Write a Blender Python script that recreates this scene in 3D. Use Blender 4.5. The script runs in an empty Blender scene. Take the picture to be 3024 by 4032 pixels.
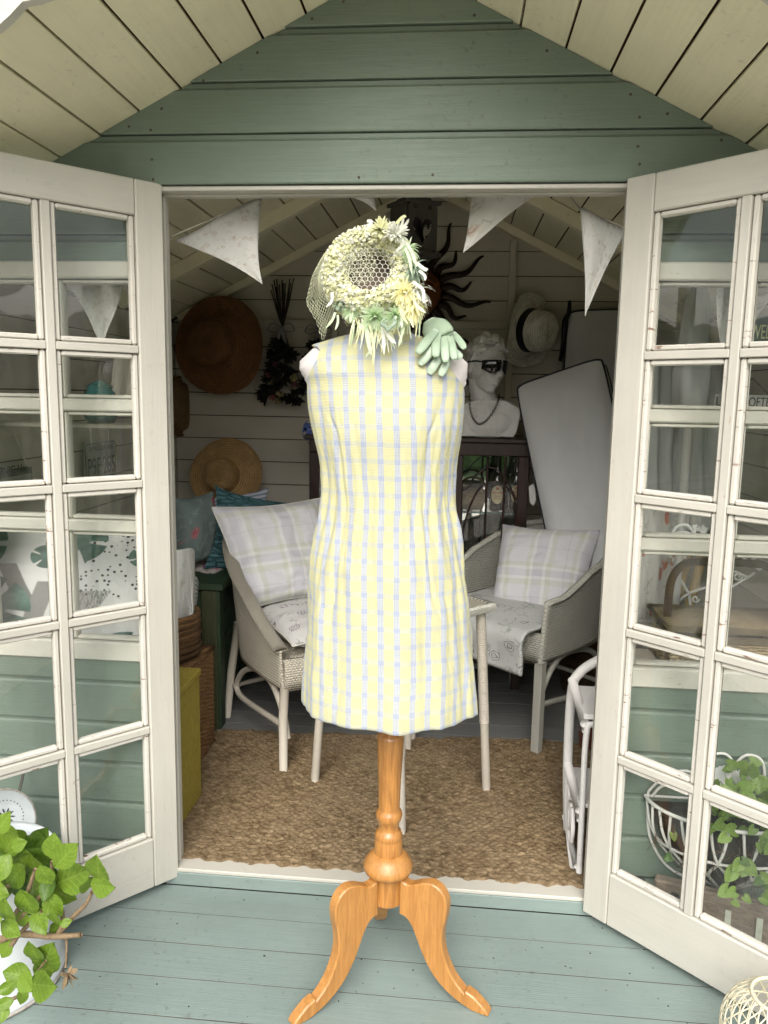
import bpy, bmesh, math, random
import numpy as np
from mathutils import Vector, Matrix, noise as mnoise
random.seed(7)
RNG = np.random.default_rng(11)
pi = math.pi
scene = bpy.context.scene
COL = scene.collection

# ------------------------------------------------------------------ camera
F, PCX, PCY, EYE = 3050.0, 1512.0, 2016.0, np.array([0.0, 0.0, 1.38])
def nrm(v):
    v = np.array(v, float)
    return v / np.linalg.norm(v)
_dY = nrm([288, -456, F]); _dn = nrm([-374, 20874, F]); _dn = nrm(_dn - _dY * _dn.dot(_dY)); _dX = np.cross(_dn, _dY)
ROT = np.stack([_dX, _dY, -_dn])
cam_d = bpy.data.cameras.new('camera'); cam = bpy.data.objects.new('camera', cam_d); COL.objects.link(cam)
cam_d.sensor_fit = 'VERTICAL'; cam_d.sensor_height = 24.0; cam_d.lens = F / 4032 * 24.0
cam_d.clip_start = 0.02; cam_d.clip_end = 600
_m = Matrix.Identity(4)
for i in range(3):
    _m[i][0], _m[i][1], _m[i][2], _m[i][3] = ROT[i][0], -ROT[i][1], -ROT[i][2], EYE[i]
cam.matrix_world = _m
scene.camera = cam
# measured points of the photograph -> real places on a known plane
def ray(px, py): return ROT @ np.array([px - PCX, py - PCY, F])
def PY(px, py, Y): d = ray(px, py); return EYE + d * (Y - EYE[1]) / d[1]
def PZ(px, py, Z): d = ray(px, py); return EYE + d * (Z - EYE[2]) / d[2]
def PXX(px, py, X): d = ray(px, py); return EYE + d * (X - EYE[0]) / d[0]

# ------------------------------------------------------------------ world, sun, exposure
SUN_EL, SUN_AZ = 43.0, 180.0      # degrees; azimuth: direction the light comes from, clockwise from +Y
w = bpy.data.worlds.new('World'); scene.world = w; w.use_nodes = True
nt = w.node_tree; nt.nodes.clear()
_o = nt.nodes.new('ShaderNodeOutputWorld'); _b = nt.nodes.new('ShaderNodeBackground'); _s = nt.nodes.new('ShaderNodeTexSky')
_s.sky_type = 'NISHITA'; _s.sun_disc = False; _s.sun_elevation = math.radians(SUN_EL); _s.sun_rotation = math.radians(SUN_AZ)
_s.air_density = 1.0; _s.dust_density = 6.0; _s.ozone_density = 1.0
_h = nt.nodes.new('ShaderNodeHueSaturation'); _h.inputs['Saturation'].default_value = 0.48   # overcast: nearly white sky
nt.links.new(_s.outputs[0], _h.inputs['Color']); nt.links.new(_h.outputs[0], _b.inputs['Color'])
_b.inputs['Strength'].default_value = 0.15
nt.links.new(_b.outputs[0], _o.inputs[0])
sd = bpy.data.lights.new('sun', 'SUN'); sun = bpy.data.objects.new('sun', sd); COL.objects.link(sun)
sd.energy = 0.85; sd.angle = math.radians(60); sd.color = (1.0, 0.992, 0.972)
_az, _el = math.radians(SUN_AZ), math.radians(SUN_EL)
_to = Vector((math.sin(_az) * math.cos(_el), math.cos(_az) * math.cos(_el), math.sin(_el)))
sun.rotation_euler = _to.to_track_quat('Z', 'Y').to_euler(); sun.location = _to * 30
vs = scene.view_settings
vs.view_transform = 'Standard'; vs.look = 'None'; vs.exposure = 0.84; vs.gamma = 1.0; vs.use_curve_mapping = False
scene.cycles.max_bounces = 10; scene.cycles.diffuse_bounces = 5; scene.cycles.transparent_max_bounces = 24
scene.cycles.use_denoising = True

# ------------------------------------------------------------------ materials
def lin(r, g, b):
    f = lambda c: (c / 255 / 12.92) if c <= 10 else ((c / 255 + 0.055) / 1.055) ** 2.4
    return (f(r), f(g), f(b), 1.0)
class NT:
    def __init__(s, name):
        s.m = bpy.data.materials.new(name); s.m.use_nodes = True; s.t = s.m.node_tree; s.t.nodes.clear()
        s.out = s.n('ShaderNodeOutputMaterial'); s.p = s.n('ShaderNodeBsdfPrincipled'); s.l(s.p.outputs[0], s.out.inputs[0])
    def n(s, k, **kw):
        x = s.t.nodes.new(k)
        for a, v in kw.items(): setattr(x, a, v)
        return x
    def l(s, a, b): s.t.links.new(a, b)
    def set(s, x, inp, v):
        if hasattr(v, 'is_linked') or hasattr(v, 'links'): s.l(v, x.inputs[inp])
        else: x.inputs[inp].default_value = v
    def math(s, op, a, b=None, c=None):
        x = s.n('ShaderNodeMath', operation=op)
        s.set(x, 0, a)
        if b is not None: s.set(x, 1, b)
        if c is not None: s.set(x, 2, c)
        return x.outputs[0]
    def pos(s, scale=(1, 1, 1), kind='pos'):
        if kind == 'uv': o = s.n('ShaderNodeTexCoord').outputs['UV']
        elif kind == 'obj': o = s.n('ShaderNodeTexCoord').outputs['Object']
        else: o = s.n('ShaderNodeNewGeometry').outputs['Position']
        m = s.n('ShaderNodeMapping'); m.inputs['Scale'].default_value = scale; s.l(o, m.inputs[0]); return m.outputs[0]
    def noise(s, vec, scale=5, detail=4, rough=.55, dist=0):
        x = s.n('ShaderNodeTexNoise'); x.inputs['Scale'].default_value = scale; x.inputs['Detail'].default_value = detail
        x.inputs['Roughness'].default_value = rough; x.inputs['Distortion'].default_value = dist; s.l(vec, x.inputs['Vector']); return x.outputs['Fac']
    def voro(s, vec, scale=5, feature='F1', rnd=1.0):
        x = s.n('ShaderNodeTexVoronoi', feature=feature); x.inputs['Scale'].default_value = scale
        if 'Randomness' in x.inputs: x.inputs['Randomness'].default_value = rnd
        s.l(vec, x.inputs['Vector']); return x
    def ramp(s, fac, stops, mode='LINEAR'):
        r = s.n('ShaderNodeValToRGB'); r.color_ramp.interpolation = mode; e = r.color_ramp.elements
        while len(e) > 1: e.remove(e[-1])
        e[0].position, e[0].color = stops[0]
        for p, c in stops[1:]:
            k = e.new(p); k.color = c
        s.l(fac, r.inputs[0]); return r.outputs[0]
    def step(s, fac, lo, hi):
        r = s.n('ShaderNodeMapRange', clamp=True); r.inputs[1].default_value = lo; r.inputs[2].default_value = hi; s.l(fac, r.inputs[0]); return r.outputs[0]
    def mix(s, fac, a, b, mode='MIX'):
        x = s.n('ShaderNodeMix', data_type='RGBA', blend_type=mode)
        s.set(x, 0, fac); s.set(x, 6, a); s.set(x, 7, b); return x.outputs[2]
    def bump(s, h, strength=.3, dist=.01):
        b = s.n('ShaderNodeBump'); b.inputs['Strength'].default_value = strength; b.inputs['Distance'].default_value = dist
        s.l(h, b.inputs['Height']); s.l(b.outputs[0], s.p.inputs['Normal']); return b
    def base(s, c): s.set(s.p, 'Base Color', c)
    def rough(s, r): s.set(s.p, 'Roughness', r)
def sc(c, k): return (c[0] * k, c[1] * k, c[2] * k, 1.0)
MATS = {}
def paint(name, col, grain=(30, 30, 1.5), rough=.5, var=.16, chip=None, chip_col=None, bump=.25, dirt=0.0, dirt_col=None):
    """brushed paint on timber: streaky tone, fine grain relief, optional chips and dirt specks"""
    k = NT(name); v = k.pos(grain); g = k.noise(v, 4, 6, .6); b = k.noise(k.pos(), 2.2, 4)
    c = k.mix(k.step(b, .3, .7), sc(col, 1 - var), sc(col, 1 + var * .6))
    c = k.mix(k.math('MULTIPLY', k.step(g, .45, .75), .22), c, sc(col, .72))
    if chip:
        t = k.noise(k.pos((grain[0] * .35, grain[1] * .35, grain[2] * 2.2)), 5, 5, .7)
        c = k.mix(k.step(t, chip, chip + .035), c, chip_col)
    if dirt:
        d = k.noise(k.pos(), 55, 3, .6); d2 = k.noise(k.pos(), 1.7, 3)
        f = k.math('MULTIPLY', k.step(d, .60, .70), k.step(d2, .42, .7))
        c = k.mix(k.math('MULTIPLY', f, dirt), c, dirt_col or (.06, .045, .03, 1))
        c = k.mix(k.math('MULTIPLY', k.step(k.noise(k.pos(), 6, 5, .7), .52, .75), dirt * .5), c, sc(col, .68))
    c = k.mix(k.math('MULTIPLY', k.step(k.noise(k.pos((grain[0] * .12 + .6, grain[1] * .12 + .6, grain[2] * .12 + .6)), 3.1, 5, .65), .45, .8), .30), c, sc(col, .74))
    k.base(c); k.rough(k.step(k.math('MULTIPLY_ADD', g, .35, rough - .17), 0, 1)); k.p.inputs['Specular IOR Level'].default_value = .35
    k.bump(k.noise(k.pos(grain), 9, 5, .65), bump, .004)
    MATS[name] = k.m; return k.m
def plain(name, col, rough=.6, var=.15, scale=8, bump=0, bscale=60, spec=.4, metal=0, col2=None, coat=0, trans=0):
    k = NT(name); b = k.noise(k.pos(), scale, 5, .6)
    k.base(k.mix(k.step(b, .3, .7), sc(col, 1 - var), col2 or sc(col, 1 + var * .7)))
    k.rough(rough); k.p.inputs['Specular IOR Level'].default_value = spec; k.p.inputs['Metallic'].default_value = metal
    if coat: k.p.inputs['Coat Weight'].default_value = coat; k.p.inputs['Coat Roughness'].default_value = .15
    if bump: k.bump(k.noise(k.pos(), bscale, 5, .6), bump, .004)
    if trans:
        tr = k.n('ShaderNodeBsdfTranslucent'); tr.inputs[0].default_value = col; mx = k.n('ShaderNodeMixShader'); mx.inputs[0].default_value = trans
        k.l(k.p.outputs[0], mx.inputs[1]); k.l(tr.outputs[0], mx.inputs[2]); k.l(mx.outputs[0], k.out.inputs[0])
    MATS[name] = k.m; return k.m

SAGE = (.150, .196, .152, 1); SAGE_DECK = (.222, .283, .262, 1); CREAM = (.70, .655, .52, 1); CREAM_DOOR = (.525, .510, .450, 1)
RUST = (.10, .035, .015, 1)
paint('cladding', SAGE, (1.2, 30, 30), .40, .14, .69, sc(SAGE, .5), .25, .5)
paint('deck', SAGE_DECK, (1.0, 34, 34), .48, .13, .69, (.13, .15, .13, 1), .35, .6)
paint('inner_floor', (.19, .195, .19, 1), (1.0, 30, 30), .5, .15, .70, (.07, .06, .05, 1), .3, .6)
paint('soffit', (.78, .735, .535, 1), (30, 1.2, 30), .55, .09, .735, (.25, .17, .10, 1), .2, .3)
paint('lining', (.50, .465, .385, 1), (1.0, 30, 30), .6, .12, .72, (.10, .06, .03, 1), .2, .2)
paint('lining_side', (.50, .465, .385, 1), (30, 1.0, 30), .6, .12, .72, (.10, .06, .03, 1), .2, .2)
paint('cream_v', CREAM_DOOR, (34, 34, 1.1), .42, .09, .675, (.33, .27, .20, 1), .22, .25, (.22, .19, .15, 1))
paint('cream_h', CREAM_DOOR, (1.1, 1.1, 34), .42, .09, .675, (.33, .27, .20, 1), .22, .3, (.22, .19, .15, 1))
paint('bead', (.58, .56, .50, 1), (9, 9, 9), .45, .12, .625, (.17, .085, .05, 1), .3, .25, (.3, .2, .18, 1))
paint('window_paint', (.54, .53, .455, 1), (9, 9, 9), .5, .09, .68, (.2, .15, .1, 1), .2, .2)
plain('gap', (.055, .022, .012, 1), .9, .4, 14)
plain('felt', (.05, .055, .05, 1), .95, .2)
plain('screw', (.10, .085, .07, 1), .5, .3, 200, metal=.6)
def glass(name, tint=(.985, .992, .988, 1), boost=1.0, smear=.04):
    k = NT(name); t = k.t
    tr = k.n('ShaderNodeBsdfTransparent'); tr.inputs[0].default_value = tint
    gl = k.n('ShaderNodeBsdfGlossy'); gl.inputs['Roughness'].default_value = .015
    lw = k.n('ShaderNodeLayerWeight'); lw.inputs[0].default_value = .5; fz = k.math('MULTIPLY_ADD', k.math('POWER', lw.outputs['Facing'], 5.0), .90, .038)
    mx = k.n('ShaderNodeMixShader'); k.l(k.math('MULTIPLY', fz, boost), mx.inputs[0]); k.l(tr.outputs[0], mx.inputs[1]); k.l(gl.outputs[0], mx.inputs[2])
    df = k.n('ShaderNodeBsdfDiffuse'); df.inputs[0].default_value = (.75, .77, .74, 1)
    d = k.noise(k.pos((1, 1, .35)), 14, 6, .7); m2 = k.n('ShaderNodeMixShader')
    k.l(k.math('MULTIPLY', k.step(d, .45, .85), smear), m2.inputs[0]); k.l(mx.outputs[0], m2.inputs[1]); k.l(df.outputs[0], m2.inputs[2])
    k.l(m2.outputs[0], k.out.inputs[0])
    bp = k.n('ShaderNodeBump'); bp.inputs['Strength'].default_value = .02; bp.inputs['Distance'].default_value = .02
    k.l(k.noise(k.pos(), 5, 1), bp.inputs['Height']); k.l(bp.outputs[0], gl.inputs['Normal'])
    MATS[name] = k.m; return k.m
glass('door_glass', smear=.035); glass('window_glass', smear=.03); glass('cabinet_glass', smear=.02)

# ------------------------------------------------------------------ mesh building
WLOC = {}
class MB:
    def __init__(s): s.v = []; s.f = []; s.uv = {}; s.nv = 0
    def add(s, V, Fc, UV=None):
        o = s.nv; V = np.asarray(V, float).reshape(-1, 3); s.v.append(V); s.f += [tuple(i + o for i in f) for f in Fc]; s.nv += len(V)
        if UV is not None:
            for i, t in enumerate(UV): s.uv[o + i] = t
        return s
    def box(s, lo, hi):
        x0, y0, z0 = lo; x1, y1, z1 = hi
        return s.add([(x0, y0, z0), (x1, y0, z0), (x1, y1, z0), (x0, y1, z0), (x0, y0, z1), (x1, y0, z1), (x1, y1, z1), (x0, y1, z1)],
                     [(0, 3, 2, 1), (4, 5, 6, 7), (0, 1, 5, 4), (1, 2, 6, 5), (2, 3, 7, 6), (3, 0, 4, 7)])
    def obox(s, c, ax, ay, az, ch=0.0):
        """oriented box, half-axis vectors, optional chamfer"""
        c, ax, ay, az = (np.array(q, float) for q in (c, ax, ay, az)); L = [np.linalg.norm(a) for a in (ax, ay, az)]
        if ch <= 0:
            V = [c + i * ax + j * ay + k * az for k in (-1, 1) for (i, j) in ((-1, -1), (1, -1), (1, 1), (-1, 1))]
            return s.add(V, [(0, 3, 2, 1), (4, 5, 6, 7), (0, 1, 5, 4), (1, 2, 6, 5), (2, 3, 7, 6), (3, 0, 4, 7)])
        V = []; key = {}
        r = [1 - min(.49, ch / max(l, 1e-9)) for l in L]
        for sx in (-1, 1):
            for sy in (-1, 1):
                for sz in (-1, 1):
                    for q in range(3):
                        e = [sx * r[0], sy * r[1], sz * r[2]]; e[q] = (sx, sy, sz)[q]
                        key[(sx, sy, sz, q)] = len(V); V.append(c + e[0] * ax + e[1] * ay + e[2] * az)
        K = lambda x, y, z, q: key[(x, y, z, q)]
        Fc = []
        for sg in (-1, 1):
            a = [K(sg, -1, -1, 0), K(sg, 1, -1, 0), K(sg, 1, 1, 0), K(sg, -1, 1, 0)]; Fc.append(a if sg > 0 else a[::-1])
            a = [K(-1, sg, -1, 1), K(-1, sg, 1, 1), K(1, sg, 1, 1), K(1, sg, -1, 1)]; Fc.append(a if sg > 0 else a[::-1])
            a = [K(-1, -1, sg, 2), K(1, -1, sg, 2), K(1, 1, sg, 2), K(-1, 1, sg, 2)]; Fc.append(a if sg > 0 else a[::-1])
        for x in (-1, 1):
            for y in (-1, 1):
                Fc.append([K(x, y, -1, 0), K(x, y, -1, 1), K(x, y, 1, 1), K(x, y, 1, 0)][::(1 if x * y > 0 else -1)])
                Fc.append([K(x, -1, y, 0), K(x, 1, y, 0), K(x, 1, y, 2), K(x, -1, y, 2)][::(1 if x * y < 0 else -1)][::-1])
                Fc.append([K(-1, x, y, 1), K(1, x, y, 1), K(1, x, y, 2), K(-1, x, y, 2)][::(1 if x * y > 0 else -1)][::-1])
        for x in (-1, 1):
            for y in (-1, 1):
                for z in (-1, 1):
                    a = [K(x, y, z, 0), K(x, y, z, 1), K(x, y, z, 2)]; Fc.append(a if x * y * z > 0 else a[::-1])
        return s.add(V, Fc)
    def grid(s, P, closed_u=False, closed_v=False, UV=None):
        """P[nu][nv][3]"""
        P = np.asarray(P, float); nu, nv = P.shape[:2]; Fc = []
        for i in range(nu if closed_u else nu - 1):
            for j in range(nv if closed_v else nv - 1):
                a, b = i, (i + 1) % nu; c, d = j, (j + 1) % nv
                Fc.append((a * nv + c, b * nv + c, b * nv + d, a * nv + d))
        return s.add(P.reshape(-1, 3), Fc, None if UV is None else np.asarray(UV, float).reshape(-1, 2))
    def tube(s, path, r, n=8, closed=False, cap=True, flat=None, up=None):
        """sweep along path; r a number or list; flat=(a,b) ellipse factors"""
        p = np.asarray(path, float); m = len(p); r = np.full(m, r) if np.isscalar(r) else np.asarray(r, float)
        T = np.gradient(p, axis=0) if not closed else (np.roll(p, -1, 0) - np.roll(p, 1, 0))
        T /= np.linalg.norm(T, axis=1)[:, None] + 1e-12
        ref = np.array(up, float) if up is not None else (np.array([0, 0, 1.0]) if abs(T[0][2]) < .9 else np.array([1.0, 0, 0]))
        G = np.zeros((m, n, 3)); N = None; UV = np.zeros((m, n, 2)); Ls = np.concatenate([[0], np.cumsum(np.linalg.norm(np.diff(p, axis=0), axis=1))])
        for i in range(m):
            if N is None or up is not None:
                N = np.cross(T[i], ref); N /= np.linalg.norm(N) + 1e-12
            else:
                N = N - T[i] * N.dot(T[i]); N /= np.linalg.norm(N) + 1e-12
            B = np.cross(T[i], N); fa, fb = flat or (1, 1)
            for j in range(n):
                a = 2 * pi * j / n; G[i, j] = p[i] + r[i] * (fa * math.cos(a) * N + fb * math.sin(a) * B); UV[i, j] = (Ls[i], j / n)
        o = s.nv; s.grid(G, closed_u=closed, closed_v=True, UV=UV)
        if cap and not closed: s.f += [tuple(o + j for j in range(n))[::-1], tuple(o + (m - 1) * n + j for j in range(n))]
        return s
    def lathe(s, prof, c=(0, 0, 0), n=24, axis=None, xdir=None, arc=None):
        """prof: list of (r, h) along axis"""
        c = np.array(c, float); A = nrm(axis) if axis is not None else np.array([0, 0, 1.0])
        X = np.cross(A, [0, 1, 0] if abs(A[1]) < .9 else [1, 0, 0]) if xdir is None else np.array(xdir, float); X = nrm(X - A * A.dot(X)); Yv = np.cross(A, X)
        P = [[c + A * h + r * (math.cos(2 * pi * j / n) * X + math.sin(2 * pi * j / n) * Yv) for (r, h) in prof] for j in range(n)]
        Ls = np.concatenate([[0], np.cumsum([math.hypot(prof[i + 1][0] - prof[i][0], prof[i + 1][1] - prof[i][1]) for i in range(len(prof) - 1)])])
        UV = [[(j / n, Ls[i]) for i in range(len(prof))] for j in range(n)]
        return s.grid(np.array(P), closed_u=True, UV=np.array(UV))
    def prism(s, poly, o, ux, uy, thick):
        """extrude 2D polygon (list of (a,b)) placed at o + a*ux + b*uy by vector thick"""
        o, ux, uy, th = (np.array(q, float) for q in (o, ux, uy, thick)); n = len(poly)
        V = [o + a * ux + b * uy for a, b in poly] + [o + a * ux + b * uy + th for a, b in poly]
        Fc = [tuple(range(n))[::-1], tuple(range(n, 2 * n))] + [(i, (i + 1) % n, n + (i + 1) % n, n + i) for i in range(n)]
        return s.add(V, Fc)
    def ball(s, c, r, nu=12, nv=8):
        r = np.array([r, r, r] if np.isscalar(r) else r, float); c = np.array(c, float)
        P = [[c + r * np.array([math.cos(2 * pi * j / nu) * math.sin(pi * i / nv), math.sin(2 * pi * j / nu) * math.sin(pi * i / nv), -math.cos(pi * i / nv)]) for i in range(nv + 1)] for j in range(nu)]
        return s.grid(np.array(P), closed_u=True)
    def verts(s): return np.concatenate(s.v) if s.v else np.zeros((0, 3))
    def jitter(s, a, scale=20):
        for V in s.v:
            for q in V:
                n = mnoise.noise_vector(Vector(q * scale)); q += np.array(n) * a
        return s
def mesh_from(name, V, Fc, uv, smooth):
    me = bpy.data.meshes.new(name); me.from_pydata([tuple(v) for v in V], [], Fc); me.validate(verbose=False)
    if uv:
        L = me.uv_layers.new(name='UVMap'); vi = np.zeros(len(me.loops), int); me.loops.foreach_get('vertex_index', vi)
        A = np.zeros((len(V), 2))
        for i, t in uv.items(): A[i] = t
        L.data.foreach_set('uv', A[vi].ravel())
    if smooth: me.polygons.foreach_set('use_smooth', [True] * len(me.polygons))
    me.update(); return me
def M(m): return MATS[m] if isinstance(m, str) else m
def add(name, mb, mat, parent=None, smooth=False, loc=None, label=None, cat=None, group=None, kind=None, mods=()):
    V = mb.verts()
    if loc is None:
        if parent is not None: loc = WLOC[parent.name]
        else: lo, hi = V.min(0), V.max(0); loc = np.array([(lo[0] + hi[0]) / 2, (lo[1] + hi[1]) / 2, lo[2]])
    loc = np.array(loc, float); me = mesh_from(name, V - loc, mb.f, mb.uv, smooth)
    if mat is not None: me.materials.append(M(mat))
    o = bpy.data.objects.new(name, me); COL.objects.link(o); put(o, parent, loc); tag(o, label, cat, group, kind)
    for k, kw in mods:
        md = o.modifiers.new(k.lower(), k)
        for a, v in kw.items(): setattr(md, a, v)
    return o
def put(o, parent, loc):
    loc = np.array(loc, float)
    if parent is not None: o.parent = parent; o.location = loc - WLOC[parent.name]
    else: o.location = loc
    WLOC[o.name] = loc
def tag(o, label=None, cat=None, group=None, kind=None):
    if label: o['label'] = label
    if cat: o['category'] = cat
    if group: o['group'] = group
    if kind: o['kind'] = kind
def empty(name, loc, label=None, cat=None, group=None, kind=None, parent=None):
    o = bpy.data.objects.new(name, None); o.empty_display_size = .05; COL.objects.link(o); put(o, parent, loc); tag(o, label, cat, group, kind); return o
def share(name, me, parent, loc, rot=None, scale=None):
    o = bpy.data.objects.new(name, me); COL.objects.link(o); put(o, parent, loc)
    if rot is not None: o.rotation_mode = 'QUATERNION'; o.rotation_quaternion = rot
    if scale is not None: o.scale = scale
    return o
def text(name, body, size, o, ux, uy, mat, parent, width=None, ext=.0004, spacing=1.0, font_align='LEFT', shear=0):
    """flat lettering: baseline-left at o, running along ux, rising along uy"""
    cu = bpy.data.curves.new(name, 'FONT'); cu.body = body; cu.size = size; cu.extrude = ext; cu.align_x = font_align; cu.space_character = spacing; cu.shear = shear
    tmp = bpy.data.objects.new(name, cu); COL.objects.link(tmp); bpy.context.view_layer.update()
    me = bpy.data.meshes.new_from_object(tmp.evaluated_get(bpy.context.evaluated_depsgraph_get())); bpy.data.objects.remove(tmp); me.materials.clear(); me.materials.append(M(mat)); ob = bpy.data.objects.new(name, me); COL.objects.link(ob)
    ux = nrm(ux); uy = np.array(uy, float); uy = nrm(uy - ux * ux.dot(uy)); uz = np.cross(ux, uy)
    k = 1.0
    if width:
        bpy.context.view_layer.update(); k = width / max(ob.dimensions[0], 1e-6)
    mtx = Matrix.Identity(4)
    for i in range(3): mtx[i][0], mtx[i][1], mtx[i][2] = ux[i] * k, uy[i], uz[i]
    loc = np.array(o, float); put(ob, parent, loc); L = Vector(ob.location); mtx.translation = L; ob.matrix_basis = mtx
    return ob
def arc(c, r, a0, a1, n, ux, uz):
    return [np.array(c) + r * (math.cos(a0 + (a1 - a0) * i / (n - 1)) * np.array(ux) + math.sin(a0 + (a1 - a0) * i / (n - 1)) * np.array(uz)) for i in range(n)]
def spline(pts, n=40):
    """Catmull-Rom through points"""
    p = np.asarray(pts, float); p = np.vstack([2 * p[0] - p[1], p, 2 * p[-1] - p[-2]]); m = len(p) - 3; out = []
    for k in range(n):
        t = k / (n - 1) * m; i = min(int(t), m - 1); u = t - i; a, b, c, d = p[i], p[i + 1], p[i + 2], p[i + 3]
        out.append(.5 * ((2 * b) + (-a + c) * u + (2 * a - 5 * b + 4 * c - d) * u * u + (-a + 3 * b - 3 * c + d) * u ** 3))
    return np.array(out)
def fbm(x, y, z=0.0, o=3): return mnoise.fractal(Vector((x, y, z)), 1.0, 2.0, o)
# ------------------------------------------------------------------ ground, deck, floor
Y0, YB, XL, XR, XC, ZA, SL = 1.96, 3.84, -1.42, 1.09, -.165, 2.37, .506
ZF = .045
def roofz(x): return ZA - SL * abs(x - XC)
def PR(px, py, sgn):
    d = ray(px, py); n = np.array([sgn * SL, 0, 1.0]); p0 = np.array([XC, 0, ZA]); return EYE + d * ((p0 - EYE) @ n) / (d @ n)
k = NT('grass_ground'); c = k.mix(k.step(k.noise(k.pos(), 3, 6, .7), .3, .7), (.045, .075, .018, 1), (.10, .14, .04, 1)); k.base(c); k.rough(.9)
k.bump(k.noise(k.pos(), 90, 4, .7), .8, .03); MATS['grass_ground'] = k.m
g = MB(); g.grid([[(x, y, -.18) for y in np.linspace(-120, 120, 9)] for x in np.linspace(-120, 120, 9)])
add('lawn', g, 'grass_ground', kind='structure')

k = NT('bounce_paving'); br = k.n('ShaderNodeTexBrick'); br.inputs['Scale'].default_value = 1.0; br.inputs['Brick Width'].default_value = .6; br.inputs['Row Height'].default_value = .6; br.inputs['Mortar Size'].default_value = .008; br.offset = 0
br.inputs['Color1'].default_value = (.50, .46, .38, 1); br.inputs['Color2'].default_value = (.58, .54, .46, 1); br.inputs['Mortar'].default_value = (.20, .18, .15, 1); k.l(k.pos(), br.inputs['Vector'])
k.base(k.mix(k.math('MULTIPLY', k.step(k.noise(k.pos(), 7, 5, .7), .4, .7), .35), br.outputs['Color'], (.40, .37, .31, 1))); k.rough(.85); k.bump(k.noise(k.pos(), 40, 5), .4, .01); MATS['bounce_paving'] = k.m
g = MB(); g.box((-4.2, -7.0, -.30), (3.9, .80, -.165)); add('bounce_patio', g, 'bounce_paving', kind='structure')  # pale slab added out of view, to bounce light up under the soffit
deck = MB(); deck.box((-1.9, .78, -.16), (1.6, Y0 - .012, -.0014)); deck = add('deck', deck, 'gap', kind='structure')
e = [PZ(1550, p, 0)[1] for p in (3921, 3783, 3656)]; pitch = (e[2] - e[0]) / 2; edges = [e[1] + pitch * i for i in range(-9, 4)]
edges = [q for q in edges if .8 < q < Y0 - .03] + [Y0 - .012]; edges = [.79] + edges
for a, b in zip(edges[:-1], edges[1:]):
    ln = MB(); ln.obox((-.15, (a + b) / 2, -.013), (1.75, 0, 0), (0, (b - a) / 2 - .0016, 0), (0, 0, .013 + random.uniform(-.0004, .0004)), 0)
    add('deck_board', ln, 'deck', deck)
# leaf litter and grit on the deck
fl = MB(); fl.box((XL, Y0 + .02, -.05), (XR, YB, ZF - .0016)); fl = add('floor', fl, 'gap', kind='structure')
y = Y0 + .03; wd = .118
while y < YB - .02:
    y1 = min(y + wd, YB - .01); b = MB(); b.obox((XC, (y + y1) / 2, ZF - .011), (1.24, 0, 0), (0, (y1 - y) / 2 - .0022, 0), (0, 0, .011 + random.uniform(0, .0005)), 0)
    add('floor_board', b, 'inner_floor', fl); y = y1

# ------------------------------------------------------------------ summerhouse
SH = empty('summerhouse', (XC, Y0, 0), 'sage green weatherboarded wooden summerhouse with cream gabled roof and doors standing open', 'summerhouse')
wall = MB()
hw = (ZA - 1.884) / SL
wall.prism([(XC - hw, 1.884), (XC + hw, 1.884), (XC, ZA)], (0, Y0, 0), (1, 0, 0), (0, 0, 1), (0, .03, 0))
WL, WR = (-1.278, -.792), (.432, .915); WZ = (.655, 1.70)
for (x0, x1), (a, b) in (((XL, -.7785), WL), ((.4185, XR), WR)):
    wall.box((x0, Y0, 0), (x1, Y0 + .03, WZ[0])); xi, xo = (x1, x0) if x0 < -1 else (x0, x1); sg = 1 if x0 < -1 else -1
    wall.prism([(xo, WZ[1]), (xi, WZ[1]), (xi, 1.882), (XC - sg * hw, 1.882), (xo, roofz(xo))], (0, Y0, 0), (1, 0, 0), (0, 0, 1), (0, .03, 0))
    if a - x0 > .02: wall.box((x0, Y0, WZ[0]), (a, Y0 + .03, WZ[1]))
    if x1 - b > .02: wall.box((b, Y0, WZ[0]), (x1, Y0 + .03, WZ[1]))
FW = add('front_wall', wall, 'gap', SH)
CP = .117
prof = [(0, .0010), (-.015, .0010), (-.0165, .004), (-.0165, .098), (-.010, .1015), (-.0075, .106), (-.0075, .1155), (0, .1155)]
def clad(z0, xl, xr, zmax=None, zmin=None):
    V = []; n = len(prof)
    for e_ in (0, 1):
        for (py, pz) in prof:
            z = z0 + pz
            if zmax is not None: z = min(z, zmax)
            if zmin is not None: z = max(z, zmin)
            x = (xl if e_ == 0 else xr); x = x(z) if callable(x) else x
            V.append((x, Y0 + py, z))
    Fc = [tuple(range(n)), tuple(range(n, 2 * n))[::-1]] + [(i, n + i, n + (i + 1) % n, (i + 1) % n) for i in range(n)]
    mb = MB(); mb.add(V, Fc); return mb
gl = lambda z: max(XL, XC - (ZA - z) / SL + .002); gr = lambda z: min(XR, XC + (ZA - z) / SL - .002)
z = 1.882
while z < ZA - .02:
    add('cladding_board', clad(z, gl, gr, zmax=ZA - .006), 'cladding', FW); z += CP
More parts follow.
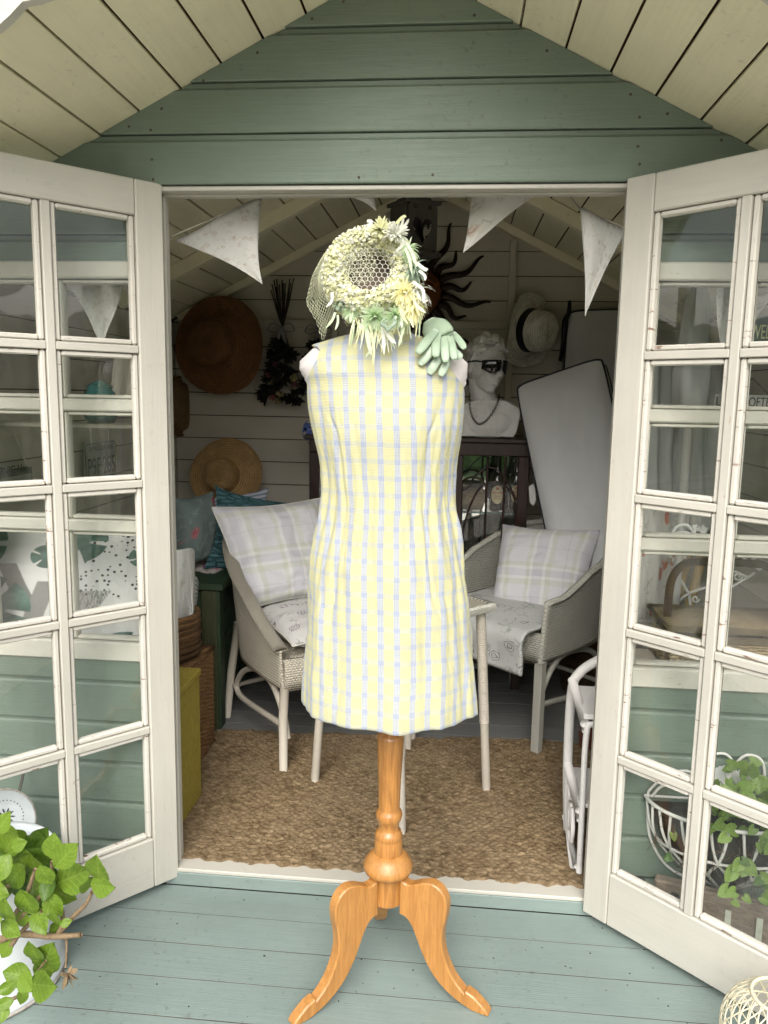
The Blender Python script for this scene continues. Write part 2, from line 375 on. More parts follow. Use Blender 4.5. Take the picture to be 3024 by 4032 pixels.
for (x0, x1), (a, b) in (((XL, -.7785), WL), ((.4185, XR), WR)):
    XA = (lambda zz, x0=x0: max(x0, gl(zz))); XB = (lambda zz, x1=x1: min(x1, gr(zz)))
    z = 1.882 - CP
    for i in range(17):
        lo, hi = z, z + CP
        if hi < .0: break
        if lo >= WZ[1] - 1e-6 or hi <= WZ[0]: add('cladding_board', clad(z, XA, XB, zmin=.001), 'cladding', FW)
        elif lo < WZ[1] < hi: add('cladding_board', clad(z, XA, XB, zmin=WZ[1] + .001), 'cladding', FW)
        elif lo < WZ[0] < hi: add('cladding_board', clad(z, x0, x1, zmax=WZ[0] - .001), 'cladding', FW)
        else:
            if a - x0 > .03: add('cladding_board', clad(z, x0, a), 'cladding', FW)
            if x1 - b > .03: add('cladding_board', clad(z, b, x1), 'cladding', FW)
        z -= CP
for x in (XL, XR):
    mb = MB(); mb.obox((x, Y0 - .006, roofz(x) / 2 - .02), (.032, 0, 0), (0, .022, 0), (0, 0, roofz(x) / 2 - .03), .003); add('corner_trim', mb, 'cream_v', SH)
# screw heads on the gable boards (their places on the wall)
for (px, py) in [(636, 428), (800, 318), (507, 498), (593, 512), (1228, 74), (1013, 208), (598, 628), (603, 706), (1413, 698), (1704, 688), (2153, 200), (2483, 372), (2518, 462), (2628, 448), (2512, 576), (2518, 646), (2840, 552), (1868, 60), (1352, 6)]:
    p = PY(px, py, Y0 - .0165); mb = MB(); mb.lathe([(0, -.0016), (.0018, -.0016), (.0034, -.0006), (.0034, .003)], p, 8, (0, 1, 0)); add('screw_head', mb, 'screw', SH, smooth=True)

# back and side walls with lining boards inside
bw = MB(); bw.prism([(XL, 0), (XR, 0), (XR, roofz(XR)), (XC, ZA), (XL, roofz(XL))], (0, YB, 0), (1, 0, 0), (0, 0, 1), (0, .03, 0)); BW = add('back_wall', bw, 'gap', SH)
LP = .1135; zl = PY(1000, 1638, YB)[2]; z = zl - LP * math.floor(zl / LP)
while z < ZA:
    z0, z1 = z + .0024, min(z + LP - .0024, ZA - .012)
    if z1 - z0 > .01:
        h = lambda zz: min(XR, XC + (ZA - zz) / SL) - XC
        mb = MB(); q = random.uniform(-.001, .001)
        mb.prism([(XC - h(z0), z0), (XC + h(z0), z0), (XC + h(z1), z1), (XC - h(z1), z1)], (0, YB - .012 + q, 0), (1, 0, 0), (0, 0, 1), (0, .012, 0)); add('lining_board', mb, 'lining', BW)
    z += LP
for x, sg in ((XL, 1), (XR, -1)):
    sw = MB(); sw.box((min(x, x - sg * .03), Y0 + .03, 0), (max(x, x - sg * .03), YB, roofz(x))); SW = add('side_wall', sw, 'gap', SH)
    z = zl - LP * math.floor(zl / LP)
    while z < roofz(x) - .03:
        mb = MB(); mb.box((min(x, x + sg * .012), Y0 + .032, z + .0024), (max(x, x + sg * .012), YB - .013, min(z + LP - .0024, roofz(x) - .005))); add('lining_board', mb, 'lining_side', SW); z += LP
# roof: tongue-and-groove boards front to back, seen under the overhang and inside
YF = 1.437; ct = math.cos(math.atan(SL)); st = math.sin(math.atan(SL))
for sg, first, step in ((-1, -.998, .1030), (1, .641, -.1045)):
    rp = MB(); xe = 1.36; off = .016
    rp.prism([(XC, ZA + off), (XC + sg * xe, ZA + off - SL * xe), (XC + sg * xe, ZA + off + .03 - SL * xe), (XC, ZA + off + .03)], (0, YF, 0), (1, 0, 0), (0, 0, 1), (0, YB - YF + .12, 0))
    RP = add('roof_panel', rp, 'gap', SH)
    xs = [first + step * i for i in range(-6, 14)]; xs = sorted([q for q in xs if (q - XC) * sg > .02 and abs(q - XC) < xe])
    xs = ([XC] + xs + [XC + xe]) if sg > 0 else ([XC - xe] + xs + [XC])
    for a, b in zip(xs[:-1], xs[1:]):
        if b - a < .01: continue
        m = (a + b) / 2; zz = roofz(m); hl = (b - a) / 2 / ct - .0030; up = np.array([sg * st, 0, ct]); al = np.array([ct, 0, -sg * st])
        q = random.uniform(-.0012, .0012); mb = MB(); mb.obox(np.array([m, (YF + YB) / 2, zz]) + up * (.0065 + q), al * hl, (0, (YB - YF) / 2 - .002, 0), up * .0065, .0012); add('roof_board', mb, 'soffit', RP)
    ft = MB(); ft.prism([(XC, ZA + off + .0315), (XC + sg * (xe + .02), ZA + off + .0315 - SL * (xe + .02)), (XC + sg * (xe + .02), ZA + off + .038 - SL * (xe + .02)), (XC, ZA + off + .038)], (0, YF - .03, 0), (1, 0, 0), (0, 0, 1), (0, YB - YF + .18, 0)); add('roofing_felt', ft, 'felt', RP)
    # bargeboard with a scalloped lower edge
    poly = []; nsc = 11
    for i in range(nsc):
        for t in (0, .2, .4, .6, .8):
            s_ = (i + t) / nsc * xe; poly.append((s_, -SL * s_ - .004 - .016 * abs(math.sin(pi * t))))
    poly.append((xe, -SL * xe - .004)); poly += [(xe, -SL * xe + .06), (0, .06)]
    bb = MB(); bb.prism([(sg * a, b) for a, b in poly], (XC, YF - .022, ZA), (1, 0, 0), (0, 0, 1), (0, .02, 0)); add('bargeboard', bb, 'cream_h', SH)
    # rafters and the batten along the back wall
    for yy, dp, th in ((YB - .034, .036, .020), (PR(1100, 820, -1)[1], .05, .022)):
        mb = MB(); L = 1.22 / ct / 2; m = XC + sg * .61; up = np.array([sg * st, 0, ct])
        mb.obox(np.array([m, yy, roofz(m)]) - up * (dp / 2 + .001), np.array([ct, 0, -sg * st]) * L, (0, th, 0), up * dp / 2, .002); add('rafter', mb, 'soffit', SH)
# studs and rail on the back wall
xs_ = PY(2013, 1200, YB - .03)[0]
for x in (xs_, XC - (xs_ - XC) - .03):
    mb = MB(); mb.obox((x, YB - .028, (.05 + roofz(x) - .05) / 2), (.016, 0, 0), (0, .015, 0), (0, 0, (roofz(x) - .12) / 2), .002); add('wall_stud', mb, 'lining', SH)
zr = PY(1130, 1273, YB - .02)[2]
mb = MB(); mb.obox((XC, YB - .021, zr), (1.22, 0, 0), (0, .008, 0), (0, 0, .018), .002); add('wall_rail', mb, 'lining', SH)

# door opening: jambs, head, threshold
for x, sg in ((-.766, 1), (.4065, -1)):
    mb = MB(); mb.obox((x, 1.984, .955), (.0115, 0, 0), (0, .028, 0), (0, 0, .912), .003); mb.obox((x + sg * .0145, 2.000, .955), (.003, 0, 0), (0, .012, 0), (0, 0, .911), .001); add('door_jamb', mb, 'cream_v', SH)
mb = MB(); mb.obox((-.180, 1.984, 1.8755), (.585, 0, 0), (0, .030, 0), (0, 0, .0055), .002); mb.obox((-.180, 2.000, 1.8675), (.572, 0, 0), (0, .013, 0), (0, 0, .0025), .001); add('door_head', mb, 'cream_h', SH)
mb = MB(); mb.obox((-.180, 1.977, .0445), (.572, 0, 0), (0, .028, 0), (0, 0, .0055), .002); add('threshold', mb, 'cream_h', SH)
mb = MB(); mb.obox((-.180, 1.9535, .0195), (.60, 0, 0), (0, .006, 0), (0, 0, .0190), .002); add('riser', mb, 'deck', SH)

# windows either side: casing with moulded edge, 2 x 3 panes
for (x0, x1) in (WL, WR):
    W_ = empty('window', ((x0 + x1) / 2, Y0, WZ[0]), parent=SH); z0, z1 = WZ
    fr = MB()
    cw = .042
    def bar(a, b, c, d, w0, w1, ch=.004): fr.obox(((a + b) / 2, Y0 + (w0 + w1) / 2, (c + d) / 2), ((b - a) / 2, 0, 0), (0, (w1 - w0) / 2, 0), (0, 0, (d - c) / 2), ch)
    bar(x0 - .012, x0 + cw - .012, z0, z1, -.026, .03); bar(x1 - cw + .012, x1 + .012, z0, z1, -.026, .03)
    bar(x0 + cw - .012, x1 - cw + .012, z1 - cw, z1, -.0255, .03); bar(x0 + cw - .012, x1 - cw + .012, z0, z0 + cw + .01, -.0255, .03)
    add('window_frame', fr, 'window_paint', W_)
    xa, xb, za, zb = x0 + cw - .012, x1 - cw + .012, z0 + cw + .01, z1 - cw
    xm = (xa + xb) / 2
    zs = [za, za + (zb - za) / 3, za + 2 * (zb - za) / 3, zb]
    fr = MB(); bar(xm - .013, xm + .013, za, zb, -.020, .024); add('glazing_bar', fr, 'window_paint', W_)
    for zz in zs[1:3]:
        fr = MB(); bar(xa, xm - .0135, zz - .016, zz + .016, -.019, .024); bar(xm + .0135, xb, zz - .016, zz + .016, -.019, .024); add('glazing_bar', fr, 'window_paint', W_)
    for i in range(3):
        for a, b in ((xa, xm - .013), (xm + .013, xb)):
            c_ = zs[i] + (.016 if i else 0); d_ = zs[i + 1] - (.016 if i < 2 else 0)
            fr = MB(); t = .011
            for (p, q, r_, s_) in ((a + .001, a + t, c_ + .001, d_ - .001), (b - t, b - .001, c_ + .001, d_ - .001), (a + t, b - t, c_ + .001, c_ + t), (a + t, b - t, d_ - t, d_ - .001)): bar(p, q, r_, s_, -.010, .02, .005)
            add('moulding', fr, 'window_paint', W_)
            fr = MB(); fr.box((a + .002, Y0 + .004, c_ + .002), (b - .002, Y0 + .007, d_ - .002)); add('pane', fr, 'window_glass', W_)

# doors: stiles, rails, glazing bars, beads, 2 x 5 panes, hung open outwards
ROWS = [(1.802, 1.500), (1.462, 1.166), (1.124, .832), (.792, .500), (.460, .166)]
def make_door(hx, hy, ang, seed):
    rnd = random.Random(seed)
    d = np.array([math.cos(math.radians(ang)), math.sin(math.radians(ang)), 0]); n = np.array([d[1], -d[0], 0])
    if n[1] > 0: n = -n
    D = empty('door', (hx, hy, .02), parent=SH); H = np.array([hx, hy, 0]); Zv = np.array([0, 0, 1.0])
    W, ZT, ZBm, S = .566, 1.886, .022, .071
    def bx(mb, u0, u1, w0, w1, z0, z1, ch=.003): return mb.obox(H + d * (u0 + u1) / 2 + n * (w0 + w1) / 2 + Zv * (z0 + z1) / 2, d * (u1 - u0) / 2, n * (w1 - w0) / 2, Zv * (z1 - z0) / 2, ch)
    for u0, u1 in ((0, S), (W - S, W)): add('stile', bx(MB(), u0, u1, -.042, 0, ZBm, ZT), 'cream_v', D)
    add('rail', bx(MB(), S + .0006, W - S - .0006, -.042, -.0012, ROWS[0][0], ZT), 'cream_h', D); add('rail', bx(MB(), S + .0006, W - S - .0006, -.042, -.0012, ZBm, ROWS[4][1]), 'cream_h', D)
    c = W / 2; add('glazing_bar', bx(MB(), c - .0105, c + .0105, -.040, -.001, ROWS[4][1] + .001, ROWS[0][0] - .001, .002), 'cream_v', D)
    rb = MB(); bx(rb, c - .022, c + .022, -.034, -.017, ROWS[4][1], ROWS[0][0], 0)
    for i in range(4):
        zm = (ROWS[i][1] + ROWS[i + 1][0]) / 2
        for u0, u1 in ((S + .001, c - .011), (c + .011, W - S - .001)): add('glazing_bar', bx(MB(), u0, u1, -.040, -.0018, zm - .0095, zm + .0095, .002), 'cream_h', D)
        bx(rb, S, c - .0225, -.034, -.0172, zm - .0175, zm + .0175, 0); bx(rb, c + .0225, W - S, -.034, -.0172, zm - .0175, zm + .0175, 0)
    add('rebate', rb, 'gap', D)
    t = .0125
    for i, (z1, z0) in enumerate(ROWS):
        zlo = z0 + .001 if i == 4 else (ROWS[i][1] + ROWS[i + 1][0]) / 2 + .0108
        zhi = z1 - .001 if i == 0 else (ROWS[i - 1][1] + ROWS[i][0]) / 2 - .0108
        for a, b in ((S + .001, c - .0118), (c + .0118, W - S - .001)):
            for k_, (u0, u1, p, q) in enumerate(((a, a + t, zlo, zhi), (b - t, b, zlo, zhi), (a + t + .0006, b - t - .0006, zhi - t, zhi), (a + t + .0006, b - t - .0006, zlo, zlo + t))):
                j = rnd.uniform(-.0008, .0008); add('bead', bx(MB(), u0, u1, -.030, -.0075 + j, p, q, .0045), 'bead', D)
            add('pane', bx(MB(), a + .003, b - .003, -.024, -.021, zlo + .003, zhi - .003, 0), 'door_glass', D)
    for zz in (.35, 1.0, 1.62):
        mb = MB(); mb.tube([H + n * -.046 + Zv * (zz - .035), H + n * -.046 + Zv * (zz + .035)], .006, 8); add('hinge', mb, 'screw', D, smooth=True)
    mb = MB(); bx(mb, W - .012, W + .004, -.016, -.010, .9, 1.05, .001); add('lock_plate', mb, 'screw', D)
    return D
make_door(-.741, 1.952, 226.5, 1); make_door(.376, 1.935, -43.0, 2)
# ------------------------------------------------------------------ dress stand (mannequin)
def wood(name, col, col2, rough=.35, coat=.4, grain=(26, 26, 2.0), kind='pos', red=.6):
    k = NT(name); v = k.pos(grain, kind); g = k.noise(v, 3, 6, .6, 1.2); f = k.noise(k.pos((grain[0] * 4, grain[1] * 4, grain[2] * 2), kind), 6, 3, .6)
    c = k.mix(k.step(g, .36, .64), col, col2); c = k.mix(k.math('MULTIPLY', k.step(f, .48, .7), .4), c, sc(col, .55)); c = k.mix(k.math('MULTIPLY', k.step(k.noise(k.pos(), 19, 5, .75), .62, .75), .5), c, sc(col, .45)); k.base(c)
    k.rough(rough); k.p.inputs['Coat Weight'].default_value = coat; k.p.inputs['Coat Roughness'].default_value = .12; k.bump(f, .06, .002)
    MATS[name] = k.m; return k.m
wood('honey_wood', (.31, .130, .027, 1), (.48, .220, .052, 1), .35, .35)
wood('pale_wood', (.38, .172, .042, 1), (.50, .240, .065, 1), .4, .2)
plain('torso_cloth', (.56, .53, .515, 1), .8, .06, 10, .25, 160)
MY = 1.676
MC = np.array([-.128, MY])
MAN = empty('dress_stand', (MC[0], MC[1], 0), 'white-bodied dressmaker mannequin on turned honey wood column with three curved legs', 'mannequin')
zc = lambda py: PY(1540, py, MY - .02)[2]
pr = [(.0005, zc(2840)), (.021, zc(2840)), (.021, zc(2895)), (.0295, zc(2903)), (.031, zc(2925)), (.0295, zc(2990)), (.0265, zc(3080)), (.0245, zc(3195)), (.025, zc(3203)), (.030, zc(3212)), (.0315, zc(3225)), (.0285, zc(3243)), (.0255, zc(3252)), (.0235, zc(3270)), (.024, zc(3282)), (.029, zc(3288)), (.032, zc(3302)), (.0325, zc(3312)), (.031, zc(3316)), (.0325, zc(3320)), (.033, zc(3362)), (.0335, zc(3375))]
def dens(p, m=3): return [(p[i][0] + (p[i + 1][0] - p[i][0]) * t / m, p[i][1] + (p[i + 1][1] - p[i][1]) * t / m) for i in range(len(p) - 1) for t in range(m)] + [p[-1]]
mb = MB(); mb.lathe(pr, (MC[0], MC[1], 0), 36); add('column', mb, 'honey_wood', MAN, smooth=True)
zf = zc(3375)
mb = MB(); mb.lathe([(.030, zf + .002), (.036, zf + .001), (.047, zf - .010), (.056, zf - .024), (.0585, zf - .033), (.056, zf - .042), (.048, zf - .047), (.035, zf - .048)], (MC[0], MC[1], 0), 40); add('collar', mb, 'pale_wood', MAN, smooth=True)
mb = MB(); mb.lathe([(.0005, zf - .0475), (.0385, zf - .0475), (.0385, zf - .118), (.036, zf - .121), (.0005, zf - .121)], (MC[0], MC[1], 0), 36); add('hub', mb, 'honey_wood', MAN, smooth=False)
zt = zf - .0475; k_ = zt / .232
leg = [(.037, .228), (.060, .222), (.090, .234), (.118, .240), (.142, .230), (.155, .207), (.154, .180), (.147, .150), (.146, .118), (.156, .085), (.176, .054), (.204, .031), (.207, .0365), (.226, .031), (.250, .016), (.262, .004), (.260, 0), (.222, 0), (.186, .010), (.156, .024), (.126, .046), (.103, .075), (.086, .105), (.070, .135), (.054, .150), (.037, .154)]
top = spline([(a, b, 0) for a, b in leg[:12]], 30)[:, :2].tolist() + [leg[12], leg[13]] + spline([(a, b, 0) for a, b in leg[13:17]], 8)[1:, :2].tolist()
bot = spline([(a, b, 0) for a, b in leg[17:]], 22)[:, :2].tolist()
outline = [(a, b * k_) for a, b in top + bot]
for toe in ((-.312, 1.512), (.090, 1.592), (-.172, 1.905)):
    d = nrm([toe[0] - MC[0], toe[1] - MC[1], 0]); n = np.array([-d[1], d[0], 0]); th = .014; mb = MB(); N = len(outline); ch = .003
    cen = np.mean(outline, axis=0); rings = []
    for off, ins in ((-th, ch), (-th + ch, 0), (th - ch, 0), (th, ch)):
        R_ = []
        for i, (a, b) in enumerate(outline):
            p, q = np.array(outline[i - 1]), np.array(outline[(i + 1) % N]); t = q - p; t = t / (np.linalg.norm(t) + 1e-9); nn = np.array([t[1], -t[0]]) * -1
            a2, b2 = np.array([a, b]) + nn * -ins * -1 if False else np.array([a, b]) + np.array([t[1], -t[0]]) * ins
            R_.append(np.array([MC[0], MC[1], 0]) + d * a2 + np.array([0, 0, max(b2, 0.0)]) + n * off)
        rings.append(R_)
    o = mb.nv; mb.grid(np.array(rings), closed_v=True); mb.f += [tuple(range(N)), tuple(range(3 * N, 4 * N))[::-1]]
    add('leg', mb, 'pale_wood', MAN)

# body shape shared by torso and dress: silhouette rows measured on the stand's own plane
SIL = [(2790, 1190, 1880), (2702, 1192, 1879), (2557, 1201, 1868), (2413, 1208, 1856), (2268, 1219, 1838), (2123, 1234, 1818), (2029, 1255, 1803), (1943, 1268, 1793), (1834, 1261, 1796), (1704, 1237, 1816), (1600, 1214, 1827), (1523, 1214, 1829)]
rows = []
for py, l, r in SIL:
    a, b = PY(l, py, MY), PY(r, py, MY); kf = float(np.interp(py, [1523, 1704, 1943, 2123, 2790], [.992, .985, .945, .968, .975])); rows.append((.5 * (a[2] + b[2]), .5 * (a[0] + b[0]), .5 * (b[0] - a[0]) * kf))
rows = np.array(rows); rows[0, 0] += .022; ZH, ZU = rows[0, 0], rows[-1, 0]
DEP = np.array([(ZH, .170), (.80, .146), (.95, .129), (1.02, .121), (1.14, .106), (1.22, .109), (1.30, .117), (1.345, .114), (1.40, .104), (1.50, .08)])
_zz = np.linspace(ZH - .2, 1.6, 400)
def _smooth(xp, fp, wdt):
    f = np.interp(_zz, xp, fp); k2 = np.exp(-np.linspace(-2, 2, wdt) ** 2); f2 = np.convolve(np.pad(f, wdt // 2, mode='edge'), k2 / k2.sum(), mode='valid'); return f2[:len(_zz)]
_o = np.argsort(rows[:, 0]); _bc = _smooth(rows[_o, 0], rows[_o, 1], 31); _bw = _smooth(rows[_o, 0], rows[_o, 2], 31); _bd = _smooth(DEP[:, 0], DEP[:, 1], 61)
zi = rows[:, 0]
def body(z): return np.interp(z, _zz, _bc), np.interp(z, _zz, _bw), np.interp(z, _zz, _bd)
SHX, SHW, ZS = -.160, .180, 1.515
def crest(x): q = abs(x - SHX) / SHW; return ZS - .046 * q ** 1.3 - .02 * max(0, q - .82) / .18
def ytop(x, t):
    """depth of the upper body in front of the mid plane, t from chest (0) to shoulder crest (1)"""
    c, hw, dp = body(ZU); w_ = hw + (SHW - hw) * min(1, t * 1.6); cx = c + (SHX - c) * min(1, t * 1.6); q = min(1, abs(x - cx) / (w_ + 1e-4))
    return dp * (1 - .12 * t) * max(0, 1 - q ** 2) ** .5 * (1 - t ** 2.6) ** .5
# torso
mb = MB(); NC = 48
for sg in (-1, 1):
    G = []
    for z in np.linspace(.80, ZU, 24):
        c, hw, dp = body(z); G.append([(c + .93 * hw * math.sin(s_ * pi / 2), MY + sg * .93 * dp * math.cos(s_ * pi / 2), z) for s_ in np.linspace(-1, 1, NC)])
    for t in np.linspace(0.04, 1, 22):
        row = []
        for s_ in np.linspace(-1, 1, NC):
            c, hw, dp = body(ZU); w_ = hw * .97 + (SHW - hw * .97) * min(1, t * 7); cx = c + (SHX - c) * min(1, t * 1.6)
            x = cx + w_ * math.sin(s_ * pi / 2); z = ZU + (crest(x) - ZU) * t; row.append((x, MY + sg * ytop(x, t) * (.93 + .05 * t), z))
        G.append(row)
    mb.grid(np.array(G))
add('torso', mb, 'torso_cloth', MAN, smooth=True)
mb = MB(); mb.lathe([(.060, 1.47), (.052, 1.50), (.047, 1.53), (.047, 1.57), (.040, 1.58), (.0005, 1.581)], (SHX, MY, 0), 24); add('neck', mb, 'torso_cloth', MAN, smooth=True)

# ------------------------------------------------------------------ dress
PIT = .0347
k = NT('plaid_cotton'); uv = k.pos((1, 1, 1), 'uv'); sep = k.n('ShaderNodeSeparateXYZ'); k.l(uv, sep.inputs[0])
def stripe(k, u, pitch, half, fine, sharp=.03):
    f = k.math('FRACT', k.math('MULTIPLY_ADD', u, 1 / pitch, 100.5)); d = k.math('ABSOLUTE', k.math('SUBTRACT', f, .5))
    band = k.math('SUBTRACT', 1.0, k.step(d, half - sharp, half + sharp))
    fi = k.math('FRACT', k.math('MULTIPLY_ADD', f, fine, .25)); fd = k.math('ABSOLUTE', k.math('SUBTRACT', fi, .5)); line = k.step(fd, .18, .34)
    return band, line
bu, lu = stripe(k, sep.outputs[0], PIT, .175, 11.4, .02); bv, lv = stripe(k, sep.outputs[1], PIT, .145, 13.8, .02)
yel = (.475, .460, .235, 1); white = (.48, .49, .475, 1); blue = (.255, .305, .455, 1)
rib = k.step(k.math('ABSOLUTE', k.math('SUBTRACT', k.math('FRACT', k.math('MULTIPLY', sep.outputs[1], 1 / .0031)), .5)), .12, .40)
c = k.mix(k.math('MULTIPLY', rib, .55), yel, (.485, .485, .375, 1))
ch = k.mix(k.math('MULTIPLY_ADD', lv, -.45, .95), white, (.33, .365, .36, 1)); c = k.mix(k.math('MULTIPLY', bv, .50), c, ch)
cv = k.mix(k.math('MULTIPLY_ADD', lu, -.55, .95), white, blue); c = k.mix(k.math('MULTIPLY', bu, .76), c, cv)
c = k.mix(k.math('MULTIPLY', k.math('MULTIPLY', bu, bv), k.math('MULTIPLY_ADD', lv, -.3, .42)), c, (.19, .25, .44, 1))
c = k.mix(k.math('MULTIPLY', k.step(k.noise(k.pos(), 7, 4), .5, .75), .10), c, (.46, .42, .18, 1))
k.base(c); k.rough(.85); k.p.inputs['Specular IOR Level'].default_value = .15; k.p.inputs['Sheen Weight'].default_value = .15
k.bump(k.math('ADD', k.math('MULTIPLY', rib, .5), k.noise(k.pos(), 45, 6, .65)), .35, .004); MATS['plaid_cotton'] = k.m
DRESS = empty('dress', (MC[0], MC[1], ZH), 'sleeveless yellow dress checked with pale blue stripes, worn by the mannequin', 'dress')
def armhole(t, hw):
    return np.interp(t, [0, .12, .25, .40, .60, .78, .90, 1.0], [hw, .163, .155, .144, .131, .126, .138, .152])
def dress_side(sg):
    G, UV = [], []; NCd = 121; S_ = np.linspace(-1, 1, NCd); NL, NU = 170, 60
    for ir in range(NL + NU):
        row = []
        if ir < NL:
            z = ZH + (ZU - ZH) * ir / (NL - 1); c, hw, dp = body(z); hf = max(0, (1.05 - z) / (1.05 - ZH))
            for s_ in S_:
                a = s_ * pi / 2; r = 1 + .0
                fold = .0035 * hf ** 1.5 * math.sin(6.0 * a + 1.2 + sg) + .0025 * hf ** 1.2 * math.sin(11.5 * a - .6) + .004 * hf * fbm(a * 5, z * 2, sg)
                wst = math.exp(-((z - 1.10) / .13) ** 2); side = max(0, abs(s_) - .35) / .65
                fold += wst * (.0060 * side * math.sin(24 * a + 14 * (z - 1.1) * np.sign(s_)) + .0045 * fbm(a * 9, z * 3.2, 3 + sg)); dr = math.exp(-((z - .93) / .17) ** 2); fold += dr * (.0040 * fbm(a * 2.2 + z * 4 * np.sign(s_), z * 9, 21) + .0026 * math.sin(9 * a + 30 * z * np.sign(s_)) * side)
                fold += .0034 * fbm(a * 4 + 7, z * 8, 1) + .0022 * fbm(a * 14, z * 5, 31) + .0016 * math.exp(-((z - 1.36) / .08) ** 2) * fbm(a * 7, z * 30, 5)
                fold *= min(1, (ZU - z) / .05) ; xs = abs(c + hw * math.sin(a) - c)
                if sg < 0:   # princess seams
                    sx = np.interp(z, [ZH, .95, 1.14, 1.30, 1.40], [.20, .105, .080, .092, .14]); fold -= .0045 * math.exp(-((xs - sx) / .0032) ** 2) * min(1, max(0, (z - .90) / .06))
                    fold += .0025 * math.exp(-((z - 1.31) / .05) ** 2) * math.exp(-((xs - .075) / .05) ** 2)
                x = c + (hw + fold + .001) * math.sin(a); y = MY + sg * (dp + fold) * math.cos(a) ** .92 if math.cos(a) > 1e-6 else MY
                zz = z - (.012 * (1 - abs(s_)) * (1 if ir == 0 else 0) if False else 0)
                zz += .003 * fbm(a * 3, 1.0, 9) * hf - (.004 if sg < 0 else 0) * hf ** 6 * (1 if abs(s_) < .9 else 0)
                row.append((x, y, zz))
        else:
            t = (ir - NL + 1) / NU; c, hw, dp = body(ZU)
            for s_ in S_:
                cx = c + (SHX - c) * min(1, t * 1.6); aw = armhole(t, hw); x = cx + aw * math.sin(s_ * pi / 2)
                z = ZU + (crest(x) - ZU) * t; z0 = z
                d = ytop(x, t) + .0045 * min(1, t * 4) + .0014 * fbm(x * 30, z * 30, 2) + .004 * (1 - t) * math.cos(s_ * pi / 2) * 0
                row.append((x, MY + sg * d, z + .004 * t))
        row = np.array(row); dl = np.concatenate([[0], np.cumsum(np.linalg.norm(np.diff(row, axis=0), axis=1))]); u = dl - dl[NCd // 2]
        G.append(row); VL = np.zeros(NCd) + ZH if not len(G) - 1 else VL + np.linalg.norm(G[-1] - G[-2], axis=1); UV.append(np.stack([u + .004, VL * .35 + row[:, 2] * .65 if ir < NL else VL * .35 + row[:, 2] * .65], 1))
    G = np.array(G); UV = np.array(UV)
    for it in range(30): G[NL - 16:NL + 12] = .5 * G[NL - 16:NL + 12] + .25 * (G[NL - 17:NL + 11] + G[NL - 15:NL + 13])
    return G, UV
for nm, sg in (('front_panel', -1), ('back_panel', 1)):
    G, UV = dress_side(sg); mb = MB(); mb.grid(G, UV=UV); add(nm, mb, 'plaid_cotton', DRESS, smooth=True, mods=[('SOLIDIFY', dict(thickness=.0016, offset=-1))])
# hem turned up, collar, shoulder straps
G, UV = dress_side(-1)
zb = G[:14, ::3]; hemb = MB(); hemb.grid(np.stack([zb[13] + (0, -.0006, 0), zb[13] + (0, -.0016, -.001), zb[12] + (0, -.0008, 0)]), UV=UV[11:14, ::3]); add('hem_stitch', hemb, 'plaid_cotton', DRESS, smooth=True)
mb = MB(); n = 40; G = []; UV = []
for z, r in ((1.485, .078), (1.497, .066), (1.515, .058), (1.54, .056), (1.555, .0575), (1.5545, .0545)):
    G.append([(SHX + r * math.cos(2 * pi * j / n), MY + r * .95 * math.sin(2 * pi * j / n), z - (.008 if r > .07 else 0)) for j in range(n)]); UV.append([(j / n * .36, z) for j in range(n)])
mb.grid(np.array(G), closed_v=True, UV=np.array(UV)); add('collar', mb, 'plaid_cotton', DRESS, smooth=True)

# ------------------------------------------------------------------ flowered hat on top of the stand
plain('petal_cream', (.54, .55, .27, 1), .7, .12, 40, trans=.06, col2=(.60, .60, .38, 1)); plain('petal_white', (.74, .75, .66, 1), .7, .05, 30, trans=.35)
plain('petal_yellow', (.92, .89, .56, 1), .7, .03, 25, trans=.5, col2=(.94, .92, .70, 1)); plain('petal_green', (.60, .76, .48, 1), .7, .12, 25, trans=.5, col2=(.84, .90, .74, 1))
plain('leaf_sage', (.30, .40, .29, 1), .7, .2, 25, trans=.15, col2=(.42, .52, .40, 1)); plain('hat_lining', (.17, .135, .105, 1), .9, .3, 30); plain('netting', (.62, .64, .44, 1), .8, .1); plain('netting_white', (.76, .77, .66, 1), .8, .1)
HC = PY(1452, 1062, 1.60); AX = nrm([-.02, -.90, .42]); HX = nrm(np.cross([0, 0, 1.0], AX)) ; HX = nrm(np.cross(AX, np.cross(HX, AX))); HY = np.cross(AX, HX)
if HY[2] < 0: HY = -HY
if HX[0] < 0: HX = -HX
HAT = empty('flower_hat', HC - np.array([0, 0, .1]), 'pale yellow ribbon petal hat with netting and trailing flowers, on the mannequin neck', 'hat')
def hp(a, b, w=0): return HC + HX * a + HY * b + AX * w
RA, RB = .071, .0745
core = MB(); G = []
for i in range(40):
    th = 2 * pi * i / 40; row = []
    for j in range(14):
        ph = 2 * pi * j / 14; rr = .019 * math.cos(ph); row.append(hp((RA + rr) * math.cos(th), (RB + rr) * math.sin(th), .030 * math.sin(ph) - .01))
    G.append(row)
core.grid(np.array(G), closed_u=True, closed_v=True); add('hat_ring', core, 'petal_cream', HAT, smooth=True)
body_ = MB(); body_.lathe([(.086, -.012), (.090, -.04), (.086, -.075), (.075, -.095), (.05, -.10), (.001, -.101)], HC, 32, AX, HX); add('hat_crown', body_, 'petal_cream', HAT, smooth=True)
def strip(mb, pts, wid, side):
    """flat ribbon along pts, width list, side vectors"""
    V = []
    for p, w_, s_ in zip(pts, wid, side): V += [p - s_ * w_, p + s_ * w_]
    mb.add(V, [(2 * i, 2 * i + 1, 2 * i + 3, 2 * i + 2) for i in range(len(pts) - 1)])
rb = [MB(), MB()]; rr_ = random.Random(5)
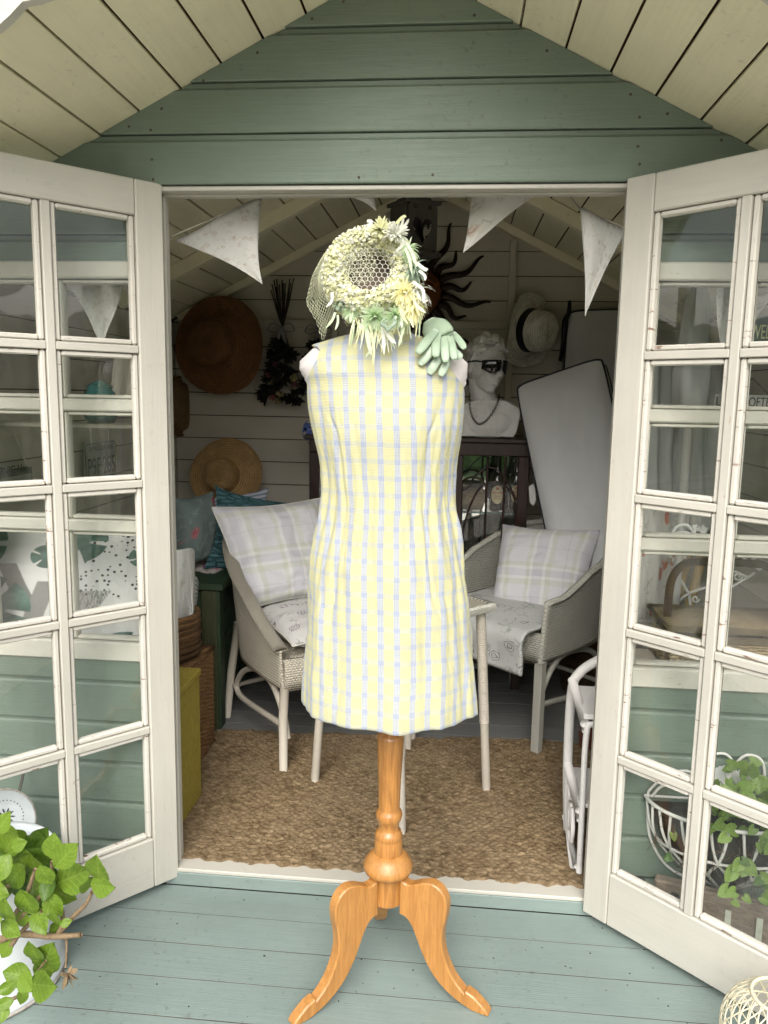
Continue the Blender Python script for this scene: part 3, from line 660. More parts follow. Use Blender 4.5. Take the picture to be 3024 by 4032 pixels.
for q in range(2300):
    th = rr_.uniform(0, 2 * pi); ph = rr_.uniform(-.9, pi + .35); m_ = .0195
    o = hp((RA + m_ * math.cos(ph)) * math.cos(th), (RB + m_ * math.cos(ph)) * math.sin(th), .031 * math.sin(ph) - .01)
    N = nrm(HX * math.cos(th) * math.cos(ph) + HY * math.sin(th) * math.cos(ph) + AX * math.sin(ph) * 1.1)
    if ph < .2 and rr_.random() < .35: o = o - AX * rr_.uniform(0, .05)
    r3 = np.array([rr_.gauss(0, 1) for _ in range(3)]); T = nrm(r3 - N * r3.dot(N)); B = np.cross(N, T); L = rr_.uniform(.0035, .0072); wd = rr_.uniform(.0018, .0036); lift = rr_.uniform(.002, .0095)
    tw = nrm(B + N * rr_.uniform(-.5, .5)); pts = [o - T * L, o - T * L * .35 + N * lift * .9, o + T * L * .35 + N * lift, o + T * L + N * lift * rr_.uniform(-.1, .6)]
    strip(rb[0 if rr_.random() < .62 else 1], pts, [wd * .8, wd, wd, wd * .75], [tw] * 4)
add('ribbon_petals', rb[0], 'petal_cream', HAT, kind='stuff'); add('ribbon_petals', rb[1], 'petal_white', HAT, kind='stuff')
mb = MB(); mb.lathe([(.001, -.060), (.03, -.060), (.055, -.052), (.060, -.02)], HC, 28, AX, HX); add('hat_lining', mb, 'hat_lining', HAT, smooth=True)
def hexnet(mb, fn, nx, ny, cell, wd):
    """hexagonal net mapped through fn(a, b) -> point or None"""
    for i in range(nx):
        for j in range(ny):
            ox = (i + (.5 if j % 2 else 0)) * cell * 1.732; oy = j * cell * 1.5; c_ = (ox, oy)
            nodes = [(ox, oy + cell), (ox, oy + cell * .5 * 0), (ox + cell * .866, oy + cell * 1.5), (ox - cell * .866, oy + cell * 1.5)]
            a = (ox, oy); b = (ox, oy + cell)
            for p, q in ((a, b), (b, (ox + cell * .866, oy + 1.5 * cell)), (b, (ox - cell * .866, oy + 1.5 * cell))):
                P, Q = fn(*p), fn(*q)
                if P is None or Q is None: continue
                mb.tube([P, Q], wd, 3, cap=False)
def crown_net(a, b):
    a -= .06; b -= .06
    if a * a / .056 ** 2 + b * b / .060 ** 2 > 1.1: return None
    return hp(a, b, .012 - 2.0 * (a * a + b * b))
mb = MB(); hexnet(mb, crown_net, 10, 13, .0064, .00042); add('crown_netting', mb, 'netting_white', HAT, kind='stuff')
# crumpled part of the net on the crown and the veil that hangs at the side
mb = MB()
def crump(a, b):
    a -= .045; b -= .05
    if a * a + b * b > .036 ** 2: return None
    n_ = mnoise.noise_vector(Vector((a * 90, b * 90, 3))) * .006; return hp(a - .018, b - .002, .016 + .3 * (b)) + np.array(n_)
hexnet(mb, crump, 22, 28, .0032, .0003)
add('crumpled_net', mb, 'netting', HAT, kind='stuff')
mb = MB()
def veil(a, b):
    u, v = a / .10, b / .17
    if u > 1 or v > 1: return None
    th = 1.95 + v * 2.1; base = hp((RA + .026) * math.cos(th), (RB + .026) * math.sin(th), .012)
    out = nrm(HX * math.cos(th) + HY * math.sin(th)); n_ = np.array(mnoise.noise_vector(Vector((a * 28, b * 28, 1))))
    drop = np.array([-.012, -.006, -.055 * v]); return base + AX * (.022 - .06 * u) * (1 - v * .5) - out * .022 * (1 - u) + out * .014 * u * (.25 + v) + drop * u * 1.0 + n_ * .0075 * (0.3 + u)
hexnet(mb, veil, 19, 36, .0032, .00036); add('veil', mb, 'netting', HAT, kind='stuff')
def blossom(nm, c, axis, npet, L, wd, mat, curl=.6, seed=0, droop=.0, inner=.25):
    r = random.Random(seed); A = nrm(axis); X = nrm(np.cross(A, [.3, .2, 1])); Yv = np.cross(A, X); mb = MB()
    for i in range(npet):
        th = r.uniform(0, 2 * pi); el = r.uniform(inner, 1.0) ** .8; l = L * r.uniform(.45, 1.15); D = nrm((X * math.cos(th) + Yv * math.sin(th)) * el + A * (1.15 - el)); S_ = nrm(np.cross(D, A)); pts = []; p = np.array(c, float); dd = D
        for s_ in range(6):
            pts.append(p.copy()); dd = nrm(dd - A * curl * .16 * r.uniform(.3, 1.3) + np.array([0, 0, -droop * .2]) + S_ * r.uniform(-.06, .06)); p = p + dd * l / 5
        strip(mb, pts, [wd * q for q in (.35, .8, 1, 1, .85, .25)], [nrm(S_ + A * r.uniform(-.4, .4))] * 6)
    add(nm, mb, mat, HAT, smooth=True)
hpx = lambda px, py, Y=1.545: PY(px, py, Y)
blossom('green_flower', hpx(1478, 1245, 1.552), (-.1, -.75, -.35), 220, .032, .0019, 'petal_green', .7, 1, .6)
blossom('green_flower', hpx(1555, 1240, 1.552), (.2, -.75, -.4), 150, .028, .0019, 'petal_green', .7, 8, .7)
blossom('yellow_flower', hpx(1590, 1150, 1.556), (.25, -.9, .0), 260, .030, .0021, 'petal_yellow', .7, 2, 1.0)
blossom('yellow_flower', hpx(1622, 1205, 1.560), (.35, -.8, -.3), 240, .036, .0019, 'petal_yellow', .7, 12, 1.6)
blossom('white_flower', hpx(1632, 1150, 1.568), (.55, -.7, -.2), 130, .044, .0017, 'petal_white', .6, 22, 1.9)
blossom('green_flower', hpx(1606, 985, 1.575), (.6, -.75, .0), 150, .030, .0018, 'petal_green', .6, 3, 1.6)
blossom('green_flower', hpx(1624, 1060, 1.570), (.6, -.75, -.1), 150, .032, .0018, 'leaf_sage', .6, 13, 1.6)
blossom('white_flower', hpx(1556, 922, 1.572), (.4, -.75, .4), 120, .026, .0021, 'petal_white', .5, 4, .2)
blossom('yellow_flower', hpx(1500, 905, 1.575), (.05, -.7, .6), 110, .024, .0022, 'petal_cream', .6, 14, .2)
blossom('green_flower', hpx(1352, 1185, 1.572), (-.45, -.75, -.3), 90, .024, .0022, 'leaf_sage', .5, 6, .8)
blossom('green_flower', hpx(1390, 1222, 1.565), (-.3, -.8, -.4), 90, .024, .0021, 'petal_green', .5, 16, .8)
rf = random.Random(31)
for i in range(70):
    t = rf.random(); px, py = (1400 + 260 * t + rf.uniform(-10, 10), 1262 - 130 * max(0, t - .55) + rf.uniform(-14, 14)); L = rf.uniform(45, 125); sw = rf.uniform(-30, 30); Yb = 1.548 + .02 * t
    p3 = spline([hpx(px, py, Yb), hpx(px + sw * .3 + rf.uniform(-8, 8), py + L * .45, Yb - .007), hpx(px + sw, py + L, Yb - rf.uniform(.002, .012))], 8); T = np.gradient(p3, axis=0); wd = rf.uniform(.0008, .0021); mb = MB()
    strip(mb, list(p3), [wd * (1 - .6 * max(0, j - 5) / 2) for j in range(8)], [nrm(np.cross(nrm(q), [.4 * math.sin(i), -1, .2 * math.cos(i)])) for q in T]); add('streamer', mb, rf.choice(('petal_white', 'petal_cream', 'petal_green', 'petal_yellow')), HAT, smooth=True)
mb = MB()
for a in range(3): mb.tube(spline([hpx(1515 + 14 * a, 1250 + 10 * a, 1.53), hpx(1500 + 8 * a, 1275, 1.522), hpx(1530, 1290 + 8 * a, 1.518), hpx(1560 - 6 * a, 1270, 1.522), hpx(1550, 1245 + 9 * a, 1.53)], 16), .003, 6, flat=(1, .3))
add('ribbon_bow', mb, 'leaf_sage', HAT, smooth=True)
STR = [('petal_white', [(1505, 1285), (1510, 1330), (1512, 1395)], .0034), ('petal_white', [(1515, 1300), (1535, 1330), (1558, 1352)], .0036), ('petal_green', [(1440, 1285), (1448, 1340), (1462, 1398)], .0036), ('petal_cream', [(1462, 1300), (1472, 1370), (1468, 1440)], .0022),
       ('petal_white', [(1625, 1110), (1665, 1140), (1668, 1185), (1685, 1182)], .0032), ('petal_white', [(1620, 1150), (1640, 1200), (1676, 1232)], .0030), ('petal_white', [(1640, 1035), (1672, 1060), (1686, 1060)], .0034), ('petal_white', [(1650, 1065), (1672, 1085), (1674, 1105)], .0028),
       ('petal_yellow', [(1600, 1180), (1612, 1240), (1628, 1290)], .0030), ('petal_white', [(1590, 1200), (1580, 1255), (1583, 1290)], .0028), ('petal_yellow', [(1565, 1180), (1582, 1235), (1605, 1275)], .0028), ('petal_cream', [(1560, 1010 - 130), (1585, 855), (1600, 852)], .003), ('petal_white', [(1580, 900), (1586, 870), (1588, 852)], .0026), ('petal_white', [(1578, 905), (1600, 880), (1610, 862)], .0026),
       ('petal_white', [(1308, 1150), (1306, 1185), (1285, 1208)], .0026), ('petal_green', [(1320, 1230), (1308, 1260), (1283, 1292)], .0026), ('petal_green', [(1330, 1240), (1330, 1270), (1320, 1300)], .0024), ('petal_green', [(1590, 1290), (1578, 1330), (1570, 1365)], .0022), ('petal_green', [(1480, 1300), (1470, 1360), (1440, 1405)], .0024), ('petal_white', [(1445, 870), (1462, 872), (1450, 895)], .003), ('petal_white', [(1560, 990), (1585, 965), (1600, 945)], .0028),
       ('petal_green', [(1600, 955), (1625, 1000), (1640, 1050)], .003), ('petal_green', [(1595, 975), (1612, 1020), (1622, 1080)], .003), ('petal_cream', [(1330, 960), (1312, 985), (1316, 1010)], .0034), ('petal_cream', [(1560, 1220), (1590, 1230), (1612, 1262)], .0026)]
for i, (m_, pp, wd) in enumerate(STR):
    yb = 1.545 if i < 4 else 1.55; p3 = spline([hpx(a, b, yb - .006 * j) for j, (a, b) in enumerate(pp)], 9); S_ = [nrm(np.array([math.cos(.5 * j + i), -.3, math.sin(.3 * j + i * 1.7) * .4])) for j in range(9)]; T = np.gradient(p3, axis=0)
    S_ = [nrm(np.cross(nrm(t), [.2 * math.sin(i), -1, .1])) for t in T]; mb = MB(); strip(mb, list(p3), [wd * (1 - .75 * max(0, j - 6) / 2) for j in range(9)], S_); add('streamer', mb, m_, HAT, smooth=True)


# ------------------------------------------------------------------ leather gloves over the shoulder
k = NT('glove_leather'); k.base(k.mix(k.step(k.noise(k.pos(), 30, 4), .3, .7), (.235, .315, .225, 1), (.295, .38, .275, 1))); k.rough(.38); k.p.inputs['Specular IOR Level'].default_value = .5; k.bump(k.noise(k.pos(), 90, 5, .6), .25, .004); MATS['glove_leather'] = k.m
def glove(fingers, palm, label, lift, name='glove'):
    mb = MB()
    for pts, r in fingers:
        p = spline([PY(a, b, y - lift) for a, b, y in pts], 12); R_ = [r * q for q in (.92, .97, 1, 1.02, 1.03, 1.02, 1.02, 1.03, 1.02, .97, .84, .5)]
        mb.tube(p, R_, 14, flat=(1, .27), up=(0, -1, .25))
    for pts, r in palm:
        p = spline([PY(a, b, y - lift) for a, b, y in pts], 10); mb.tube(p, r, 14, flat=(1, .20), up=(0, -1, .25))
    return add(name, mb, 'glove_leather', None, smooth=True, label=label, cat='glove', group='gloves laid over the mannequin shoulder')
glove([([(1716, 1300, 1.622), (1684, 1338, 1.592), (1642, 1392, 1.568)], .0096), ([(1722, 1312, 1.624), (1716, 1356, 1.592), (1716, 1406, 1.572)], .0088), ([(1746, 1318, 1.628), (1750, 1366, 1.596), (1755, 1426, 1.578)], .0089), ([(1768, 1322, 1.632), (1780, 1366, 1.604), (1790, 1416, 1.586)], .0084), ([(1782, 1312, 1.646), (1810, 1342, 1.627), (1830, 1374, 1.612)], .0072)],
      [([(1688, 1262, 1.680), (1712, 1288, 1.652), (1742, 1328, 1.620)], [.013, .017, .021, .025, .028, .029, .030, .030, .029, .026])], 'upper pale green leather glove laid over the mannequin shoulder, five fingers hanging', .004)
glove([([(1706, 1372, 1.582), (1684, 1398, 1.578), (1652, 1436, 1.574)], .0086), ([(1735, 1400, 1.590), (1712, 1434, 1.582), (1690, 1472, 1.578)], .0088), ([(1764, 1405, 1.596), (1752, 1440, 1.588), (1734, 1480, 1.582)], .0086), ([(1785, 1380, 1.610), (1804, 1398, 1.604), (1814, 1412, 1.602)], .008)],
      [([(1708, 1300, 1.650), (1725, 1340, 1.616), (1745, 1395, 1.596)], [.016, .020, .023, .025, .026, .027, .027, .026, .024, .020])], 'lower pale green leather glove half hidden beneath the other, fingertips showing on the dress', -.004)
# ------------------------------------------------------------------ rug
k = NT('jute'); n1 = k.noise(k.pos((1, 1.6, 1)), 45, 3); n2 = k.noise(k.pos(), 3.5, 4)
c = k.mix(k.step(n1, .3, .72), (.085, .056, .027, 1), (.30, .225, .135, 1)); c = k.mix(k.math('MULTIPLY', k.step(n2, .4, .7), .45), c, (.21, .16, .10, 1)); k.base(c); k.rough(.95); k.p.inputs['Specular IOR Level'].default_value = .1
k.bump(k.noise(k.pos((.6, 2, 1)), 260, 3), .6, .003); MATS['jute'] = k.m
RX0, RX1, RY0, RY1 = -.98, .62, 1.992, 2.885; dx = .0028; nx, ny = int((RX1 - RX0) / dx), int((RY1 - RY0) / dx)
X, Yg = np.meshgrid(np.linspace(0, 1, nx), np.linspace(0, 1, ny), indexing='ij'); xs = RX0 + (RX1 - RX0) * X; ys = RY0 + (RY1 - RY0) * Yg
wx = xs + .006 * np.sin(ys * 9 + xs * 3) + .003 * np.sin(ys * 31); wy = ys + .006 * np.sin(xs * 7) + .004 * np.sin(xs * 17 + 1)
wx = wx + .0018 * np.sin(ys * 95 + 3 * np.sin(xs * 23)) + .002 * np.sin(xs * 140 + ys * 60); wy = wy + .0014 * np.sin(xs * 88 + 2 * np.sin(ys * 31)) + .0015 * np.sin(xs * 210)
CXR, CYR = .026, .0130; row_i = np.floor(wy / CYR).astype(int); off = np.where(row_i % 2 == 0, 0, .5); cu = wx / CXR + off; ci = np.floor(cu).astype(int)
fu = (cu - ci) * 2 - 1; fv = (wy / CYR - row_i) * 2 - 1
hsh = lambda a, b: np.modf(np.abs(np.sin(a * 127.1 + b * 311.7) * 43758.5453))[0]
r1 = hsh(ci, row_i); r2 = hsh(ci + 57, row_i + 13)
h = .0058 * np.sqrt(np.clip(1 - np.abs(fv) ** 2.2, 0, 1)) * np.sqrt(np.clip(1 - np.abs(fu) ** 3.0, 0, 1)) * (.65 + .55 * r1) + .0012 * np.sin(fu * 3 + (r2 - .5) * 5 + fv * 2)
h = np.where(r2 > .86, h - .0035, h); h += .003 * np.sin(xs * 11 + 2) * np.sin(ys * 8) + .001
edge = np.minimum.reduce([X * (RX1 - RX0), (1 - X) * (RX1 - RX0), Yg * (RY1 - RY0), (1 - Yg) * (RY1 - RY0)]); h = np.where(edge < .004, -.004, h)
ys2 = ys + np.where(Yg < .02, .006 * np.sin(xs * 60) + .004 * np.sin(xs * 143 + 1), 0) * (1 - Yg / .02) + np.where(Yg > .97, .010 * np.sin(xs * 23) + .006 * np.sin(xs * 71), 0) * ((Yg - .97) / .03)
xs2 = xs + (r2 - .5) * .0016
G = np.stack([xs2, ys2 + .055 * (xs + .2) * Yg, ZF + .006 + h], -1); mb = MB(); mb.grid(G)
add('rug', mb, 'jute', None, smooth=True, label='brown woven jute rug on the summerhouse floor', cat='rug')

# ------------------------------------------------------------------ weaves and prints
def weave(name, col, pu=.009, pv=.0062, depth=.5, vs=1.0, var=.12, kind='uv', dark=.6, flip=False):
    """strands over and under: height from UV metres"""
    k = NT(name); sep = k.n('ShaderNodeSeparateXYZ'); k.l(k.pos((1, 1, 1), kind), sep.inputs[0]); a, b = (sep.outputs[1], sep.outputs[0]) if flip else (sep.outputs[0], sep.outputs[1])
    u = k.math('MULTIPLY', a, 1 / pu); v = k.math('MULTIPLY', b, vs / pv); par = k.math('MODULO', k.math('FLOOR', v), 2.0)
    h1 = k.math('ABSOLUTE', k.math('SINE', k.math('MULTIPLY', k.math('MULTIPLY_ADD', par, .5, u), pi))); h2 = k.math('ABSOLUTE', k.math('SINE', k.math('MULTIPLY', v, pi)))
    hh = k.math('MULTIPLY', k.math('POWER', h2, .6), k.math('MULTIPLY_ADD', h1, .7, .3)); t = k.noise(k.pos(), 9, 5, .65)
    c = k.mix(k.step(t, .3, .75), sc(col, 1 - var), sc(col, 1 + var * .5)); c = k.mix(k.math('MULTIPLY', k.math('SUBTRACT', 1.0, k.step(hh, .05, .45)), dark), c, sc(col, .42)); k.base(c); k.rough(.7)
    k.bump(hh, depth, .004); MATS[name] = k.m; return k.m
LOOM = (.60, .56, .46, 1); LOOM2 = (.47, .47, .41, 1)
weave('loom', LOOM, .013, .0105, 1.0, dark=.6); weave('loom_rim', LOOM, .012, .125, .9, 12, dark=.5); weave('loom_grey', LOOM2, .013, .0100, 1.0, dark=.55); weave('braid', sc(LOOM2, 1.1), .016, .25, .9, 1.0, dark=.5)
weave('wicker', (.26, .14, .055, 1), .022, .0085, 1.0, dark=.75, var=.35); weave('wicker_dark', (.16, .085, .035, 1), .020, .009, 1.0, dark=.75, var=.3); weave('wicker_pale', (.40, .30, .16, 1), .020, .0075, 1.0, dark=.7, var=.3)
paint('cane_cream', (.56, .52, .44, 1), (14, 14, 14), .45, .10, .70, (.30, .22, .13, 1), .2, .3)
paint('cane_white', (.70, .69, .67, 1), (14, 14, 14), .45, .08, .665, (.25, .20, .17, 1), .3, .4)
paint('leg_grey', (.42, .42, .37, 1), (20, 20, 2), .5, .12, .69, (.22, .18, .12, 1), .3, .3)

def chair(name, label, centre, facing, S, rim_z, loom, rimmat, legmat, square=False, hw=.27, group=None):
    f = nrm([facing[0], facing[1], 0]); r = np.array([-f[1], f[0], 0]) * -1; C0 = np.array([centre[0], centre[1], ZF])
    T = empty(name, C0, label, 'chair', group)
    W = lambda a, b, z: C0 + r * a + f * b + np.array([0, 0, z])
    # plan of the shell, from one arm front round the back to the other
    base = [(-hw, .27), (-hw - .012, .08), (-hw - .005, -.10), (-hw + .05, -.235), (-.10, -.30), (0, -.31), (.10, -.30), (hw - .05, -.235), (hw + .005, -.10), (hw + .012, .08), (hw, .27)]
    n = 73; pl = spline([(a, b, 0) for a, b in base], n); s_ = np.linspace(-1, 1, n)
    topz = np.interp(np.abs(s_), [0, .25, .45, .7, .9, 1.0], rim_z)
    L = np.concatenate([[0], np.cumsum(np.linalg.norm(np.diff(pl, axis=0), axis=1))]); G, UV = [], []; m = 16
    for i in range(n):
        a, b = pl[i][:2]; back = max(0, 1 - abs(s_[i]) / .6); row, uvr = [], []
        for j in range(m):
            t = j / (m - 1); z = S + (topz[i] - S) * t; q = t * (topz[i] - S) / .4
            fl = 1 + .10 * q; row.append(W(a * fl, b - .12 * q * back + (0 if b > 0 else -.02 * q), z)); uvr.append((L[i], z))
        G.append(row); UV.append(uvr)
    mb = MB(); mb.grid(np.array(G), UV=np.array(UV)); add('shell', mb, loom, T, smooth=True, mods=[('SOLIDIFY', dict(thickness=.008, offset=0))])
    rim = [G[i][-1] for i in range(n)]; mb = MB()
    if square: mb.tube([G[0][k_] for k_ in range(m)] + rim + [G[-1][k_] for k_ in range(m - 1, -1, -1)], .015, 8, flat=(1.0, .8))
    else: mb.tube(rim, .027, 12, flat=(1.0, .42), up=(0, 0, 1))
    add('rim', mb, rimmat, T, smooth=True)
    # seat and apron
    mb = MB(); mb.grid(np.array([[W(-hw + .01 + (2 * hw - .02) * i / 20, .265 - .55 * j / 12 * (1 - .25 * abs(i / 10 - 1) ** 3), S + .085 + .02 * math.sin(pi * i / 20)) for j in range(13)] for i in range(21)]), UV=np.array([[(i * .027, j * .045) for j in range(13)] for i in range(21)])); add('seat', mb, loom, T, smooth=True, mods=[('SOLIDIFY', dict(thickness=.01))])
    ap = []; zz = [S - .005, S + .04, S + .095, S + .108, S + .108]; bb = [.272, .282, .282, .272, .25]
    for z, b in zip(zz, bb): ap.append([W(-hw + 2 * hw * i / 24, b + .02 * math.sin(pi * i / 24), z) for i in range(25)])
    mb = MB(); mb.grid(np.array(ap), UV=np.array([[(2 * hw * i / 24, z + q * .01) for i in range(25)] for q, z in enumerate(zz)])); add('apron', mb, loom, T, smooth=True, mods=[('SOLIDIFY', dict(thickness=.006))])
    for sa in (-1, 1):
        for (b0, b1, hh) in ((.255, .275, S + .10), (-.20, -.285, S + .12)):
            mb = MB()
            if square and b0 > 0: mb.obox(W(sa * (hw - .012), b0, hh / 2), r * .017, f * .017, np.array([0, 0, hh / 2]), .003)
            else: mb.tube([W(sa * (hw - .015), b0, hh), W(sa * hw, (b0 + b1) / 2, hh * .5), W(sa * (hw + .004), b1, 0)], [.0165, .0165, .0145], 12)
            add('leg', mb, legmat, T, smooth=not square)
        a = sa * (hw - .018); mb = MB(); mb.tube(spline([W(a, .262, .12), W(a, .235, S * .62), W(a, .14, S - .03), W(a, .0, S - .015), W(a, -.14, S - .06), W(a, -.225, S * .55), W(a, -.215, S * .42), W(a, -.12, S * .40), W(a, .20, S * .50), W(a, .255, S * .52)], 44), .0115, 10); add('stretcher', mb, legmat, T, smooth=True)
    mb = MB(); mb.tube([W(-hw, -.235, .15), W(0, -.25, .16), W(hw, -.235, .15)], .010, 8); add('stretcher', mb, legmat, T, smooth=True)
    return T, W
SL_ = .305
CH1, W1 = chair('armchair', 'cream woven fibre armchair with sloping arms, nearer the storage box', (-.520, 2.925), (.602, -.798), SL_, [.82, .80, .74, .62, .50, .452], 'loom', 'loom_rim', 'cane_cream', group='woven fibre armchairs')
CH2, W2 = chair('armchair', 'grey woven fibre armchair with braided square arms, beside the cabinet', (.318, 3.165), (-.643, -.766), .365, [.79, .785, .76, .685, .60, .592], 'loom_grey', 'braid', 'leg_grey', True, .255, group='woven fibre armchairs')

# ------------------------------------------------------------------ cushions and cloths
def pillow_mb(c, T, seed=0, wr=.006, pinch=.05, ears=.03, n=44, power=2.6):
    """c: corners TL, TR, BR, BL"""
    TL, TR, BR, BL = [np.array(q, float) for q in c]; N = nrm(np.cross(TR - TL, BL - TL)); mb = MB(); cen = (TL + TR + BR + BL) / 4
    if N @ (EYE - cen) < 0: N = -N
    for sg in (1, -1):
        G, UV = [], []
        for i in range(n):
            row, uvr = [], []
            for j in range(n):
                u, v = i / (n - 1), j / (n - 1); s_, t = 2 * u - 1, 2 * v - 1; p = (TL * (1 - u) + TR * u) * (1 - v) + (BL * (1 - u) + BR * u) * v
                p = cen + (p - cen) * (1 - pinch * ((1 - abs(s_) ** 2) * abs(t) ** 3 + (1 - abs(t) ** 2) * abs(s_) ** 3) + ears * (abs(s_ * t)) ** 6)
                e = max(0, (1 - abs(s_) ** power) * (1 - abs(t) ** power)); d = T * e ** .55
                d += wr * (fbm(s_ * 2.2 + seed, t * 2.2, seed * 1.7, 4) + .5 * fbm(s_ * 1.2 + 5 * t, t * 6, seed + 9, 2)) * min(1, e * 3)
                row.append(p + N * sg * d); uvr.append((u, v) if sg > 0 else (u + .37, v + .21))
            G.append(row); UV.append(uvr)
        mb.grid(np.array(G), UV=np.array(UV))
    return mb
def pillow(name, c, T, mat, label, seed=0, piping=None, group=None, cat='cushion', **kw):
    mb = pillow_mb(c, T, seed, **kw); n = kw.get('n', 44)
    o = add(name, mb, mat, None, smooth=True, label=label, cat=cat, group=group)
    if piping:
        V = mb.verts()[:n * n].reshape(n, n, 3); path = [V[i, 0] for i in range(n)] + [V[n - 1, j] for j in range(1, n)] + [V[i, n - 1] for i in range(n - 2, -1, -1)] + [V[0, j] for j in range(n - 2, 0, -1)]
        pb = MB(); pb.tube(path, piping[0], 6, closed=True); add('piping', pb, piping[1], o, smooth=True, loc=WLOC[o.name])
    return o
def cloth_mat(name, colfn, bump=.2, rough=.9, bs=30):
    k = NT(name); sep = k.n('ShaderNodeSeparateXYZ'); uv = k.pos((1, 1, 1), 'uv'); k.l(uv, sep.inputs[0]); k.base(colfn(k, uv, sep.outputs[0], sep.outputs[1])); k.rough(rough); k.p.inputs['Specular IOR Level'].default_value = .15
    k.bump(k.noise(k.pos(), bs, 6, .65), bump, .012); MATS[name] = k.m
W_, LIL, SGE = (.66, .66, .69, 1), (.55, .55, .60, 1), (.575, .59, .51, 1)
def check(k, uv, u, v):
    st = [(0, W_), (.06, LIL), (.13, W_), (.16, (.74, .74, .73, 1)), (.19, SGE), (.24, W_), (.42, SGE), (.46, (.74, .74, .73, 1)), (.49, LIL), (.60, (.74, .74, .73, 1)), (.63, SGE), (.68, W_), (.80, LIL), (.815, W_), (.87, SGE), (.91, (.74, .74, .73, 1)), (.94, LIL)]
    a = k.ramp(u, st, 'CONSTANT'); b = k.ramp(k.math('ADD', v, .0), [(0, LIL), (.06, SGE), (.12, W_), (.28, LIL), (.29, W_), (.46, SGE), (.50, (.74, .74, .73, 1)), (.53, LIL), (.60, (.74, .74, .73, 1)), (.63, SGE), (.69, W_), (.82, LIL), (.83, W_), (.92, SGE)], 'CONSTANT'); return k.mix(.5, a, b)
cloth_mat('check_cloth', check, .25)
def floral(base, f1, f2, scale=7, leaf=(.20, .22, .19, 1), dens=.55):
    def fn(k, uv, u, v):
        d = k.n('ShaderNodeVectorMath', operation='ADD'); nz = k.n('ShaderNodeTexNoise'); nz.inputs['Scale'].default_value = scale * 2.2; nz.inputs['Detail'].default_value = 3; k.l(uv, nz.inputs['Vector'])
        s2 = k.n('ShaderNodeVectorMath', operation='SCALE'); s2.inputs['Scale'].default_value = .45 / scale; k.l(nz.outputs['Color'], s2.inputs[0]); k.l(uv, d.inputs[0]); k.l(s2.outputs[0], d.inputs[1]); wv = d.outputs[0]
        v1 = k.voro(wv, scale, rnd=.9); dd = v1.outputs['Distance']; keep = k.step(k.noise(uv, scale * .55, 1), dens - .04, dens + .04)
        petal = k.math('MULTIPLY', k.math('SUBTRACT', 1.0, k.step(dd, .30, .36)), keep); ring = k.step(k.math('FRACT', k.math('MULTIPLY', dd, 9)), .3, .6)
        lf = k.voro(wv, scale * 2.4, 'DISTANCE_TO_EDGE'); lines = k.math('MULTIPLY', k.math('SUBTRACT', 1.0, k.step(lf.outputs['Distance'], .02, .09)), k.math('MULTIPLY', k.step(k.noise(uv, scale * .9, 2), .50, .60), .75))
        c = k.mix(lines, base, leaf); return k.mix(petal, c, k.mix(ring, f1, f2))
    return fn
cloth_mat('grey_floral', floral((.62, .62, .61, 1), (.18, .18, .19, 1), (.66, .65, .65, 1), 6, (.25, .27, .24, 1), .40))
cloth_mat('pale_floral', floral((.54, .56, .55, 1), (.25, .26, .26, 1), (.58, .59, .58, 1), 5, (.26, .29, .26, 1), .42), .15)
cloth_mat('rose_floral', floral((.17, .215, .21, 1), (.40, .03, .06, 1), (.55, .22, .24, 1), 3.6, (.30, .38, .34, 1), .56))
cloth_mat('white_floral', floral((.62, .63, .60, 1), (.42, .40, .37, 1), (.68, .67, .62, 1), 4, (.40, .41, .36, 1), .5))
def patch(k, uv, u, v):
    b = floral((.50, .45, .43, 1), (.32, .26, .26, 1), (.60, .54, .52, 1), 6, (.33, .32, .3, 1))(k, uv, u, v); dots = k.voro(uv, 34, rnd=.1).outputs['Distance']; m = k.mix(k.step(dots, .22, .28), (.8, .65, .7, 1), (.36, .05, .17, 1))
    msk = k.math('MULTIPLY', k.math('SUBTRACT', 1.0, k.step(k.math('ABSOLUTE', k.math('SUBTRACT', u, .66)), .17, .18)), k.math('SUBTRACT', 1.0, k.step(k.math('ABSOLUTE', k.math('SUBTRACT', v, .35)), .14, .15))); return k.mix(msk, b, m)
cloth_mat('patchwork', patch)
def bars(c1, c2, n, ax=0): return lambda k, uv, u, v: k.mix(k.step(k.math('ABSOLUTE', k.math('SUBTRACT', k.math('FRACT', k.math('MULTIPLY', (u, v)[ax], n)), .5)), .23, .27), c1, c2)
cloth_mat('grey_stripe', bars((.62, .63, .62, 1), (.28, .31, .31, 1), 7, 1)); cloth_mat('blue_stripe', bars((.52, .54, .58, 1), (.22, .27, .38, 1), 14, 1)); 
def ruche(k, uv, u, v):
    v1 = k.voro(k.pos((1, 2.4, 1), 'uv'), 9, 'DISTANCE_TO_EDGE'); k.ru = v1.outputs['Distance']; return k.mix(k.step(k.noise(uv, 6, 4), .3, .7), (.065, .155, .175, 1), (.10, .21, .23, 1))
cloth_mat('teal_ruched', ruche); _k = MATS['teal_ruched'].node_tree
for nd in _k.nodes:
    if nd.type == 'BUMP':
        vv = [q for q in _k.nodes if q.type == 'TEX_VORONOI'][0]; mr = _k.nodes.new('ShaderNodeMapRange'); mr.inputs[2].default_value = .16; _k.links.new(vv.outputs['Distance'], mr.inputs[0]); _k.links.new(mr.outputs[0], nd.inputs['Height']); nd.inputs['Strength'].default_value = .9
plain('piping_cream', (.62, .62, .56, 1), .8); plain('piping_black', (.012, .013, .02, 1), .6); plain('plain_grey', (.55, .56, .56, 1), .9, .06, 6, .25, 40)
A_ = np.array
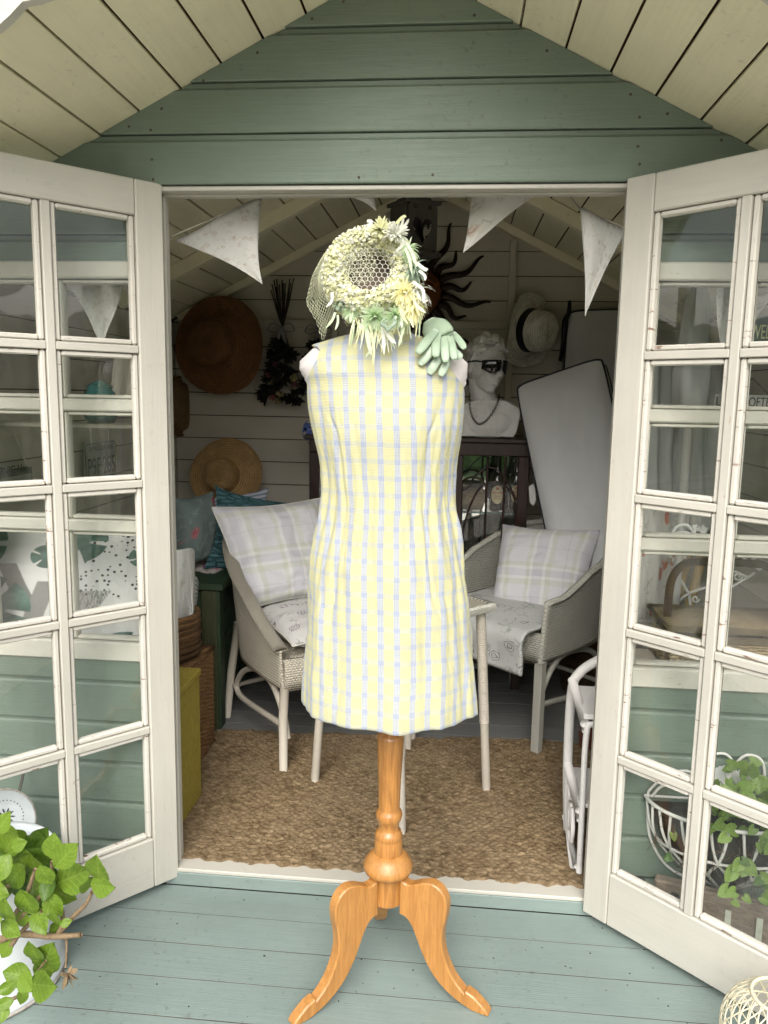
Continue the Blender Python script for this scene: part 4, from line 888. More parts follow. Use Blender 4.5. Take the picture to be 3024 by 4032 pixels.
pillow('cushion', [(-.945, 2.925, .935), (-.560, 3.215, .945), (-.455, 3.085, .560), (-.795, 2.835, .548)], .072, 'check_cloth', 'white cushion with lilac and sage check, propped in the cream armchair', 1, (.0035, 'piping_cream'), 'checked cushions on the armchairs', ears=-.01, pinch=.085, wr=.014, power=3.2)
pillow('cushion', [PY(1978, 2062, 3.37), PY(2365, 2085, 3.10), PY(2290, 2450, 3.02), PY(1922, 2425, 3.16)], .065, 'check_cloth', 'white cushion with lilac and sage check, propped in the grey armchair', 5, None, 'checked cushions on the armchairs', ears=-.01, pinch=.08, wr=.013, power=3.2)
pillow('seat_cushion', [W1(-.21, -.18, .474), W1(.22, -.18, .474), W1(.23, .268, .462), W1(-.215, .268, .462)], .060, 'grey_floral', 'white seat cushion with grey flowers, on the cream armchair', 3, (.003, 'piping_cream'))
# draped seat cloth on the grey chair
G, UV = [], []; nA, nB = 46, 60
for i in range(nA):
    row, uvr = [], []; a = -.248 + .475 * i / (nA - 1)
    for j in range(nB):
        t = j / (nB - 1); Lh = .52; s_ = t * .715
        if s_ < Lh: b, z = -.20 + s_, .500 + .018 * math.sin(pi * min(1, s_ / Lh)) * math.cos(a * 5)
        else:
            q = min(pi / 2, (s_ - Lh) / .05); ex = max(0, s_ - Lh - .05 * pi / 2); b, z = -.20 + Lh + .05 * math.sin(q) - .06 * ex, .500 - .05 * (1 - math.cos(q)) - ex
            z += .035 * (i / nA) * min(1, ex * 6)
        w_ = fbm(a * 7, t * 3, 2) * .008 + .012 * math.sin(a * 26 + t * 2) * max(0, t - .62) * 2
        row.append(W2(a * (1 - .05 * max(0, t - .6)), b + w_ + .012, z + .5 * w_)); uvr.append((a * 2.2 + .5, t * 1.7))
    G.append(row); UV.append(uvr)
mb = MB(); mb.grid(np.array(G), UV=np.array(UV)); add('seat_cloth', mb, 'pale_floral', None, smooth=True, label='pale grey cloth printed with hydrangeas and tulips, draped over the grey armchair seat', cat='cloth', mods=[('SOLIDIFY', dict(thickness=.012, offset=-1))])

# ------------------------------------------------------------------ table behind the dress
TB = empty('side_table', (-.155, 2.49, ZF), 'cream painted cane table with braided edge and splayed legs, standing behind the dress', 'table')
cor = [(-.155 + .295 * math.cos(a), 2.49 + .295 * math.sin(a)) for a in (0, pi / 2, pi, 3 * pi / 2)]; ft = [PZ(1915, 3110, ZF + .006), PZ(1605, 2950, ZF + .006), PZ(1240, 3075, ZF + .006), PZ(1580, 3280, ZF + .006)]
mb = MB(); mb.prism([(x * 1.0, y) for x, y in cor], (0, 0, .690), (1, 0, 0), (0, 1, 0), (0, 0, .018)); add('table_top', mb, 'loom', TB)
mb = MB()
for i in range(4): a, b = np.array([*cor[i], .699]), np.array([*cor[(i + 1) % 4], .699]); mb.tube([a, a * .5 + b * .5, b], .0145, 10)
add('braided_edge', mb, 'braid', TB, smooth=True)
for i in range(4):
    t0 = np.array([cor[i][0] * .86 - .155 * .14, cor[i][1] * .86 + 2.49 * .14, .69]); f0 = ft[i]; md = t0 + (f0 - t0) * .62
    mb = MB(); mb.tube([t0 + (f0 - t0) * q for q in (0, .5, .98, 1)], [.0145, .0145, .0145, .012], 14); lg = add('leg', mb, 'cane_cream', TB, smooth=True)
    mb = MB(); n = 60
    for q in range(n):
        c_ = t0 + (f0 - t0) * (.02 + .60 * q / n); mb.tube([c_, c_ + (f0 - t0) * .0035, c_ + (f0 - t0) * .007, c_ + (f0 - t0) * .0098], [.0150, .0172, .0172, .0150], 10, cap=False)
    add('leg_wrapping', mb, 'cane_cream', lg, smooth=True, loc=WLOC[lg.name])

# ------------------------------------------------------------------ storage box, hamper, yellow box
wood('green_wood', (.018, .040, .020, 1), (.035, .065, .030, 1), .6, 0, (24, 24, 3)); wood('green_wood_post', (.040, .048, .020, 1), (.065, .070, .030, 1), .6, 0, (24, 24, 3))
BX = empty('storage_box', (-1.15, 3.25, ZF), 'dark green stained wooden storage box against the side wall under the cushions', 'storage box'); bx0, bx1, by0, by1 = -1.395, -.912, 2.872, 3.70
for i in range(5):
    z0 = ZF + .04 + i * .105
    mb = MB(); mb.obox(((bx0 + bx1) / 2, by0 + .012, z0 + .05), ((bx1 - bx0) / 2 - .002, 0, 0), (0, .010, 0), (0, 0, .0505), .003); add('board', mb, 'green_wood', BX)
    mb = MB(); mb.obox((bx1 - .012, (by0 + by1) / 2, z0 + .05), (.010, 0, 0), (0, (by1 - by0) / 2 - .024, 0), (0, 0, .0505), .003); add('board', mb, 'green_wood', BX)
for x, y, ax, ay in ((bx1 - .028, by0 - .006, .030, .008), (bx1 + .006, by0 + .022, .008, .030), (bx1 + .006, by1 - .03, .008, .030)):
    mb = MB(); mb.obox((x, y, ZF + .285), (ax, 0, 0), (0, ay, 0), (0, 0, .284), .003); add('corner_post', mb, 'green_wood_post' if ax > ay else 'green_wood', BX)
for i in range(4):
    yy = by0 - .02 + i * .215; mb = MB(); mb.obox(((bx0 + bx1) / 2 + .01, yy + .105, ZF + .585), ((bx1 - bx0) / 2 + .02, 0, 0), (0, .106, 0), (0, 0, .013), .004); add('lid_board', mb, 'green_wood', BX)
def wicker_box(name, lo, hi, mat, label, cat, sides=('f', 'r'), lid=True):
    x0, y0, z0 = lo; x1, y1, z1 = hi; B = empty(name, ((x0 + x1) / 2, (y0 + y1) / 2, z0), label, cat)
    def face(P00, P10, P01):
        P00, P10, P01 = A_(P00), A_(P10), A_(P01); du, dv = P10 - P00, P01 - P00; lu, lv = np.linalg.norm(du), np.linalg.norm(dv); N = nrm(np.cross(du, dv)); nu, nv = max(6, int(lu / .0055)), max(6, int(lv / .005)); G, UV = [], []
        for i in range(nu + 1):
            G.append([P00 + du * i / nu + dv * j / nv + N * .0035 * math.sin(pi * (i * lu / nu / .022 + ((j * lv / nv / .010) // 1))) * math.sin(pi * ((j * lv / nv / .010) % 1)) for j in range(nv + 1)]); UV.append([(i * lu / nu, j * lv / nv) for j in range(nv + 1)])
        mb = MB(); mb.grid(np.array(G), UV=np.array(UV)); return mb
    add('woven_side', face((x0, y0, z0), (x1, y0, z0), (x0, y0, z1)), mat, B, smooth=True); add('woven_side', face((x1, y0, z0), (x1, y1, z0), (x1, y0, z1)), mat, B, smooth=True)
    add('woven_side', face((x0, y1, z0), (x0, y0, z0), (x0, y1, z1)), mat, B, smooth=True); add('woven_side', face((x1, y1, z0), (x0, y1, z0), (x1, y1, z1)), mat, B, smooth=True)
    if lid: add('lid', face((x0 - .006, y0 - .006, z1 + .004), (x1 + .006, y0 - .006, z1 + .004), (x0 - .006, y1 + .006, z1 + .004)), mat, B, smooth=True)
    for z in (z0 + .008, z1 + .002): mb = MB(); mb.tube([(x0, y0, z), (x1, y0, z), (x1, y1, z), (x0, y1, z)], .010, 8, closed=True); add('rim', mb, mat, B, smooth=True)
    return B
wicker_box('wicker_hamper', (-1.27, 2.46, ZF), (-.887, 2.74, .425), 'wicker', 'brown wicker hamper with lid, standing between the storage box and yellow box', 'hamper')
BK = empty('wicker_basket', (-1.05, 2.60, .44), 'small ribbed wicker basket standing on the brown hamper', 'basket')
mb = MB(); mb.lathe([(.10, .442), (.125, .47), (.135, .52), (.137, .60), (.130, .605), (.125, .60), (.12, .47)], (-1.03, 2.60, 0), 40); add('basket_body', mb, 'wicker', BK, smooth=True)
mb = MB()
for q in range(7): mb.tube(arc((-1.03, 2.60, .46 + .021 * q), .131 + .003 * (q % 2), 0, 2 * pi, 48, (1, 0, 0), (0, 1, 0)), .008, 6)
add('woven_band', mb, 'wicker', BK, smooth=True)
k = NT('mustard_weave'); k.base(k.mix(k.step(k.noise(k.pos((1, 1, .4)), 160, 3), .3, .7), (.24, .19, .020, 1), (.36, .295, .045, 1))); k.rough(.85); k.bump(k.noise(k.pos(), 420, 3), .5, .002); MATS['mustard_weave'] = k.m
YB_ = MB(); YB_.obox((-.955, 2.218, ZF + .012 + .207), (.152, 0, 0), (0, .122, 0), (0, 0, .207), .006)
yo = add('yellow_box', YB_, 'mustard_weave', None, label='mustard yellow fabric covered box just inside the left door', cat='box')
mb = MB(); mb.obox((-.955, 2.218, ZF + .012 + .414 + .012), (.156, 0, 0), (0, .126, 0), (0, 0, .012), .004); add('lid', mb, 'mustard_weave', yo, loc=WLOC[yo.name])
# cushions piled on the storage box
pillow('cushion', [PY(857, 1925, 3.16), PY(1165, 1985, 3.36), PY(1130, 2290, 3.30), PY(815, 2230, 3.06)], .06, 'teal_ruched', 'teal ruched cushion behind the cream armchair', 11, ears=.08, wr=.010)
pillow('cushion', [PY(690, 1965, 3.05), PY(840, 1935, 3.20), PY(850, 2200, 3.15), PY(690, 2245, 3.0)], .075, 'rose_floral', 'grey-green cushion printed with red roses, on the storage box', 13, ears=.02)
pillow('cushion', [PY(800, 1965, 3.52), PY(1050, 1928, 3.56), PY(1052, 2140, 3.54), PY(800, 2160, 3.50)], .04, 'blue_stripe', 'blue and white striped cushion tucked behind the teal one', 15, ears=.06)
pillow('cushion', [PY(745, 2225, 3.25), PY(905, 2235, 3.20), PY(880, 2330, 2.95), PY(700, 2335, 2.97)], .05, 'patchwork', 'patchwork cushion with a pink spotted patch, lying on the storage box', 17, ears=.06)
pillow('cushion', [PY(735, 2185, 3.40), PY(930, 2190, 3.40), PY(925, 2260, 3.12), PY(720, 2275, 3.10)], .045, 'patchwork', 'pink edged floral cushion under the teal cushion', 19, ears=.04)
# folded linen hanging over the basket
def hang(name, pts_top, pts_bot, mat, label, cat='cloth', amp=.012, freq=5, nU=40, nV=34, seed=0, thick=.004, uvs=(1, 1)):
    a, b = spline(pts_top, nU), spline(pts_bot, nU); G, UV = [], []
    for i in range(nU):
        d = np.cross(b[i] - a[i], [0, 0, 1.0]); d = np.array([.3, -1, 0]); row, uvr = [], []
        for j in range(nV):
            t = j / (nV - 1); p = a[i] * (1 - t) + b[i] * t; q = amp * (.4 + .6 * t) * (math.sin(i / nU * freq * 2 * pi + seed + 1.3 * t) + .6 * fbm(i / nU * 4 + seed, t * 3, seed)); row.append(p + d * q); uvr.append((i / nU * uvs[0], t * uvs[1]))
        G.append(row); UV.append(uvr)
    mb = MB(); mb.grid(np.array(G), UV=np.array(UV)); return add(name, mb, mat, None, smooth=True, label=label, cat=cat, mods=[('SOLIDIFY', dict(thickness=thick, offset=0))])
hang('folded_linen', [PY(690, 2165, 2.66), PY(745, 2160, 2.70), PY(765, 2165, 2.76)], [PY(690, 2445, 2.58), PY(745, 2450, 2.62), PY(768, 2400, 2.70)], 'white_floral', 'white linen printed with grey flowers, hanging over the basket beside the door', amp=.016, freq=1.3)
hang('folded_linen', [PY(735, 2260, 2.70), PY(770, 2270, 2.76), PY(782, 2290, 2.82)], [PY(735, 2405, 2.66), PY(765, 2390, 2.72), PY(775, 2370, 2.80)], 'grey_stripe', 'grey and white striped linen folded beside the flowered linen', amp=.012, freq=1.0, seed=2)
# ------------------------------------------------------------------ straw hats on the walls
def straw(name, col, rough=.65):
    k = NT(name); sep = k.n('ShaderNodeSeparateXYZ'); k.l(k.pos((1, 1, 1), 'uv'), sep.inputs[0]); r = k.math('ABSOLUTE', k.math('SINE', k.math('MULTIPLY', sep.outputs[1], pi / .011))); br = k.math('ABSOLUTE', k.math('SINE', k.math('MULTIPLY', k.math('ADD', k.math('MULTIPLY', sep.outputs[0], 220), k.math('MULTIPLY', sep.outputs[1], 300)), 1.0)))
    t = k.noise(k.pos(), 26, 5, .7); c = k.mix(k.step(t, .3, .7), sc(col, .75), sc(col, 1.25)); c = k.mix(k.math('MULTIPLY', k.math('SUBTRACT', 1.0, k.step(r, .1, .5)), .55), c, sc(col, .35)); k.base(c); k.rough(rough)
    k.bump(k.math('ADD', r, k.math('MULTIPLY', br, .4)), .8, .004); MATS[name] = k.m
straw('straw_dark', (.17, .070, .018, 1)); straw('straw', (.44, .275, .115, 1)); straw('straw_mid', (.20, .115, .04, 1)); straw('straw_cream', (.70, .67, .57, 1))
def brim_hat(name, c, axis, R, rc, hc, mat, label, off=(0, 0), wave=.01, seed=0, n=72, brim_drop=.02, ribbon=None, flat_top=False, up=(0, 0, 1)):
    A = nrm(axis); X = nrm(np.cross(up, A)); Yv = np.cross(A, X); c = A_(c); G, UV = [], []
    prof = [(.001, hc), (rc * .35, hc * .995), (rc * .65, hc * .95), (rc * .88, hc * .80), (rc * .97, hc * .5), (rc, hc * .25), (rc * 1.03, hc * .06), (rc * 1.14, -.004), (rc + (R - rc) * .35, -brim_drop * .7), (rc + (R - rc) * .7, -brim_drop * .55), (R * .97, .0), (R, .004)]
    P = spline([(a, b, 0) for a, b in prof], 46)[:, :2]; Ls = np.concatenate([[0], np.cumsum(np.linalg.norm(np.diff(P, axis=0), axis=1))])
    for j in range(n):
        th = 2 * pi * j / n; row = []
        for (r, h) in P:
            q = max(0, (r - rc) / (R - rc)); o = 1 - q; w_ = wave * q * q * (math.sin(2 * th + seed) + .5 * math.sin(3 * th + seed * 2)); hh = h + w_ - (.018 * math.exp(-((r * math.cos(th)) / (rc * .22)) ** 2) * max(0, 1 - r / rc) if flat_top else 0)
            row.append(c + X * (r * math.cos(th) + off[0] * o) + Yv * (r * math.sin(th) + off[1] * o) + A * hh)
        G.append(row); UV.append([(j / n, s_) for s_ in Ls])
    mb = MB(); mb.grid(np.array(G), closed_u=True, UV=np.array(UV)); o = add(name, mb, mat, None, smooth=True, label=label, cat='hat', mods=[('SOLIDIFY', dict(thickness=.003, offset=-1))])
    if ribbon:
        G = []
        for h0, h1 in ((.06, .10), (.10, .40), (.40, .44)): pass
        for hh, rr in ((hc * .03, rc * 1.05), (hc * .06, rc * 1.065), (hc * .40, rc * 1.015), (hc * .42, rc * 1.0)): G.append([c + X * (rr * math.cos(2 * pi * j / n) + off[0]) + Yv * (rr * math.sin(2 * pi * j / n) + off[1]) + A * hh for j in range(n)])
        mb = MB(); mb.grid(np.array(G), closed_v=True); add('hat_band', mb, ribbon, o, smooth=True, loc=WLOC[o.name])
    return o
brim_hat('straw_hat', PY(866, 1360, 3.70), (-.16, -.97, .02), .232, .112, .075, 'straw_dark', 'large dark brown wide-brimmed straw hat hung on the back wall', (-.035, .005), .016, 1)
brim_hat('straw_hat', PY(893, 1873, 3.70), (-.10, -.95, .18), .186, .082, .07, 'straw', 'golden straw sun hat leaning against the wall behind the cushions', (-.018, 0), .012, 2)
brim_hat('straw_hat', PXX(705, 1600, -1.385), (.96, -.25, .0), .150, .12, .035, 'straw_mid', 'brown straw hat seen edge-on on the side wall beside the door', (0, 0), .006, 3)
plain('black_ribbon', (.006, .006, .008, 1), .55)
brim_hat('panama_hat', PY(2082, 1300, 3.74), (.72, -.68, -.12), .170, .095, .125, 'straw_cream', 'cream panama hat with black band hung on the back wall', (.0, .0), .026, 2.2, ribbon='black_ribbon', flat_top=True)
mb = MB(); mb.tube(spline([PY(2243, 1186, 3.76), PY(2240, 1230, 3.74), PY(2226, 1262, 3.73), PY(2220, 1330, 3.74), PY(2205, 1420, 3.78)], 24), [.008 + .006 * math.sin(i / 23 * pi) ** 2 for i in range(24)], 8); add('umbrella_handle', mb, 'black_ribbon', None, smooth=True, label='black umbrella handle hanging between the panama hat and grey pad', cat='umbrella')

# ------------------------------------------------------------------ dried bouquets
plain('dry_stem', (.028, .022, .012, 1), .9, .3, 40); plain('dry_leaf', (.014, .014, .008, 1), .9, .4, 40); plain('dry_rose', (.24, .09, .09, 1), .85, .35, 40); plain('dry_cream', (.30, .25, .12, 1), .85, .3, 40); plain('grey_ribbon', (.20, .20, .20, 1), .7, .1)
def bouquet(tx, ty, Y, label, seed, k_=1.0):
    r = random.Random(seed); tie = PY(tx, ty, Y); B = empty('dried_bouquet', tie, label, 'dried flowers', 'bunches of dried flowers on the back wall')
    for i in range(18):
        a, b = r.uniform(-.055, .055), r.uniform(-.02, .02); mb = MB(); h = r.uniform(.16, .235) * k_; mb.tube([tie + A_((-a * .9, b, -.14)), tie + A_((0, b * .3, 0)), tie + A_((a * .6, b, h * .5)), tie + A_((a * 1.1, b, h))], .0032, 5); add('stem', mb, 'dry_stem', B, smooth=True)
    for i in range(64):
        th = r.uniform(-1, 1); d = r.uniform(.05, .20) * k_ if i > 42 else r.uniform(.16, .35) * k_; p = tie + A_((th * d * .26 + r.uniform(-.015, .015), r.uniform(-.05, .015), -d)); rose = r.random() if i < 43 else .9; A = nrm([th * .8, -.7, -.6 + r.uniform(-.4, .4)]); mb = MB(); m_ = 'dry_rose' if rose < .20 else ('dry_cream' if rose < .36 else 'dry_leaf')
        X = nrm(np.cross(A, [.2, .3, 1])); Yv = np.cross(A, X); R = r.uniform(.016, .026)
        for q in range(10 if m_ != 'dry_leaf' else 14):
            t = q * 2.4; rad = R * (.25 + .75 * q / 10); D = X * math.cos(t) + Yv * math.sin(t); L = R * (1.1 if m_ != 'dry_leaf' else 2.0); S_ = nrm(np.cross(D, A)); pts = [p + D * rad * .3, p + D * rad * .75 + A * L * .45, p + D * rad * (1.0 if m_ != 'dry_leaf' else 1.6) + A * L * .8]
            strip(mb, pts, [R * .25, R * .5, R * .18], [nrm(S_ + A * r.uniform(-.4, .4))] * 3)
        add('flower' if m_ != 'dry_leaf' else 'leaf_spray', mb, m_, B, smooth=True)
    mb = MB()
    for sx in (-1, 1): mb.tube(spline([tie + A_((0, -.02, 0)), tie + A_((sx * .04, -.035, .02)), tie + A_((sx * .065, -.03, -.01)), tie + A_((sx * .03, -.03, -.02)), tie + A_((0, -.022, 0))], 16), .011, 6, flat=(.25, 1), up=(0, -1, 0)); mb.tube(spline([tie + A_((0, -.02, 0)), tie + A_((sx * .015, -.03, -.05)), tie + A_((sx * .03, -.03, -.11))], 10), .009, 6, flat=(1, .25), up=(0, -1, 0))
    add('ribbon_bow', mb, 'grey_ribbon', B, smooth=True)
bouquet(1112, 1292, 3.74, 'larger bunch of dried roses hung upside down beside the dark straw hat', 3, 1.0)
bouquet(1258, 1300, 3.76, 'dried flower bunch half hidden behind the veil of the flowered hat', 4, .8)

# ------------------------------------------------------------------ sun plaque
plain('bronze_dark', (.020, .009, .005, 1), .45, .4, 30, metal=.6, spec=.5); plain('bronze_face', (.16, .055, .014, 1), .4, .35, 14, metal=.5)
SC = PY(1645, 1150, 3.80); SUNP = empty('sun_plaque', SC, 'dark bronze sun face wall plaque with wavy rays, on the back wall', 'wall plaque')
mb = MB(); mb.lathe([(.001, .036), (.05, .030), (.09, .016), (.112, .004), (.120, 0), (.12, -.012)], SC, 36, (0, -1, 0)); add('face', mb, 'bronze_face', SUNP, smooth=True)
mb = MB()
for sx in (-1, 1):
    mb.tube(spline([SC + A_((sx * .018, -.040, .038)), SC + A_((sx * .05, -.038, .052)), SC + A_((sx * .082, -.026, .034))], 10), .005, 6); mb.ball(SC + A_((sx * .045, -.032, .022)), (.016, .006, .009), 10, 6)
mb.tube([SC + A_((0, -.036, .035)), SC + A_((0, -.050, -.012)), SC + A_((0, -.036, -.020))], [.007, .012, .010], 8); mb.tube(spline([SC + A_((-.035, -.034, -.048)), SC + A_((0, -.040, -.056)), SC + A_((.035, -.034, -.048))], 10), .006, 6); add('face_relief', mb, 'bronze_face', SUNP, smooth=True)
for i in range(20):
    a = 2 * pi * i / 20 + .12; L = .235 if i % 2 else .145; D = A_((math.cos(a), 0, math.sin(a))); Nn = A_((-math.sin(a), 0, math.cos(a))); pts = [SC + D * (.112 + L * t) + Nn * .018 * math.sin(t * 7.2 + (i % 2)) * (.3 + t) + A_((0, -.004, 0)) for t in np.linspace(0, 1, 16)]
    mb = MB(); mb.tube(pts, [.015 * (1 - t) ** .75 + .004 for t in np.linspace(0, 1, 16)], 8, flat=(1, .45), up=(0, 1, 0)); add('ray', mb, 'bronze_dark', SUNP, smooth=True)

# ------------------------------------------------------------------ heart lantern
paint('grey_wood', (.085, .080, .068, 1), (20, 20, 3), .8, .25, .66, (.03, .028, .024, 1), .4, .4)
LY = 3.15; LC = PY(1604, 885, LY); LN = empty('heart_lantern', LC + A_((0, .07, -.12)), 'weathered grey wooden lantern with heart cut-outs hanging from the roof', 'lantern')
hh = PY(1604, 795, LY)[2], PY(1604, 985, LY)[2]; hgt = hh[0] - hh[1]; fr_ = nrm(A_((.86, .50, 0))); fl_ = nrm(A_((-.60, .80, 0)))
heart = [(.16 * (16 * math.sin(t) ** 3) / 16, .16 * (13 * math.cos(t) - 5 * math.cos(2 * t) - 2 * math.cos(3 * t) - math.cos(4 * t)) / 16) for t in np.linspace(0, 2 * pi, 49)[:-1]]
def panel(o, u, wdt):
    mb = MB(); N = nrm(np.cross(u, [0, 0, 1])); n = len(heart); ks = wdt / .45
    inn = [(a * ks * 1.0 + wdt / 2, b * ks * 1.25 + hgt * .47) for a, b in heart]; out = []
    for (a, b) in inn:
        da, db = a - wdt / 2, b - hgt * .47; s_ = min((wdt / 2) / max(abs(da), 1e-6), (hgt * (.53 if db > 0 else .47)) / max(abs(db), 1e-6)); out.append((wdt / 2 + da * s_, hgt * .47 + db * s_))
    R = lambda L, d: [A_(o) + A_(u) * a + A_((0, 0, b)) + N * d for a, b in L]
    mb.grid(np.array([R(out, 0), R(inn, 0), R(inn, .008), R(out, .008)]), closed_u=True, closed_v=True); return mb
O0 = A_((LC[0], LC[1], hh[1])); w1, w2 = .125, .115
add('panel', panel(O0, fr_, w1), 'grey_wood', LN); add('panel', panel(O0 + fl_ * w2, -fl_, w2), 'grey_wood', LN); add('panel', panel(O0 + fl_ * w2, fr_, w1), 'grey_wood', LN); add('panel', panel(O0 + fr_ * w1, fl_, w2), 'grey_wood', LN)
cN = O0 + fr_ * w1 / 2 + fl_ * w2 / 2
for nm, z, e_, th in (('base_plate', hh[1] - .008, .018, .008), ('top_plate', hh[0] + .007, .016, .007), ('lid', hh[0] + .022, -.012, .008)): mb = MB(); mb.obox(A_((cN[0], cN[1], z)), fr_ * (w1 / 2 + e_), fl_ * (w2 / 2 + e_), (0, 0, th), .002); add(nm, mb, 'grey_wood', LN)
mb = MB(); mb.tube([A_((cN[0], cN[1], hh[0] + .03)), A_((cN[0], cN[1], roofz(cN[0]) - .01))], .0025, 6); add('hanging_wire', mb, 'screw', LN)
for q in (.25, .75): mb = MB(); mb.obox(O0 + fr_ * w1 * q + A_((0, 0, hgt * .93)) - np.cross(fr_, [0, 0, 1]) * -.004, fr_ * .010, np.cross(fr_, [0, 0, 1]) * .004, (0, 0, .010), .002); add('hinge', mb, 'black_ribbon', LN)

# ------------------------------------------------------------------ display cabinet
wood('mahogany', (.014, .0045, .003, 1), (.030, .009, .005, 1), .35, .2, (20, 20, 2.5)); k = NT('mirror'); k.p.inputs['Metallic'].default_value = 1; k.p.inputs['Roughness'].default_value = .03; k.base((.72, .75, .74, 1)); MATS['mirror'] = k.m
plain('glass_edge', (.03, .09, .08, 1), .1, .1)
CB = empty('display_cabinet', (-.165, 3.62, ZF), 'dark mahogany glass-fronted display cabinet against the back wall', 'cabinet'); cx0, cx1, cy0, cy1, ctz = -.655, .325, 3.44, 3.78, 1.200
def cbox(nm, lo, hi, mat='mahogany', ch=.003):
    lo, hi = A_(lo), A_(hi); mb = MB(); c_ = (lo + hi) / 2; h_ = (hi - lo) / 2; mb.obox(c_, (h_[0], 0, 0), (0, h_[1], 0), (0, 0, h_[2]), ch); return add(nm, mb, mat, CB)
cbox('top', (cx0 - .018, cy0 - .022, ctz - .020), (cx1 + .018, cy1, ctz)); cbox('frieze', (cx0, cy0, ctz - .078), (cx1, cy1 - .02, ctz - .0205)); cbox('base', (cx0, cy0, .16), (cx1, cy1, .30))
for x0, x1 in ((cx0, cx0 + .045), (-.045, -.004), (-.003, .036), (cx1 - .048, cx1)): cbox('stile', (x0, cy0 + .001, .3005), (x1, cy0 + .028, ctz - .0785))
for x in (cx0 + .02, cx1 - .02): cbox('leg', (x - .018, cy0 + .01, ZF), (x + .018, cy0 + .046, .1595)); cbox('leg', (x - .018, cy1 - .05, ZF), (x + .018, cy1 - .014, .1595))
for x in (cx0 + .004, cx1 - .010): cbox('end_panel', (x, cy0 + .030, .62), (x + .006, cy1 - .01, ctz - .079), 'cabinet_glass', 0); cbox('end_stile', (x - .004, cy1 - .04, .3005), (x + .010, cy1 - .006, ctz - .0786))
cbox('mirror_back', (cx0 + .01, cy1 - .012, .302), (cx1 - .012, cy1 - .004, ctz - .08), 'mirror', 0)
cbox('shelf', (cx0 + .02, cy0 + .04, .860), (cx1 - .02, cy1 - .02, .866), 'cabinet_glass', 0); mb = MB(); mb.box((cx0 + .02, cy0 + .037, .859), (cx1 - .02, cy0 + .0395, .867)); add('shelf_edge', mb, 'glass_edge', CB)
for a, b in ((cx0 + .046, -.046), (.037, cx1 - .049)): cbox('door_glass', (a, cy0 + .014, .31), (b, cy0 + .017, ctz - .082), 'cabinet_glass', 0)
xa, xb = .036, cx1 - .048; xm = (xa + xb) / 2
def trace(pts, r=.006): mb = MB(); mb.tube(spline([A_((x, cy0 + .008, z)) for x, z in pts], 30), r, 6, flat=(1, .8)); add('tracery', mb, 'mahogany', CB, smooth=True)
trace([(xm - .012, ctz - .08), (xm - .014, .9), (xm - .014, .7), (xm - .014, .35)], .0075); trace([(xb - .055, ctz - .08), (xb - .056, .95), (xb - .057, .8), (xb - .06, .35)], .0075)
trace([(xa + .004, .70), (xa + .012, .80), (xa + .04, .905), (xa + .085, .985), (xm + .04, 1.005), (xb - .02, .955), (xb - .004, .90), (xb - .002, .80)]); trace([(xa, .965), (xa + .03, .985), (xa + .055, 1.03), (xm - .014, 1.075)], .005); trace([(xm - .014, 1.075), (xm + .03, 1.06), (xb - .05, 1.02), (xb, .93)], .005)
k = NT('brown_glass'); k.base((.012, .005, .003, 1)); k.rough(.06); k.p.inputs['Specular IOR Level'].default_value = .6; k.p.inputs['Coat Weight'].default_value = .5; MATS['brown_glass'] = k.m
plain('label_cream', (.55, .48, .28, 1), .6, .05); plain('label_red', (.36, .035, .03, 1), .6, .1); plain('label_dark', (.20, .07, .02, 1), .6, .1)
def bottle(x, y, label):
    z = .8665; B = empty('beer_bottle', (x, y, z), label, 'bottle', 'beer bottles in the cabinet'); mb = MB()
    mb.lathe([(.001, 0), (.030, 0), (.034, .004), (.0345, .12), (.033, .142), (.022, .168), (.0155, .19), (.0135, .232), (.0155, .236), (.0155, .246), (.0135, .250), (.001, .251)], (x, y, z), 24); add('glass_body', mb, 'brown_glass', B, smooth=True)
    G = []; R = .0352; n = 26
    ring = [[A_((x + R * math.sin(s_ * .030 * q * math.cos(t) / R if True else 0), y - R * math.cos(.030 * q * math.cos(t) / R), z + .073 + .042 * q * math.sin(t))) for t in np.linspace(0, 2 * pi, n, endpoint=False) for s_ in (1,)] for q in (0.001, .5, 1.0)]
    mb = MB(); mb.grid(np.array(ring), closed_v=True); add('label', mb, 'label_cream', B, smooth=True)
    yy = y - R - .0010
    text('lettering', 'BathamS', .016, (x - .0235, yy, z + .078), (1, 0, 0), (0, 0, 1), 'label_red', B, width=.047); text('lettering', 'Best', .0105, (x - .0125, yy, z + .064), (1, 0, 0), (0, 0, 1), 'label_dark', B, width=.024); text('lettering', 'Bitter', .0105, (x - .0155, yy, z + .053), (1, 0, 0), (0, 0, 1), 'label_dark', B, width=.031)
    mb = MB(); mb.lathe([(.001, 0), (.0075, 0), (.0075, .0006), (.001, .0006)], (x, yy + .0005, z + .102), 6, (0, -1, 0)); add('badge', mb, 'label_red', B)
bottle(.196, 3.565, 'dark beer bottle with cream oval label, nearer the middle of the cabinet'); bottle(.286, 3.60, 'dark beer bottle with cream oval label, nearest the cabinet end')
WB = empty('wicker_bowl', (.085, 3.58, .8665), 'pale wicker bowl basket on the glass shelf beside the bottles', 'basket'); mb = MB(); mb.lathe([(.001, .8667), (.045, .8667), (.060, .90), (.068, .95), (.064, .952), (.05, .90), (.001, .89)], (.085, 3.58, 0), 30); add('basket_body', mb, 'wicker_pale', WB, smooth=True)
for q in range(8): mb = MB(); mb.tube(arc((.085, 3.58, .875 + .0105 * q), .049 + .0024 * q, 0, 2 * pi, 36, (1, 0, 0), (0, 1, 0)), .0042, 6); add('woven_band', mb, 'wicker_pale', WB, smooth=True)
